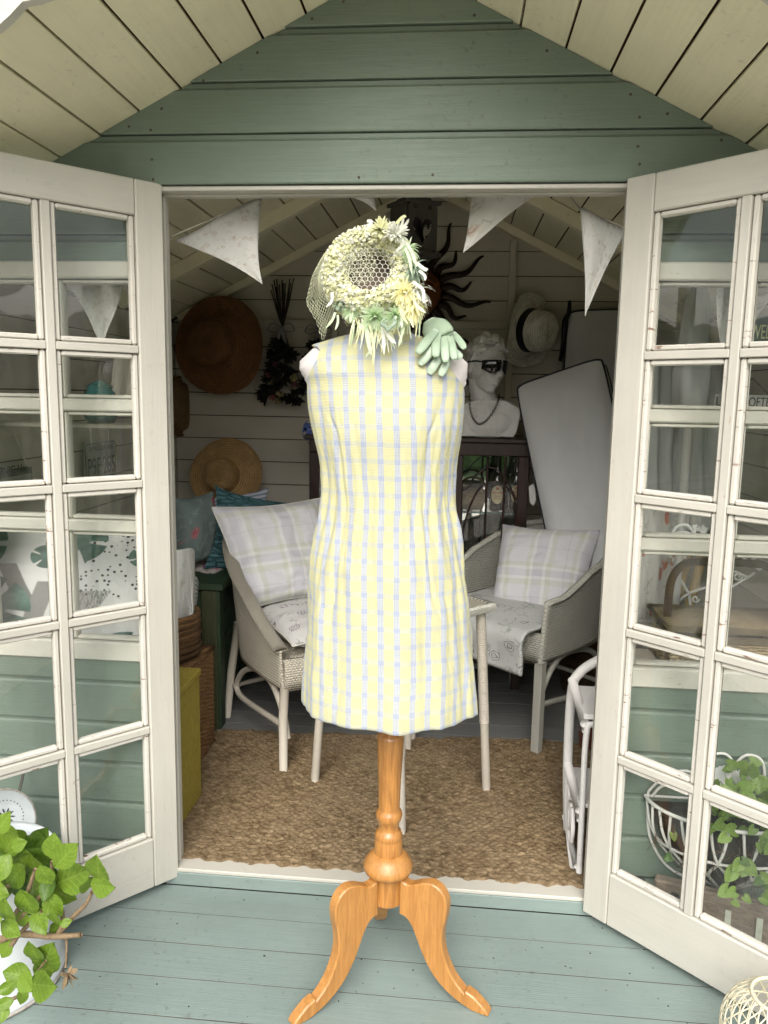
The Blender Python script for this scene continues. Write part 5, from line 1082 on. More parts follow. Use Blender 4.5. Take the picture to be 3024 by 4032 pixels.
mb = MB(); mb.tube(arc((.085, 3.58, .95), .062, 0, pi, 20, (1, 0, 0), (0, 0, 1)), .006, 6); add('handle', mb, 'wicker_dark', WB, smooth=True)
plain('blue_petal', (.06, .10, .34, 1), .8, .3, 60, col2=(.14, .20, .50, 1)); HF = empty('blue_flower_head', PY(1228, 1722, 3.5), 'blue artificial hydrangea on top of the cabinet, peeping out beside the dress', 'flower'); r = random.Random(9); pc = PY(1232, 1700, 3.5)
for i in range(26):
    d = nrm([r.gauss(0, 1), r.gauss(0, 1) - .4, r.gauss(0, 1)]); p = pc + d * A_((.045, .04, .055)); mb = MB(); X = nrm(np.cross(d, [.3, .2, 1])); Yv = np.cross(d, X)
    for q in range(4): D = X * math.cos(q * pi / 2 + i) + Yv * math.sin(q * pi / 2 + i); strip(mb, [p, p + D * .009 + d * .003, p + D * .016], [.003, .008, .003], [np.cross(d, D)] * 3)
    add('floret', mb, 'blue_petal', HF)

# ------------------------------------------------------------------ plaster bust with sunglasses and chain
k = NT('plaster'); t = k.noise(k.pos(), 14, 6, .7); c = k.mix(k.step(t, .35, .75), (.56, .55, .53, 1), (.70, .69, .67, 1)); c = k.mix(k.math('MULTIPLY', k.step(k.noise(k.pos(), 26, 5, .7), .60, .72), .75), c, (.17, .14, .12, 1)); k.base(c); k.rough(.75); k.bump(k.noise(k.pos(), 60, 5), .25, .006); MATS['plaster'] = k.m
HD = A_((.118, 3.475, 1.515)); Ff = nrm([.56, -.80, -.10]); Uf = nrm(A_((0.05, 0, 1)) - Ff * (A_((0.05, 0, 1)) @ Ff)); Rf = np.cross(Ff, Uf)
H3 = lambda a, b, c_: HD + Rf * a + Uf * b + Ff * c_      # a: to the face's own side, b: up, c: forward
mb = MB()
def ell(c_, ra, rb, rc): 
    n1, n2 = 18, 12; mb.grid(np.array([[A_(c_) + Rf * ra * math.cos(2 * pi * j / n1) * math.sin(pi * i / n2) + Ff * rc * math.sin(2 * pi * j / n1) * math.sin(pi * i / n2) - Uf * rb * math.cos(pi * i / n2) for i in range(n2 + 1)] for j in range(n1)]), closed_u=True)
ell(H3(0, .015, -.005), .078, .098, .098); ell(H3(0, -.045, .030), .056, .066, .062); ell(H3(0, -.092, .052), .026, .022, .026); ell(H3(.030, -.030, .058), .026, .028, .024); ell(H3(-.030, -.030, .058), .026, .028, .024); ell(H3(0, .028, .078), .052, .014, .018)
mb.tube([H3(0, .020, .088), H3(0, -.012, .104), H3(0, -.030, .112), H3(0, -.036, .096)], [.008, .012, .016, .012], 10); ell(H3(0, -.054, .090), .022, .0065, .016); ell(H3(0, -.070, .088), .018, .0075, .015); ell(H3(.078, -.012, .0), .010, .028, .017); ell(H3(-.078, -.012, .0), .010, .028, .017)
nb = A_((.140, 3.53, 1.30)); mb.tube([H3(0, -.05, -.02), H3(0, -.09, -.02) * .6 + nb * .4, nb + A_((0, -.005, .03)), nb + A_((0, -.01, -.03))], [.058, .056, .064, .085], 20)
# chest block, cut off at the shoulders
mb.prism([(-.135, 0), (.112, 0), (.126, .03), (.142, .115), (.132, .128), (.07, .160), (-.06, .160), (-.145, .128), (-.155, .105), (-.145, .03)], (nb[0], 3.455, 1.205), (1, 0, 0), (0, 0, 1), (0, .13, 0)); 
mb.ball((nb[0], 3.485, 1.270), (.135, .050, .075)); mb.ball((nb[0], 3.50, 1.33), (.13, .055, .045))
BUST = add('bust', mb, 'plaster', None, smooth=True, label='white plaster classical bust wearing sunglasses, standing on the cabinet', cat='bust', mods=[('REMESH', dict(mode='VOXEL', voxel_size=.0032, use_smooth_shade=True)), ('SMOOTH', dict(factor=.5, iterations=3))])
mb = MB(); r = random.Random(2)
for i in range(70):
    th = r.uniform(-2.7, 2.7); el = r.uniform(.30, 1.25); d = Rf * math.sin(th) * math.cos(el) * .082 + Ff * math.cos(th) * math.cos(el) * .100 + Uf * math.sin(el) * .108
    if math.cos(th) * math.cos(el) > .62 and el < .75: continue
    p = HD + Uf * .012 + d; a0 = r.uniform(0, 6); R = r.uniform(.012, .020); N = nrm(d); X = nrm(np.cross(N, [.1, .3, 1])); Yv = np.cross(N, X); pts = [p + (X * math.cos(a0 + s_ * 5) + Yv * math.sin(a0 + s_ * 5)) * R * (1 - .75 * s_) + N * .013 * s_ for s_ in np.linspace(0, 1, 14)]; mb.tube(pts, [.0075 * (1 - .3 * s_) for s_ in np.linspace(0, 1, 14)], 6)
for i in range(16):
    a = -.075 + .15 * i / 15; mb.tube(spline([H3(a * .8, .075 + .01 * math.cos(a * 20), .068), H3(a * 1.05, .062, .074 - abs(a) * .5), H3(a * 1.1 + .012, .040 - abs(a) * .35, .070 - abs(a) * .7)], 8), .0055, 6)
for (a, b, c_) in ((-.02, .118, .02), (.015, .125, .0), (.045, .108, .02), (-.05, .105, .015), (.07, .07, .02), (-.072, .07, .02), (.0, .112, .05)): mb.ball(H3(a, b, c_), .021, 12, 8)
add('carved_hair', mb, 'plaster', BUST, smooth=True, loc=WLOC[BUST.name], mods=[('REMESH', dict(mode='VOXEL', voxel_size=.0035, use_smooth_shade=True)), ('SMOOTH', dict(factor=.4, iterations=2))])
k = NT('dark_lens'); k.base((.004, .004, .005, 1)); k.rough(.05); k.p.inputs['Specular IOR Level'].default_value = .6; MATS['dark_lens'] = k.m
SG = empty('sunglasses', H3(0, 0, .12), 'black wraparound sunglasses on the plaster bust', 'sunglasses')
for sx in (-1, 1):
    poly = []; G = []
    for i in range(13):
        u = i / 12; a = sx * (.006 + .062 * u); top_ = .030 - .010 * u * u; bt = -.027 * math.sin(min(1, u * 1.5 + .22) * pi / 2) * (1 - .55 * max(0, u - .6) / .4); dep = .116 - .050 * u ** 1.8; G.append([H3(a, bt + (top_ - bt) * t, dep + .003 * math.sin(pi * t)) for t in np.linspace(0, 1, 8)])
    mb = MB(); mb.grid(np.array(G)); add('lens', mb, 'dark_lens', SG, smooth=True, mods=[('SOLIDIFY', dict(thickness=.003))])
    mb = MB(); mb.tube([G[i][-1] for i in range(13)], .003, 6); mb.tube(spline([G[12][-2], H3(sx * .080, .016, .04), H3(sx * .086, .010, -.01)], 12), .0035, 6); add('frame_arm', mb, 'black_ribbon', SG, smooth=True)
plain('brass_dark', (.12, .10, .06, 1), .35, .3, 60, metal=.8); NK = empty('chain_necklace', (.11, 3.42, 1.27), 'dark metal link chain hanging round the neck of the bust', 'necklace')
pth = spline([PY(1849, 1545, 3.455), PY(1850, 1600, 3.432), PY(1862, 1645, 3.425), PY(1885, 1669, 3.424), PY(1915, 1655, 3.424), PY(1945, 1615, 3.428), PY(1962, 1575, 3.438), PY(1966, 1552, 3.455)], 46)
for i in range(45):
    t = nrm(pth[i + 1] - pth[i]); N = nrm(np.cross(t, [0, 1, 0])) if i % 2 else A_((0, -1, 0)); mb = MB(); c_ = (pth[i] + pth[i + 1]) / 2; mb.tube([c_ + t * .0056 * math.cos(a) + N * .0042 * math.sin(a) for a in np.linspace(0, 2 * pi, 9)[:-1]], .0014, 4, closed=True); add('link', mb, 'brass_dark', NK, smooth=True)

# ------------------------------------------------------------------ seat pads leaning at the end
def pad(name, c, thick, label, seed):
    TL, TR, BR, BL = [A_(q) for q in c]; N = nrm(np.cross(TR - TL, BL - TL)); N = N if N @ (EYE - TL) > 0 else -N; n = 40; G, B_ = [], []
    for i in range(n):
        row = []
        for j in range(n):
            u, v = i / (n - 1), j / (n - 1); s_, t = 2 * u - 1, 2 * v - 1; p = (TL * (1 - u) + TR * u) * (1 - v) + (BL * (1 - u) + BR * u) * v; cr = (abs(s_) ** 8 * abs(t) ** 8) * .03; p = p + ((TL + TR + BR + BL) / 4 - p) * cr
            row.append(p + N * (.045 * (1 - s_ ** 6) * (1 - t ** 6) + (.016 * fbm(u * 2.2 + seed, v * 3 + u * 2, seed, 4) + .006 * math.sin((v * 1.2 + u * .55) * 24 + 3 * fbm(u * 3, v * 3, 2)) * max(0, v - .25)) * (1 - s_ ** 6) * (1 - t ** 6)))
        G.append(row)
    G = np.array(G); bk = G - N * thick; mb = MB(); mb.grid(G); rim = [G[i, 0] for i in range(n)] + [G[n - 1, j] for j in range(1, n)] + [G[i, n - 1] for i in range(n - 2, -1, -1)] + [G[0, j] for j in range(n - 2, 0, -1)]; rim = np.array(rim); mb.grid(np.stack([rim, rim - N * thick * .5 * 1.0 + 0, rim - N * thick]), closed_v=True); mb.grid(bk)
    o = add(name, mb, 'plain_grey', None, smooth=True, label=label, cat='seat pad', group='piped seat pads'); 
    for q in (0, thick): pb = MB(); pb.tube(rim - N * q, .0048, 6, closed=True); add('piping', pb, 'piping_black', o, smooth=True, loc=WLOC[o.name])
pad('seat_pad', [PY(2030, 1520, 3.42), PY(2372, 1404, 3.32), PY(2565, 2330, 3.02), PY(2200, 2330, 3.18)], .095, 'grey seat pad with black piping, tilted in front of the other pad', 3)
pad('seat_pad', [PY(2235, 1224, 3.76), PY(2560, 1214, 3.74), PY(2560, 2100, 3.60), PY(2185, 2100, 3.66)], .07, 'grey seat pad standing upright behind the tilted pad', 6)
plain('paper', (.62, .62, .60, 1), .8, .06); mb = MB(); p0 = PY(2082, 1915, 3.40); mb.prism([(0, 0), (.02, .012), (.03, -.02), (.034, -.06), (.024, -.085), (.008, -.07), (.004, -.04)], p0, (1, 0, 0), (0, 0, 1), (0, .003, 0)); add('paper_tag', mb, 'paper', None, label='small folded white paper tag between cabinet and seat pad', cat='tag')

# ------------------------------------------------------------------ white cane stand at the doorway
CS = empty('cane_stand', (.47, 2.16, ZF), 'white painted cane plant stand with scrolled panel, just inside the right door', 'plant stand')
xa, xb, ya, yb = .372, .62, 2.275, 2.055; p_t = .615
mb = MB(); mb.tube(spline([(xa + .012, ya, ZF + .012), (xa, ya, .27), (xa, ya, .50), (xa + .02, ya, .565), (xa + .08, ya, .610), ((xa + xb) / 2, ya, .62), (xb - .08, ya, .61), (xb, ya, .55), (xb, ya, .27), (xb, ya, ZF + .012)], 60), .0145, 12); add('frame', mb, 'cane_white', CS, smooth=True)
mb = MB(); mb.tube(spline([(xa + .012, yb, ZF + .012), (xa + .010, yb, .27), (xa + .010, yb, .47), (xa + .03, yb, .50), ((xa + xb) / 2, yb, .51), (xb, yb, .47), (xb, yb, .27), (xb, yb, ZF + .012)], 50), .0085, 10); add('frame', mb, 'cane_white', CS, smooth=True)
for z0, z1, r in ((.540, .500, .0135), (.275, .245, .0135), (.255, .215, .008), (.522, .478, .007), (.10, .075, .009)):
    mb = MB(); mb.tube([(xa, ya, z0), (xa + .004, yb, z1)], r, 10); add('rail', mb, 'cane_white', CS, smooth=True); mb = MB(); mb.tube([(xb, ya, z0), (xb, yb, z1)], r, 10); add('rail', mb, 'cane_white', CS, smooth=True)
mb = MB(); mb.obox(((xa + xb) / 2, (ya + yb) / 2, .518), ((xb - xa) / 2, 0, 0), (0, (ya - yb) / 2, 0), (0, 0, .007), .002); add('shelf', mb, 'cane_white', CS); mb = MB(); mb.obox(((xa + xb) / 2, (ya + yb) / 2, .258), ((xb - xa) / 2, 0, 0), (0, (ya - yb) / 2, 0), (0, 0, .006), .002); add('shelf', mb, 'cane_white', CS)
Q = lambda t, z: A_((xa - .004, ya + (yb - ya) * t, z))
for pts in ([(.02, .26), (.10, .20), (.22, .13), (.35, .10)], [(.05, .26), (.16, .16), (.30, .10)], [(.30, .22), (.38, .20), (.50, .13), (.62, .085)], [(.52, .20), (.45, .16), (.50, .11), (.62, .13), (.66, .17), (.60, .20)], [(0, .17), (.25, .12), (.6, .06), (.95, .03)], [(.72, .20), (.80, .14), (.75, .10)]):
    mb = MB(); mb.tube(spline([Q(t, z + ZF * .4) for t, z in pts], 20), .0065, 8); add('scroll', mb, 'cane_white', CS, smooth=True)
plain('amber_wood', (.10, .025, .010, 1), .15, .3, 20, coat=.6); mb = MB(); p0 = PY(2280, 2880, 2.36); mb.prism([(0, 0), (.028, .028), (.05, .02), (.05, -.055), (.02, -.062), (.004, -.05)], p0, (1, 0, 0), (0, 0, 1), (0, .03, 0)); add('wooden_block', mb, 'amber_wood', None, label='small polished reddish brown block beside the white cane stand', cat='block')
def basket_round(c, r0, r1, z0, z1, mat, label):
    B = empty('wicker_basket', (c[0], c[1], z0), label, 'basket'); mb = MB(); mb.lathe([(.001, z0), (r0, z0), ((r0 + r1) / 2, (z0 + z1) / 2), (r1, z1), (r1 - .012, z1), (r0, z0 + .02)], (c[0], c[1], 0), 36); add('basket_body', mb, mat, B, smooth=True); q = z0 + .01; i = 0
    while q < z1: mb = MB(); mb.tube([A_((c[0], c[1], q)) + (r0 + (r1 - r0) * (q - z0) / (z1 - z0) + .002 * math.sin(a * 14 + i * pi)) * A_((math.cos(a), math.sin(a), 0)) for a in np.linspace(0, 2 * pi, 57)[:-1]], .006, 5, closed=True); add('woven_band', mb, mat, B, smooth=True); q += .0135; i += 1
basket_round((.66, 3.50), .13, .16, ZF, .26, 'wicker_dark', 'dark wicker basket on the floor behind the grey armchair'); basket_round((-.60, 3.45), .15, .17, ZF, .30, 'wicker_dark', 'dark round wicker basket under the cream armchair at the back')
# ------------------------------------------------------------------ bunting strung inside the doorway
cloth_mat('bunting_print', floral((.62, .62, .58, 1), (.44, .40, .34, 1), (.62, .60, .55, 1), 9, (.45, .43, .38, 1), .42), .1)
cloth_mat('bunting_rose', floral((.66, .65, .60, 1), (.40, .30, .24, 1), (.60, .52, .44, 1), 3.2, (.42, .40, .32, 1), .54), .1); plain('string', (.55, .53, .45, 1), .9)
BT = empty('bunting', PY(1500, 780, 2.12), 'string of pale flower-printed fabric pennants hung across the inside of the doorway', 'bunting')
FLG = [((270, 1128, 2.03), (497, 1124, 2.04), (408, 1372, 2.03), 'bunting_print'), ((678, 936, 2.10), (1031, 778, 2.13), (1034, 1120, 2.10), 'bunting_print'), ((1330, 745, 2.14), (1470, 735, 2.14), (1480, 824, 2.13), 'bunting_print'), ((1862, 700, 2.14), (2190, 705, 2.13), (1824, 990, 2.11), 'bunting_rose'), ((2284, 826, 2.12), (2470, 905, 2.09), (2304, 1242, 2.09), 'bunting_print'), ((2800, 1095, 2.03), (2985, 1100, 2.03), (2840, 1400, 2.03), 'bunting_print'), ((2940, 1180, 2.06), (3060, 1150, 2.06), (2948, 1285, 2.06), 'bunting_rose')]
for i, (a, b, c, m_) in enumerate(FLG):
    a, b, c = PY(*a), PY(*b), PY(*c); G, UV = [], []; n = 18; N = nrm(np.cross(b - a, c - a))
    for p in range(n):
        row, uvr = [], []
        for q in range(n):
            u, v = p / (n - 1), q / (n - 1); e = (a * (1 - u) + b * u) * (1 - v) + c * v; pin = .16 * v * (1 - v) * (1 - 2 * u) * (1 if i in (1, 4) else .5)
            row.append(e + (b - a) * pin + N * (.016 * math.sin(u * pi * 1.5 + i) * (1 - v) + .010 * math.sin(v * 5 + i) + .003 * fbm(u * 3, v * 3, i))); uvr.append(((u - .5) * (1 - v) + .5 + i * .3, v))
        G.append(row); UV.append(uvr)
    mb = MB(); mb.grid(np.array(G), UV=np.array(UV)); add('flag', mb, m_, BT, smooth=True, mods=[('SOLIDIFY', dict(thickness=.0014))])
    mb = MB(); mb.tube([a + A_((0, 0, .004)), (a + b) / 2 + A_((0, 0, .002)), b + A_((0, 0, .004))], .004, 6, flat=(1, .4)); add('tape', mb, 'string', BT, smooth=True)
for p, q in (((1031, 778, 2.13), (1330, 745, 2.14)), ((1470, 735, 2.14), (1862, 700, 2.14)), ((2190, 705, 2.13), (2284, 826, 2.12)), ((497, 1124, 2.04), (678, 936, 2.10)), ((2470, 905, 2.09), (2800, 1095, 2.03))):
    mb = MB(); mb.tube([PY(*p), PY(*q)], .003, 6); add('tape', mb, 'string', BT, smooth=True)

# ------------------------------------------------------------------ things behind the left window
for nm_, x0, x1, z in (('window_ledge', -1.40, -.905, .655), ('window_ledge', .475, 1.07, .655)): mb = MB(); mb.obox(((x0 + x1) / 2, 2.13, z - .012), ((x1 - x0) / 2, 0, 0), (0, .13, 0), (0, 0, .012), .003); add(nm_, mb, 'lining', SH)
def monstera(k, uv, u, v):
    base = (.66, .66, .65, 1); c = base; nz = k.noise(uv, 9, 4)
    def leafm(cx, cy, r, rot, sx=1.0):
        du = k.math('MULTIPLY', k.math('SUBTRACT', u, cx), sx); dv = k.math('SUBTRACT', v, cy); d = k.math('SQRT', k.math('ADD', k.math('MULTIPLY', du, du), k.math('MULTIPLY', dv, dv))); an = k.math('ARCTAN2', dv, du)
        sl = k.math('MULTIPLY', k.step(k.math('SINE', k.math('MULTIPLY_ADD', an, 5.0, rot)), .78, .92), k.step(d, r * .38, r * .48)); rim = k.math('SUBTRACT', 1.0, k.step(d, r * .97, r)); return k.math('MULTIPLY', rim, k.math('SUBTRACT', 1.0, sl))
    tri = lambda a, b, cc, w: k.math('MULTIPLY', k.math('SUBTRACT', 1.0, k.step(k.math('ABSOLUTE', k.math('SUBTRACT', k.math('MULTIPLY_ADD', v, a, u), b)), cc, cc + .01)), k.math('SUBTRACT', 1.0, k.step(k.math('ABSOLUTE', k.math('SUBTRACT', v, w)), .16, .17)))
    c = k.mix(tri(.55, .98, .085, .62), c, k.mix(k.step(k.noise(k.pos((8, 2, 1), 'uv'), 5, 5, .6, 2.0), .45, .6), (.20, .20, .19, 1), (.50, .50, .48, 1))); c = k.mix(tri(-.4, .15, .05, .42), c, (.16, .16, .15, 1)); c = k.mix(tri(.3, .60, .05, .55), c, (.22, .22, .21, 1))
    dots = k.voro(k.pos((1, .8, 1), 'uv'), 34, rnd=.55).outputs['Distance']; reg = k.math('MULTIPLY', k.step(u, .62, .63), k.math('SUBTRACT', 1.0, k.step(v, .50, .52))); c = k.mix(k.math('MULTIPLY', reg, k.math('SUBTRACT', 1.0, k.step(dots, .24, .30))), c, (.03, .03, .03, 1))
    g = k.mix(k.step(nz, .35, .65), (.020, .075, .055, 1), (.10, .20, .17, 1))
    for (a, b, r, ro) in ((.16, .58, .24, .3), (.05, .12, .20, 2.), (.62, .08, .17, 1.), (.47, .20, .09, 2.4), (.88, .93, .16, .9), (.98, .20, .08, .2), (.62, .98, .15, 3.)): c = k.mix(leafm(a, b, r, ro), c, g)
    return c
cloth_mat('monstera_print', monstera, .12)
pillow('cushion', [PY(-130, 2075, 2.11), PY(600, 2085, 2.16), PY(590, 2600, 2.10), PY(-130, 2600, 2.06)], .055, 'monstera_print', 'large white cushion printed with green monstera leaves behind the left window', 21, ears=.02)
plain('plate_grey', (.34, .34, .30, 1), .5, .12, 20, metal=.2); plain('ink', (.012, .012, .012, 1), .6); plain('plate_edge', (.42, .42, .38, 1), .5)
ps = [PXX(336, 1748, -1.375), PXX(459, 1728, -1.375), PXX(462, 1872, -1.375), PXX(350, 1892, -1.375)]; yA, yB2 = ps[0][1], ps[1][1]; zT, zBt = (ps[0][2] + ps[1][2]) / 2, (ps[2][2] + ps[3][2]) / 2; pw, ph = yB2 - yA, zT - zBt
NP = empty('number_plate', (-1.378, (yA + yB2) / 2, zBt), 'embossed grey number plate hanging on the side wall behind the left window', 'number plate')
def rrect(w_, h_, r, n=5): return [(cx + r * math.cos(a), cy + r * math.sin(a)) for cx, cy, a0 in ((w_ - r, h_ - r, 0), (r, h_ - r, pi / 2), (r, r, pi), (w_ - r, r, 1.5 * pi)) for a in np.linspace(a0, a0 + pi / 2, n)]
mb = MB(); mb.prism(rrect(pw, ph, .018), (-1.384, yA, zBt), (0, 1, 0), (0, 0, 1), (.004, 0, 0)); add('plate', mb, 'plate_grey', NP)
mb = MB(); mb.tube([A_((-1.3795, yA + .006 + a, zBt + .006 + b)) for a, b in rrect(pw - .012, ph - .012, .014)], .0018, 5, closed=True); add('embossed_edge', mb, 'ink', NP)
text('lettering', '7A MISSOURI AUG', .026, (-1.3795, yA + .03, zT - .034), (0, 1, 0), (0, 0, 1), 'ink', NP, width=pw - .055); text('lettering', 'P9F·285', .098, (-1.3795, yA + .02, zBt + .016), (0, 1, 0), (0, 0, 1), 'ink', NP, width=pw - .04)
for t in (.22, .78): mb = MB(); mb.tube([A_((-1.381, yA + pw * t, zT - .01)), A_((-1.381, yA + pw * t - .005, zT + .14))], .003, 5); add('hanging_cord', mb, 'string', NP)
TS = empty('wall_sign', PXX(60, 1880, -1.37), 'grey wooden hanging sign lettered TONIC Has on the side wall', 'sign'); a, b = PXX(-60, 1835, -1.37), PXX(128, 1838, -1.37); z0 = PXX(60, 1935, -1.37)[2]
mb = MB(); mb.box((-1.384, a[1], z0), (-1.372, b[1], b[2])); add('board', mb, 'grey_wood', TS); mb = MB(); mb.box((-1.3715, a[1] + .01, z0 + .01), (-1.370, b[1] - .01, b[2] - .02)); add('sign_face', mb, 'plate_grey', TS)
tp = PXX(8, 1872, -1.369); te = PXX(110, 1868, -1.369); tt = PXX(-28, 1874, -1.369); text('lettering', 'TONIC Has', .036, (-1.3695, tt[1], tp[2]), (0, 1, 0), (0, 0, 1), 'ink', TS, width=te[1] - tt[1])
mb = MB(); mb.tube([A_((-1.375, b[1] - .02, b[2])), PXX(30, 1640, -1.38)], .0022, 5); add('hanging_cord', mb, 'string', TS)
plain('teal_glaze', (.02, .13, .12, 1), .25, .3, 12, coat=.3); pt = PY(395, 1585, 2.10); PT = empty('teal_jar', (pt[0], 2.10, 1.29), 'small teal glazed jar on the bar of the left window', 'jar')
mb = MB(); mb.obox((-1.08, 2.09, 1.283), (.22, 0, 0), (0, .05, 0), (0, 0, .006), .002); add('window_ledge', mb, 'lining', SH)
mb = MB(); mb.lathe([(.001, 1.2895), (.036, 1.2895), (.047, 1.31), (.050, 1.345), (.040, 1.375), (.033, 1.38), (.035, 1.39), (.03, 1.39), (.028, 1.37)], (pt[0], 2.10, 0), 24); add('jar_body', mb, 'teal_glaze', PT, smooth=True)
mb = MB(); mb.lathe([(.001, 1.408), (.012, 1.404), (.03, 1.395), (.037, 1.3905), (.001, 1.3905)], (pt[0], 2.10, 0), 20); add('lid', mb, 'teal_glaze', PT, smooth=True)
plain('calico', (.50, .46, .38, 1), .9, .08, 8, .3, 40); plain('dark_trim', (.06, .045, .035, 1), .8)
hang('calico_cloth', [PY(455, 1360, 2.16), PY(500, 1350, 2.20), PY(545, 1350, 2.22)], [PY(430, 1570, 2.15), PY(480, 1590, 2.19), PY(525, 1585, 2.21)], 'calico', 'beige calico cloth hanging behind the left window beside the teal jar', amp=.010, freq=1.5, seed=4)

# ------------------------------------------------------------------ things behind the right window
PB = wicker_box('picnic_basket', (.585, 2.04, .6555), (.90, 2.24, .755), 'wicker_pale', 'pale wicker picnic basket with lid and hoop handle behind the right window', 'basket', lid=False)
mb = MB(); G = []
for i in range(25):
    G.append([(.575 + .335 * i / 24, 2.03 + .22 * j / 14, .782 + .016 * math.sin(pi * i / 24) * math.sin(pi * j / 14) + .002 * math.sin(i * 2.1) * math.sin(j * 2.3) + .004) for j in range(15)])
mb.grid(np.array(G), UV=np.array([[(i * .014, j * .016) for j in range(15)] for i in range(25)])); add('lid', mb, 'wicker_pale', PB, smooth=True, mods=[('SOLIDIFY', dict(thickness=.010))])
mb = MB(); mb.tube([(.575, 2.03, .785), (.91, 2.03, .785), (.91, 2.25, .785), (.575, 2.25, .785)], .009, 8, closed=True); add('lid_rim', mb, 'wicker_pale', PB, smooth=True)
mb = MB(); mb.tube(spline([(.600, 2.14, .70), (.597, 2.14, .82), (.603, 2.14, .895), (.635, 2.14, .938), (.70, 2.14, .945), (.80, 2.14, .945), (.85, 2.14, .938), (.88, 2.14, .895), (.886, 2.14, .82), (.884, 2.14, .70)], 50), .011, 10); add('handle', mb, 'wicker', PB, smooth=True)
plain('white_metal', (.66, .67, .65, 1), .35, .08, 20); ST = empty('metal_trellis', (.75, 2.32, .66), 'white wirework trellis with scrolls and flower heads behind the picnic basket', 'trellis'); q3 = lambda x, y, Y=2.32: PY(2460 + x * .34, 1980 + y * .34, Y)
for pts in ([(530, 1230), (700, 1075), (860, 1005)], [(570, 690), (620, 840), (745, 1060)], [(745, 1060), (770, 1250)], [(1140, 1020), (1330, 920), (1500, 820)], [(1330, 600), (1560, 780)], [(1370, 735), (1560, 600)], [(1170, 850), (1280, 800), (1420, 860), (1510, 810)], [(860, 1005), (1000, 960), (1170, 850)], [(1560, 780), (1760, 640)]): mb = MB(); mb.tube(spline([q3(*p) for p in pts], 14), .0045, 6); add('rod', mb, 'white_metal', ST, smooth=True)
for (x, y, r) in ((820, 1110, 45), (1200, 910, 46), (1310, 850, 52)): mb = MB(); mb.tube([q3(x + r * (1 - .7 * s_) * math.cos(7 * s_), y + r * (1 - .7 * s_) * math.sin(7 * s_)) for s_ in np.linspace(0, 1, 22)], .003, 5); add('scroll', mb, 'white_metal', ST, smooth=True)
for (x, y, r, n) in ((560, 645, 46, 3), (650, 595, 70, 6), (830, 290, 44, 5), (905, 315, 60, 5)):
    for i in range(n): a = 2 * pi * i / n + .4; c_ = q3(x, y); d = A_((math.cos(a), 0, math.sin(a))); R = r * .34 * 2.3 / 3050; mb = MB(); strip(mb, [c_, c_ + d * R * .6 + A_((0, -.004, 0)), c_ + d * R], [.003, R * .36, .002], [A_((-math.sin(a), 0, math.cos(a)))] * 3); add('metal_petal', mb, 'white_metal', ST, mods=[('SOLIDIFY', dict(thickness=.0015))])
def tulips(k, uv, u, v):
    b = floral((.55, .54, .50, 1), (.40, .10, .05, 1), (.48, .17, .09, 1), 5, (.17, .21, .15, 1), .52)(k, uv, u, v); return b
cloth_mat('tulip_print', tulips, .1)
hang('tulip_cloth', [PY(2505, 2000, 2.36), PY(2600, 1990, 2.40), PY(2720, 2010, 2.42)], [PY(2490, 2440, 2.32), PY(2560, 2455, 2.34), PY(2640, 2440, 2.38)], 'tulip_print', 'white cloth printed with red tulips hanging behind the right window', amp=.008, freq=1.2, seed=5)
plain('ochre_wood', (.30, .19, .045, 1), .6, .25, 12); 
for j, (a, b, lb) in enumerate((((2628, 2480), (2722, 2150), 'slanting ochre wooden pole behind the picnic basket, nearer the tulip cloth'), ((2690, 2480), (2782, 2120), 'darker ochre wooden pole slanting behind the trellis'))): mb = MB(); mb.tube([PY(*a, 2.42), PY(*b, 2.46)], .014, 10); add('wooden_pole', mb, 'ochre_wood', None, smooth=True, label=lb, cat='pole')
plain('voile', (.48, .49, .47, 1), .9, .08, 6, trans=.25)
hang('net_curtain', [PY(2540, 1380, 2.42), PY(2680, 1360, 2.44), PY(2840, 1420, 2.42)], [PY(2540, 2080, 2.40), PY(2680, 2090, 2.42), PY(2830, 2090, 2.40)], 'voile', 'pale grey net curtain in folds behind the right window', 'curtain', amp=.014, freq=5, seed=3, nU=70)
pA, pB_ = PY(2705, 1118, 2.30), PY(2715, 1640, 2.30); mb = MB(); hP = pA[2] - pB_[2]; mb.lathe([(.001, hP), (.016, hP - .004), (.024, hP - .02), (.030, hP - .03), (.036, hP * .72), (.046, hP * .42), (.052, .12), (.046, 0), (.001, 0)], (pB_[0], 2.30, pB_[2]), 20); 
for V in mb.v:
    for q in V: a = math.atan2(q[1] - 2.30, q[0] - pB_[0]); s_ = 1 + .09 * math.sin(5 * a); q[0] = pB_[0] + (q[0] - pB_[0]) * s_; q[1] = 2.30 + (q[1] - 2.30) * s_
add('closed_parasol', mb, 'voile', None, smooth=True, label='closed white parasol standing behind the upper right window', cat='parasol'); _p = bpy.data.objects['closed_parasol']; mb = MB(); mb.tube([(pB_[0], 2.30, pB_[2] + .01), (pB_[0], 2.30, ZF)], .012, 10); add('pole', mb, 'cane_white', _p, smooth=True, loc=WLOC['closed_parasol'])
WS = empty('welcome_sign', PY(3010, 1320, 2.08), 'dark green arched welcome sign hanging behind the right window', 'sign'); plain('sign_green', (.012, .045, .035, 1), .6); plain('sign_cream', (.45, .47, .25, 1), .7)
a, b = PY(2938, 1352, 2.08), PY(3150, 1352, 2.08); ww = b[0] - a[0]; mb = MB(); mb.prism([(0, 0), (ww, 0), (ww, .03), (ww * .8, .062), (ww * .5, .078), (ww * .2, .062), (0, .03)], a, (1, 0, 0), (0, 0, 1), (0, .008, 0)); add('board', mb, 'sign_green', WS); text('lettering', 'WELCOME', .05, a + A_((.008, -.001, .012)), (1, 0, 0), (0, 0, 1), 'sign_cream', WS, width=ww - .016)
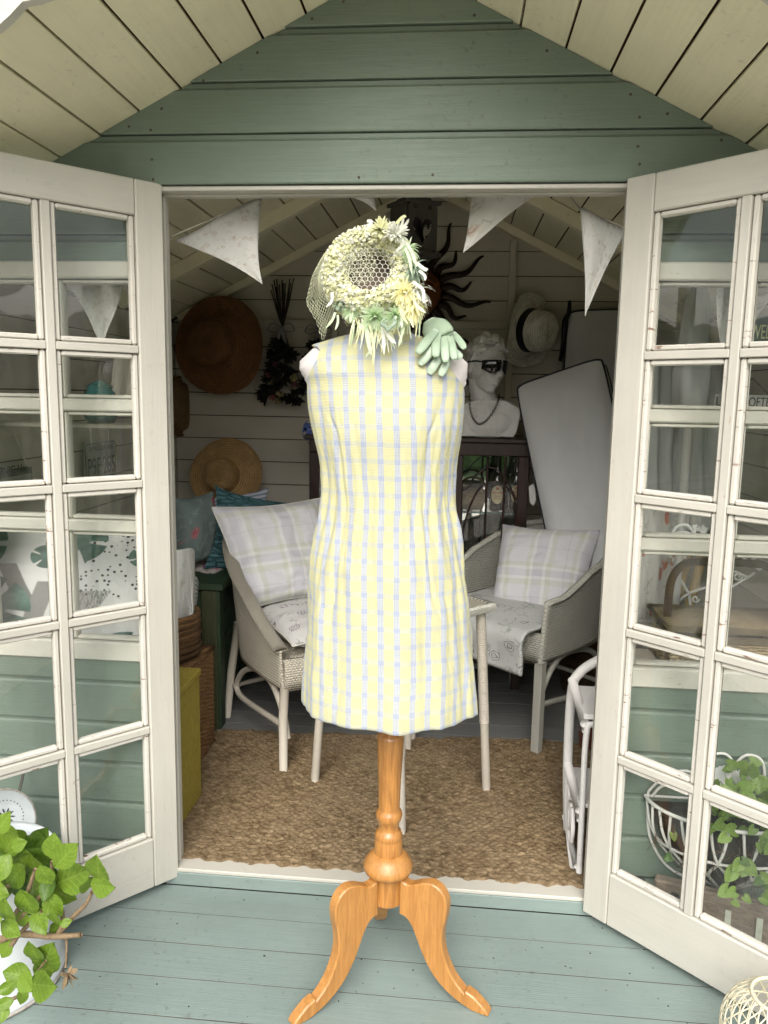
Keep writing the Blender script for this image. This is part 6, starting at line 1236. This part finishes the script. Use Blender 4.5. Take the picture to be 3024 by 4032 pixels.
LS = empty('laugh_sign', PY(2960, 1600, 2.08), 'pale hanging sign lettered LAUGH OFTEN on a chain behind the right window', 'sign'); a, b = PY(2810, 1606, 2.07), PY(3060, 1602, 2.07); ww = b[0] - a[0]; mb = MB(); mb.box((a[0], 2.07, a[2]), (b[0], 2.078, a[2] + .034)); add('board', mb, 'plate_grey', LS)
text('lettering', 'LAUGH OFTEN', .034, a + A_((.004, -.001, .005)), (1, 0, 0), (0, 0, 1), 'ink', LS, width=ww - .008); mb = MB(); pk = PY(2965, 1490, 2.072); mb.tube([A_((a[0] + .02, 2.074, a[2] + .034)), pk, A_((b[0] - .02, 2.074, a[2] + .034))], .0022, 5); add('chain', mb, 'brass_dark', LS)
mb = MB(); mb.obox((.62, 2.05, 1.006), (.20, 0, 0), (0, .035, 0), (0, 0, .005), .002); add('window_ledge', mb, 'lining', SH)
SW_ = empty('swan_ornament', (.62, 2.05, 1.0115), 'small white china swan dish with ring handle on the window bar', 'ornament'); p0 = q3(670, 395, 2.05); mb = MB(); mb.ball((p0[0], 2.05, 1.0115 + .016), (.030, .018, .0165)); add('swan_body', mb, 'white_metal', SW_, smooth=True); mb = MB(); mb.tube(arc((p0[0], 2.05, 1.0115 + .022), .026, -.3, pi + .3, 22, (1, 0, 0), (0, 0, 1)), .0042, 8); add('ring_handle', mb, 'white_metal', SW_, smooth=True)
mb = MB(); mb.tube(spline([(p0[0] + .02, 2.045, 1.03), (p0[0] + .028, 2.045, 1.045), (p0[0] + .022, 2.045, 1.058), (p0[0] + .030, 2.045, 1.056)], 10), .004, 6); add('swan_neck', mb, 'white_metal', SW_, smooth=True)

# ------------------------------------------------------------------ leaves
def leaf_mesh(name, mat, kind, seed):
    r = random.Random(seed); nT, nS = 25, 9; V, UV, Fc = [], [], []; bend = r.uniform(.05, .20); twist = r.uniform(-.25, .25)
    for i in range(nT):
        t = i / (nT - 1)
        if kind == 'hydrangea': w_ = .33 * math.sin(pi * t ** .93) ** .85 * (1 - .35 * t ** 6); 
        else: w_ = .50 * math.sin(pi * min(1, (t + .07) / 1.07) ** .62) ** .8 * (1 + .05 * (1 if i % 2 else -1))
        if i == nT - 1: w_ = .0
        for j in range(nS):
            s_ = -1 + 2 * j / (nS - 1); x = s_ * w_; y = t - (.16 * abs(s_) ** 1.5 * (1 - t) ** 2 * 1.6 if kind != 'hydrangea' else 0); vein = .016 * math.cos((t - abs(s_) * .35) * 2 * pi * 6.5) * min(1, abs(s_) * 3) * (1 - t)
            z = .13 * abs(s_) * w_ * 1.2 - bend * (t - .35) ** 2 + vein + .02 * math.sin(s_ * 4 + t * 5 + seed); x += twist * z; V.append((x, y, z)); UV.append((s_, t))
    for i in range(nT - 1):
        for j in range(nS - 1): Fc.append((i * nS + j, i * nS + j + 1, (i + 1) * nS + j + 1, (i + 1) * nS + j))
    me = mesh_from(name, np.array(V), Fc, {i: u for i, u in enumerate(UV)}, True); me.materials.append(M(mat)); return me
def leafmat(name, c1, c2, vein):
    k = NT(name); sep = k.n('ShaderNodeSeparateXYZ'); k.l(k.pos((1, 1, 1), 'uv'), sep.inputs[0]); a = k.math('ABSOLUTE', sep.outputs[0]); t = sep.outputs[1]; oi = k.n('ShaderNodeObjectInfo').outputs['Random']
    c = k.mix(k.step(k.noise(k.pos((1, 1, 1), 'obj'), 3.5, 4), .3, .7), c1, c2); c = k.mix(k.math('MULTIPLY', oi, .55), c, c2)
    side = k.step(k.math('SINE', k.math('MULTIPLY', k.math('SUBTRACT', t, k.math('MULTIPLY', a, .30)), 2 * pi * 6.5)), .82, .98); mid = k.math('SUBTRACT', 1.0, k.step(a, .025, .07)); c = k.mix(k.math('MULTIPLY', k.math('MAXIMUM', side, mid), .25), c, vein)
    k.base(c); k.rough(.42); k.p.inputs['Specular IOR Level'].default_value = .35; tr = k.n('ShaderNodeBsdfTranslucent'); k.l(c, tr.inputs[0]); mx = k.n('ShaderNodeMixShader'); mx.inputs[0].default_value = .28; k.l(k.p.outputs[0], mx.inputs[1]); k.l(tr.outputs[0], mx.inputs[2]); k.l(mx.outputs[0], k.out.inputs[0]); MATS[name] = k.m
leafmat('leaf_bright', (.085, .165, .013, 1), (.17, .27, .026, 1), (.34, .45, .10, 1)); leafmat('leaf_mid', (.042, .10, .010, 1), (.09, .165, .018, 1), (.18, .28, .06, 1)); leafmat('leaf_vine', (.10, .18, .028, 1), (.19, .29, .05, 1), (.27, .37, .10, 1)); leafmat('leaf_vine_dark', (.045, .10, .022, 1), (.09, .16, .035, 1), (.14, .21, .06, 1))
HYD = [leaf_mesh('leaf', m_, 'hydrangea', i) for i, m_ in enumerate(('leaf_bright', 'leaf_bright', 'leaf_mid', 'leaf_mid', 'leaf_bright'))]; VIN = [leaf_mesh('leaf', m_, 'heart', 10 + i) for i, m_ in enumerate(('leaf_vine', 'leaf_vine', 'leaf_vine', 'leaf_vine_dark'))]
def frame_quat(x, y, z):
    m = Matrix(((x[0], y[0], z[0]), (x[1], y[1], z[1]), (x[2], y[2], z[2]))); return m.to_quaternion()
def place_leaf(me, base, tip, up, parent, wk=1.0):
    y = A_(tip) - A_(base); L = np.linalg.norm(y); y = y / L; z = A_(up) - y * (A_(up) @ y); z = nrm(z); x = np.cross(y, z); o = share('leaf', me, parent, base, frame_quat(x, y, z), (L * wk, L, L)); return o

# ------------------------------------------------------------------ enamel bucket with hydrangea
k = NT('enamel'); t = k.noise(k.pos(), 5, 4); c = k.mix(k.step(t, .3, .7), (.60, .64, .66, 1), (.72, .74, .75, 1)); c = k.mix(k.step(k.noise(k.pos(), 38, 5, .75), .70, .735), c, (.16, .09, .05, 1)); k.base(c); k.rough(.28); k.p.inputs['Coat Weight'].default_value = .3; MATS['enamel'] = k.m
plain('enamel_rust', (.30, .20, .12, 1), .7, .5, 30, col2=(.62, .60, .56, 1)); plain('soil', (.025, .017, .010, 1), .95, .5, 50, .8, 60)
bc = PZ(-40, 3838, 0); bc = A_((bc[0], bc[1], 0)); BK2 = empty('enamel_bucket', bc, 'white enamel bucket with side handles standing in front of the left door', 'bucket'); bR = .168
mb = MB(); mb.lathe([(.001, .004), (bR - .006, .004), (bR, .010), (bR + .002, .018), (bR - .004, .026), (bR - .006, .04), (bR - .012, .15), (bR - .018, .28), (bR - .010, .290), (bR - .006, .296), (bR - .010, .301), (bR - .022, .298), (bR - .026, .28), (bR - .022, .05), (.001, .04)], bc, 56); add('bucket_body', mb, 'enamel', BK2, smooth=True)
mb = MB(); mb.tube(arc(bc + A_((0, 0, .006)), bR - .001, 0, 2 * pi, 57, (1, 0, 0), (0, 1, 0))[:-1], .0045, 6, closed=True); add('base_ring', mb, 'enamel_rust', BK2, smooth=True); mb = MB(); mb.lathe([(.001, .262), (bR - .03, .262)], bc, 30); add('soil', mb, 'soil', BK2)
for a in (.12, pi + .12):
    d = A_((math.cos(a), math.sin(a), 0)); mb = MB(); mb.tube(spline([bc + d * (bR - .016) + A_((0, 0, .27)), bc + d * (bR + .02) + A_((0, 0, .30)), bc + d * (bR + .045) + A_((0, 0, .285)), bc + d * (bR + .045) + A_((0, 0, .24)), bc + d * (bR + .02) + A_((0, 0, .19)), bc + d * (bR - .012) + A_((0, 0, .165))], 26), .006, 8, flat=(1.3, .7)); add('handle', mb, 'enamel', BK2, smooth=True)
HP = empty('hydrangea_plant', bc + A_((0, 0, .26)), 'leafy bright green hydrangea growing in the white enamel bucket', 'plant'); r = random.Random(4); cp = lambda x, y, Y: PY(x * .602, 2700 + y * .602, Y); core = bc + A_((0, 0, .30))
LV = [(20, 900, 150, 60), (60, 1040, 160, 60), (120, 1040, 100, 20), (90, 1140, 190, 10), (250, 1130, 180, 150), (350, 1050, 150, 90), (430, 1110, 180, 45), (480, 1250, 210, 20), (300, 1240, 130, -60), (190, 1310, 240, 200), (100, 1250, 160, 230), (390, 1360, 200, -20), (350, 1430, 170, -60), (640, 1200, 150, 100), (560, 1310, 70, 190), (670, 1310, 140, -10), (615, 1285, 100, 150), (260, 1540, 200, -70), (180, 1420, 170, -60), (30, 1330, 160, 250), (40, 1470, 160, 100), (70, 1590, 160, -40), (40, 1720, 150, 240), (150, 1520, 110, 0), (360, 1590, 110, 220), (430, 1550, 90, 20), (360, 1520, 70, 100), (220, 1740, 150, 120), (310, 1780, 190, 70), (290, 1850, 150, 10), (110, 1890, 200, 170), (170, 1940, 150, -60), (280, 1960, 180, -10), (40, 1980, 160, 200), (150, 2030, 130, -110), (20, 2150, 140, 250), (30, 2080, 130, 200), (230, 1190, 150, 120), (310, 1330, 160, -110), (60, 960, 130, 120), (-60, 1000, 190, 140), (-80, 1150, 200, 190), (-60, 1350, 200, 170), (-70, 1550, 190, 200), (10, 1200, 200, 240), (220, 1400, 180, -20), (270, 1310, 170, 30)]
for i, (x, y, L, an) in enumerate(LV):
    an = math.radians(an); Y = r.uniform(1.27, 1.36) if y > 1450 else r.uniform(1.30, 1.42); dx, dy = math.cos(an) * L / 2, -math.sin(an) * L / 2
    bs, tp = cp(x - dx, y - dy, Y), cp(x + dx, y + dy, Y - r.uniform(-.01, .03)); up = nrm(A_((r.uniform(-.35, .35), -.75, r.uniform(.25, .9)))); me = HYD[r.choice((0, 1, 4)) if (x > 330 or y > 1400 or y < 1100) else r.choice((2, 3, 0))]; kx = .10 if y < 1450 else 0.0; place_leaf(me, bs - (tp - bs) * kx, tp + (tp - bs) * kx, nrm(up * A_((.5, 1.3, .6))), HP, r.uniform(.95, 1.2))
for i in range(30):
    x, y = r.uniform(-120, 360), r.uniform(960, 1330); L = r.uniform(120, 210); an = r.uniform(.2, 2.9); Y = r.uniform(1.43, 1.52); dx, dy = math.cos(an) * L / 2, -math.sin(an) * L / 2; place_leaf(HYD[r.choice((2, 3, 3, 0))], cp(x - dx, y - dy, Y), cp(x + dx, y + dy, Y - .02), nrm(A_((r.uniform(-.5, .5), -.7, r.uniform(.2, .9)))), HP, r.uniform(.95, 1.25))
wood('twig', (.16, .105, .055, 1), (.26, .19, .11, 1), .8, 0, (60, 60, 20))
for pts, R in (([(0, 1660), (140, 1625), (350, 1640), (530, 1630)], .0075), ([(60, 1720), (140, 1610), (280, 1470)], .0055), ([(80, 1600), (125, 1530), (310, 1330)], .006), ([(370, 1640), (480, 1510), (560, 1430), (605, 1345)], .0052), ([(370, 1640), (410, 1560), (400, 1430)], .006), ([(430, 1620), (436, 1700), (430, 1840)], .003), ([(-20, 2065), (50, 2055), (110, 2035), (230, 1950)], .0045), ([(20, 1420), (50, 1310)], .006), ([(230, 1950), (240, 1880), (300, 1800)], .003), ([(320, 1480), (330, 1300), (340, 1150)], .005), ([(100, 1500), (180, 1350), (230, 1200)], .0055)):
    mb = MB(); mb.tube(spline([cp(x, y, 1.345 - .004 * j) for j, (x, y) in enumerate(pts)], 16), [R * (1 - .35 * q / 15) + .0006 * math.sin(q * 2.2) for q in range(16)], 8); add('stem', mb, 'twig', HP, smooth=True)
plain('dead_flower', (.30, .22, .13, 1), .9, .35, 60); mb = MB(); c0 = cp(440, 1885, 1.33)
for i in range(14): d = nrm([r.gauss(0, 1), r.gauss(0, 1), r.gauss(0, 1) - .4]); strip(mb, [c0, c0 + d * .012 + A_((0, 0, -.004)), c0 + d * .022 + A_((0, 0, -.008))], [.003, .0075, .002], [nrm(np.cross(d, [.3, .5, .2]))] * 3)
add('dried_flower_head', mb, 'dead_flower', HP, smooth=True)
# perforated enamel colander behind the door
cc = PY(18, 3222, 1.82); CL = empty('enamel_colander', cc, 'round white enamel colander with pierced holes and rusty rim behind the left door', 'colander'); ax = nrm([.30, -.92, .22])
mb = MB(); mb.lathe([(.001, -.02), (.03, -.018), (.055, -.010), (.072, .004), (.079, .012), (.080, .016), (.076, .014), (.055, -.006), (.001, -.016)], cc, 40, ax); add('bowl', mb, 'enamel', CL, smooth=True); mb = MB(); X = nrm(np.cross(ax, [0, 0, 1])); Yv = np.cross(ax, X); mb.tube(arc(cc + ax * .015, .080, 0, 2 * pi, 49, X, Yv)[:-1], .0028, 6, closed=True); add('rim', mb, 'enamel_rust', CL, smooth=True)
for i in range(10): D = X * math.cos(2 * pi * i / 10) + Yv * math.sin(2 * pi * i / 10); mb = MB(); S_ = np.cross(D, ax); strip(mb, [cc + D * .010 - ax * .0125, cc + D * .016 - ax * .0118, cc + D * .024 - ax * .0105], [.0008, .0024, .0008], [S_] * 3); add('hole', mb, 'ink', CL)
for i in range(30): D = X * math.cos(2 * pi * i / 30) + Yv * math.sin(2 * pi * i / 30); mb = MB(); mb.ball(cc + D * .045 - ax * .0065, .0016, 6, 4); add('hole', mb, 'ink', CL)
mb = MB(); mb.tube([cc + Yv * .078 + ax * .012, cc + Yv * .105 + ax * .0, A_((cc[0], Y0 - .02, cc[2] + .115))], .004, 6); add('hanging_hook', mb, 'screw', CL)

# ------------------------------------------------------------------ wire wall planter with trailing plant, right of the doors
HR = empty('wall_planter', (.735, 1.94, .13), 'white wirework wall basket with scrolled top on the cladding under the right window', 'planter'); paint('wire_white', (.66, .65, .60, 1), (18, 18, 18), .45, .1, .64, (.22, .12, .05, 1), .2, .3)
hx, hw_, hz = .735, .215, .362; RIMN = 24
rim = [A_((hx - hw_ * math.cos(a), 1.938 - .150 * math.sin(a), hz)) for a in np.linspace(0, pi, 40)]; botz = .125
def wire(pts, nm='wire', R=.0038, n=None, par=None): mb = MB(); mb.tube(spline(pts, n or max(8, len(pts) * 5)), R, 6); add(nm, mb, 'wire_white', par or HR, smooth=True)
wire(rim, 'rim_wire', .0048, 40); wire([(hx - hw_, 1.938, hz), (hx, 1.938, hz), (hx + hw_, 1.938, hz)], 'back_wire'); wire([A_((hx - hw_ * .98, 1.938, hz - .012)), A_((hx - hw_ * .9, 1.938, .24)), A_((hx - hw_ * .6, 1.938, .155)), A_((hx, 1.938, botz)), A_((hx + hw_ * .6, 1.938, .155)), A_((hx + hw_ * .9, 1.938, .24)), A_((hx + hw_, 1.938, hz))], 'back_wire', .0042, 40)
def bowl(a, t): k_ = math.cos(t * pi / 2 * .96) ** .75; return A_((hx - hw_ * math.cos(a) * (k_ * .97 + .03), 1.938 - .150 * math.sin(a) * k_, hz - (hz - botz) * t ** .9))
for i in range(9):
    a = pi * (i + .5) / 9; wire([bowl(a - .10, 0), bowl(a - .06, .22), bowl(a, .40), bowl(a + .16, .62), bowl(a + .2, 1.0)]); wire([bowl(a + .10, 0), bowl(a + .06, .22), bowl(a, .40), bowl(a - .16, .62), bowl(a - .2, 1.0)])
wire([bowl(a, .40) for a in np.linspace(0.02, pi - .02, 19)], n=36)
yw = 1.936; sp = lambda x, z: A_((hx + x, yw, hz + z))
for sg in (-1, 1):
    wire([sp(sg * .003, .075), sp(sg * .004, .105), sp(sg * .028, .128), sp(sg * .062, .118), sp(sg * .074, .075), sp(sg * .062, .03), sp(sg * .03, .0)], 'scroll', n=30); wire([sp(sg * .003, .075), sp(sg * .014, .062), sp(sg * .022, .075), sp(sg * .014, .088)], 'scroll', n=14)
    wire([sp(sg * .075, .040), sp(sg * .115, .075), sp(sg * .165, .06), sp(sg * .205, .02), sp(sg * .21, .0)], 'scroll', n=24); wire([sp(sg * .075, .02), sp(sg * .12, .045), sp(sg * .175, .03), sp(sg * .20, .0)], 'scroll', n=20)
mb = MB(); mb.prism([(.030 * math.cos(a) * (1 + .04 * math.cos(16 * a)) - .025, .030 * math.sin(a) * (1 + .04 * math.cos(16 * a)) + .065) for a in np.linspace(0, 2 * pi, 64, endpoint=False)], sp(0, 0), (1, 0, 0), (0, 0, 1), (0, .002, 0)); add('cut_disc', mb, 'white_metal', HR); mb = MB(); mb.prism([(.030 * math.cos(a) * (1 + .04 * math.cos(16 * a)) + .025, .030 * math.sin(a) * (1 + .04 * math.cos(16 * a)) + .060) for a in np.linspace(0, 2 * pi, 64, endpoint=False)], sp(0, 0) + A_((0, -.003, 0)), (1, 0, 0), (0, 0, 1), (0, .002, 0)); add('cut_disc', mb, 'white_metal', HR)
G = [[bowl(a, t) * .94 + A_((hx, 1.938, hz - .12)) * .06 + A_(mnoise.noise_vector(Vector((a * 4, t * 5, 1)))) * .008 for t in np.linspace(.03, 1, 18)] for a in np.linspace(0, pi, 34)]; mb = MB(); mb.grid(np.array(G)); add('moss_liner', mb, 'soil', HR, smooth=True); mb = MB(); mb.add([tuple(bowl(a, .04)) for a in np.linspace(0, pi, 30)] , [tuple(range(30))]); add('soil', mb, 'soil', HR)
VP = empty('trailing_plant', (.75, 1.87, .36), 'green heart-leaved trailing plant spilling out of the wirework wall basket', 'plant'); r = random.Random(12)
for i in range(280):
    u = r.random(); x = hx - .11 + .34 * r.random() ** .85; z = hz + r.uniform(-.03, .13) * (1 - .3 * abs(x - hx) / .2); y = 1.93 - r.uniform(.0, .17)
    if i > 200: x = hx - .06 + .28 * r.random(); z = hz - r.uniform(.0, .17); y = 1.93 - .150 * math.sin(max(.1, min(3.0, math.acos(max(-1, min(1, (hx - x) / hw_)))))) - r.uniform(.01, .03)
    if i > 265: x = hx - r.uniform(.10, .17); z = hz - r.uniform(.02, .15); y = 1.87 - r.uniform(0, .03)
    L = r.uniform(.019, .036) * (.7 if i > 265 else 1); an = r.uniform(-pi, 0) if i > 200 else r.uniform(-pi, pi); d = nrm([math.cos(an), -.35, math.sin(an) * .8]); b = A_((x, y, z)); place_leaf(VIN[r.randrange(3) if z > hz - .02 or r.random() < .5 else 3], b, b + d * L, nrm([r.uniform(-.4, .4), -.8, r.uniform(.2, .9)]), VP, .95)
for i in range(26):
    x = hx - .08 + .28 * r.random(); b = A_((x, 1.86 + r.uniform(-.05, .05), hz - .02)); t = b + A_((r.uniform(-.05, .05), r.uniform(-.06, .02), r.uniform(-.14, .14))); mb = MB(); mb.tube(spline([b, (b + t) / 2 + A_((0, -.02, .03)), t], 8), .0013, 5); add('stem', mb, 'leaf_vine_dark' if i % 2 else 'dry_stem', VP, smooth=True)
mb = MB(); r = random.Random(55)
for i in range(150): a, t = r.uniform(.1, 3.0), r.uniform(.05, .95); p = bowl(a, t) + A_((0, -.004, 0)); q = p + A_((r.uniform(-.03, .03), -r.uniform(0, .012), r.uniform(-.045, .03))); mb.tube([p, (p + q) / 2 + A_((r.uniform(-.01, .01), -.006, 0)), q], .0007, 4)
add('dry_roots', mb, 'straw_mid', HR, kind='stuff')
# weathered plank with painted letters
wood('drift_wood', (.16, .12, .085, 1), (.27, .22, .17, 1), .9, 0, (3, 26, 26)); plain('faded_paint', (.50, .52, .42, 1), .8, .2, 30)
TLp = PZ(2580, 3447, .165); TRp = PZ(3030, 3560, .165); du = nrm(TRp - TLp); PL = empty('plank_sign', A_((TLp[0], TLp[1], 0)), 'weathered grey plank with faded painted letters leaning under the wall planter', 'sign'); ln = .62; nn_ = nrm(np.cross(du, [0, 0, 1]))
if nn_[1] > 0: nn_ = -nn_
mb = MB(); hole = [(.055 + .014 * math.cos(a), .128 + .014 * math.sin(a)) for a in np.linspace(0, 2 * pi, 16, endpoint=False)]; mb.obox(A_((TLp[0], TLp[1], .084)) + du * ln / 2, du * ln / 2, nn_ * .016, (0, 0, .081), .005); mb.jitter(.0015, 30); add('plank', mb, 'drift_wood', PL); mb = MB(); mb.lathe([(.001, 0), (.014, 0), (.014, -.003)], A_((TLp[0], TLp[1], .128)) + du * .05 + nn_ * .0185, 16, nn_); add('knot_hole', mb, 'ink', PL)
ub = A_((TLp[0], TLp[1], .034)) + nn_ * .0192
for ch_, du_ in (('S', .045), ('U', .160), ('N', .285)): text('lettering', ch_, .145, ub + du * du_, du, (0, 0, 1), 'faded_paint', PL, ext=.0012)
# black door holders on the wall foot
for p, lb in ((PY(2502, 3468, 1.93), 'black plastic door holder at the wall foot beside the plank sign'), (PY(548, 3318, 1.93), 'black plastic door holder at the wall foot behind the left door')):
    mb = MB(); mb.obox(p + A_((0, -.006, 0)), (.024, 0, 0), (0, .012, 0), (0, 0, .009), .002); mb.obox(p + A_((0, -.018, .014)), (.018, 0, 0), (0, .010, 0), (0, 0, .0065), .002); add('door_holder', mb, 'ink', None, label=lb, cat='door holder', group='door holders')
# cream wire basket at the deck corner
paint('wire_cream', (.66, .61, .44, 1), (20, 20, 20), .4, .1, .68, (.3, .2, .1, 1), .1, .2); wc = A_((.690, 1.478, .100)); WBk = empty('wire_basket', A_((wc[0], wc[1], 0)), 'cream wirework egg basket standing on the deck in front of the right door', 'basket'); Rw = .106
def sph(th, ph): return wc + A_((Rw * math.cos(th) * math.cos(ph), Rw * math.sin(th) * math.cos(ph), Rw * .93 * math.sin(ph)))
for i in range(26):
    for sg in (1, -1): mb = MB(); mb.tube([sph(2 * pi * i / 26 + sg * 1.15 * t, -1.25 + 2.3 * t) for t in np.linspace(0, 1, 26)], .0016, 5); add('wire', mb, 'wire_cream', WBk, smooth=True)
for ph, R in ((-1.25, .0035), (1.05, .0038), (.1, .002)): mb = MB(); mb.tube([sph(a, ph) for a in np.linspace(0, 2 * pi, 49)[:-1]], R, 6, closed=True); add('ring', mb, 'wire_cream', WBk, smooth=True)
for a in (pi + .1, .1):
    d = A_((math.cos(a), math.sin(a), 0)); s_ = A_((-d[1], d[0], 0)); mb = MB(); mb.tube(spline([wc + d * (Rw - .002) + A_((0, 0, .012)) + s_ * .012, wc + d * (Rw + .035) + A_((0, 0, .012)) + s_ * .012, wc + d * (Rw + .038) + A_((0, 0, .0)) + s_ * .0, wc + d * (Rw + .030) + A_((0, 0, -.09)), wc + d * (Rw - .03) + A_((0, 0, -.095))], 24), .0032, 6); add('handle', mb, 'wire_cream', WBk, smooth=True)
# dried leaf on the rug, grit and bits on deck
mb = MB(); p = PZ(800, 2945, ZF + .016); G = [[p + A_((.045 * (i / 6 - .5), .022 * s_ * math.sin(pi * (i + .4) / 6.8), .010 * abs(s_) + .006 * math.sin(i))) for s_ in (-1, -.5, 0, .5, 1)] for i in range(7)]; mb.grid(np.array(G)); add('dry_leaf', mb, 'dead_flower', None, smooth=True, label='curled dry leaf lying on the rug by the hamper', cat='leaf')
mb = MB(); r = random.Random(77)
for i in range(130): x, y = r.uniform(-1.1, .9), r.uniform(1.35, 1.94); s_ = r.uniform(.0008, .0026) * (1 if r.random() < .93 else 2); mb.ball((x, y, .0008), (s_, s_ * r.uniform(.5, 1), s_ * .5), 5, 3)
add('deck_grit', mb, 'dry_stem', None, label='dark grit and crumbs scattered over the deck boards', cat='grit', kind='stuff')
# garden hedge behind the viewer, seen only in the glass
k = NT('hedge_leaf'); c = k.mix(k.step(k.noise(k.pos(), 9, 6, .75), .35, .7), (.03, .06, .012, 1), (.17, .26, .06, 1)); k.base(c); k.rough(.7); MATS['hedge_leaf'] = k.m
G = [[(x, -9.5 + .35 * fbm(x * 1.4, z * 1.6, 1, 4) - .8 * (z / 3) ** 3, -.18 + z * (1 + .18 * fbm(x * .6, 3, 2))) for z in np.linspace(0, 2.9, 34)] for x in np.linspace(-14, 14, 130)]; mb = MB(); mb.grid(np.array(G)); mb.jitter(.10, 5); add('hedge', mb, 'hedge_leaf', None, label='green garden hedge beyond the lawn, mirrored in the door panes', cat='hedge', kind='stuff')
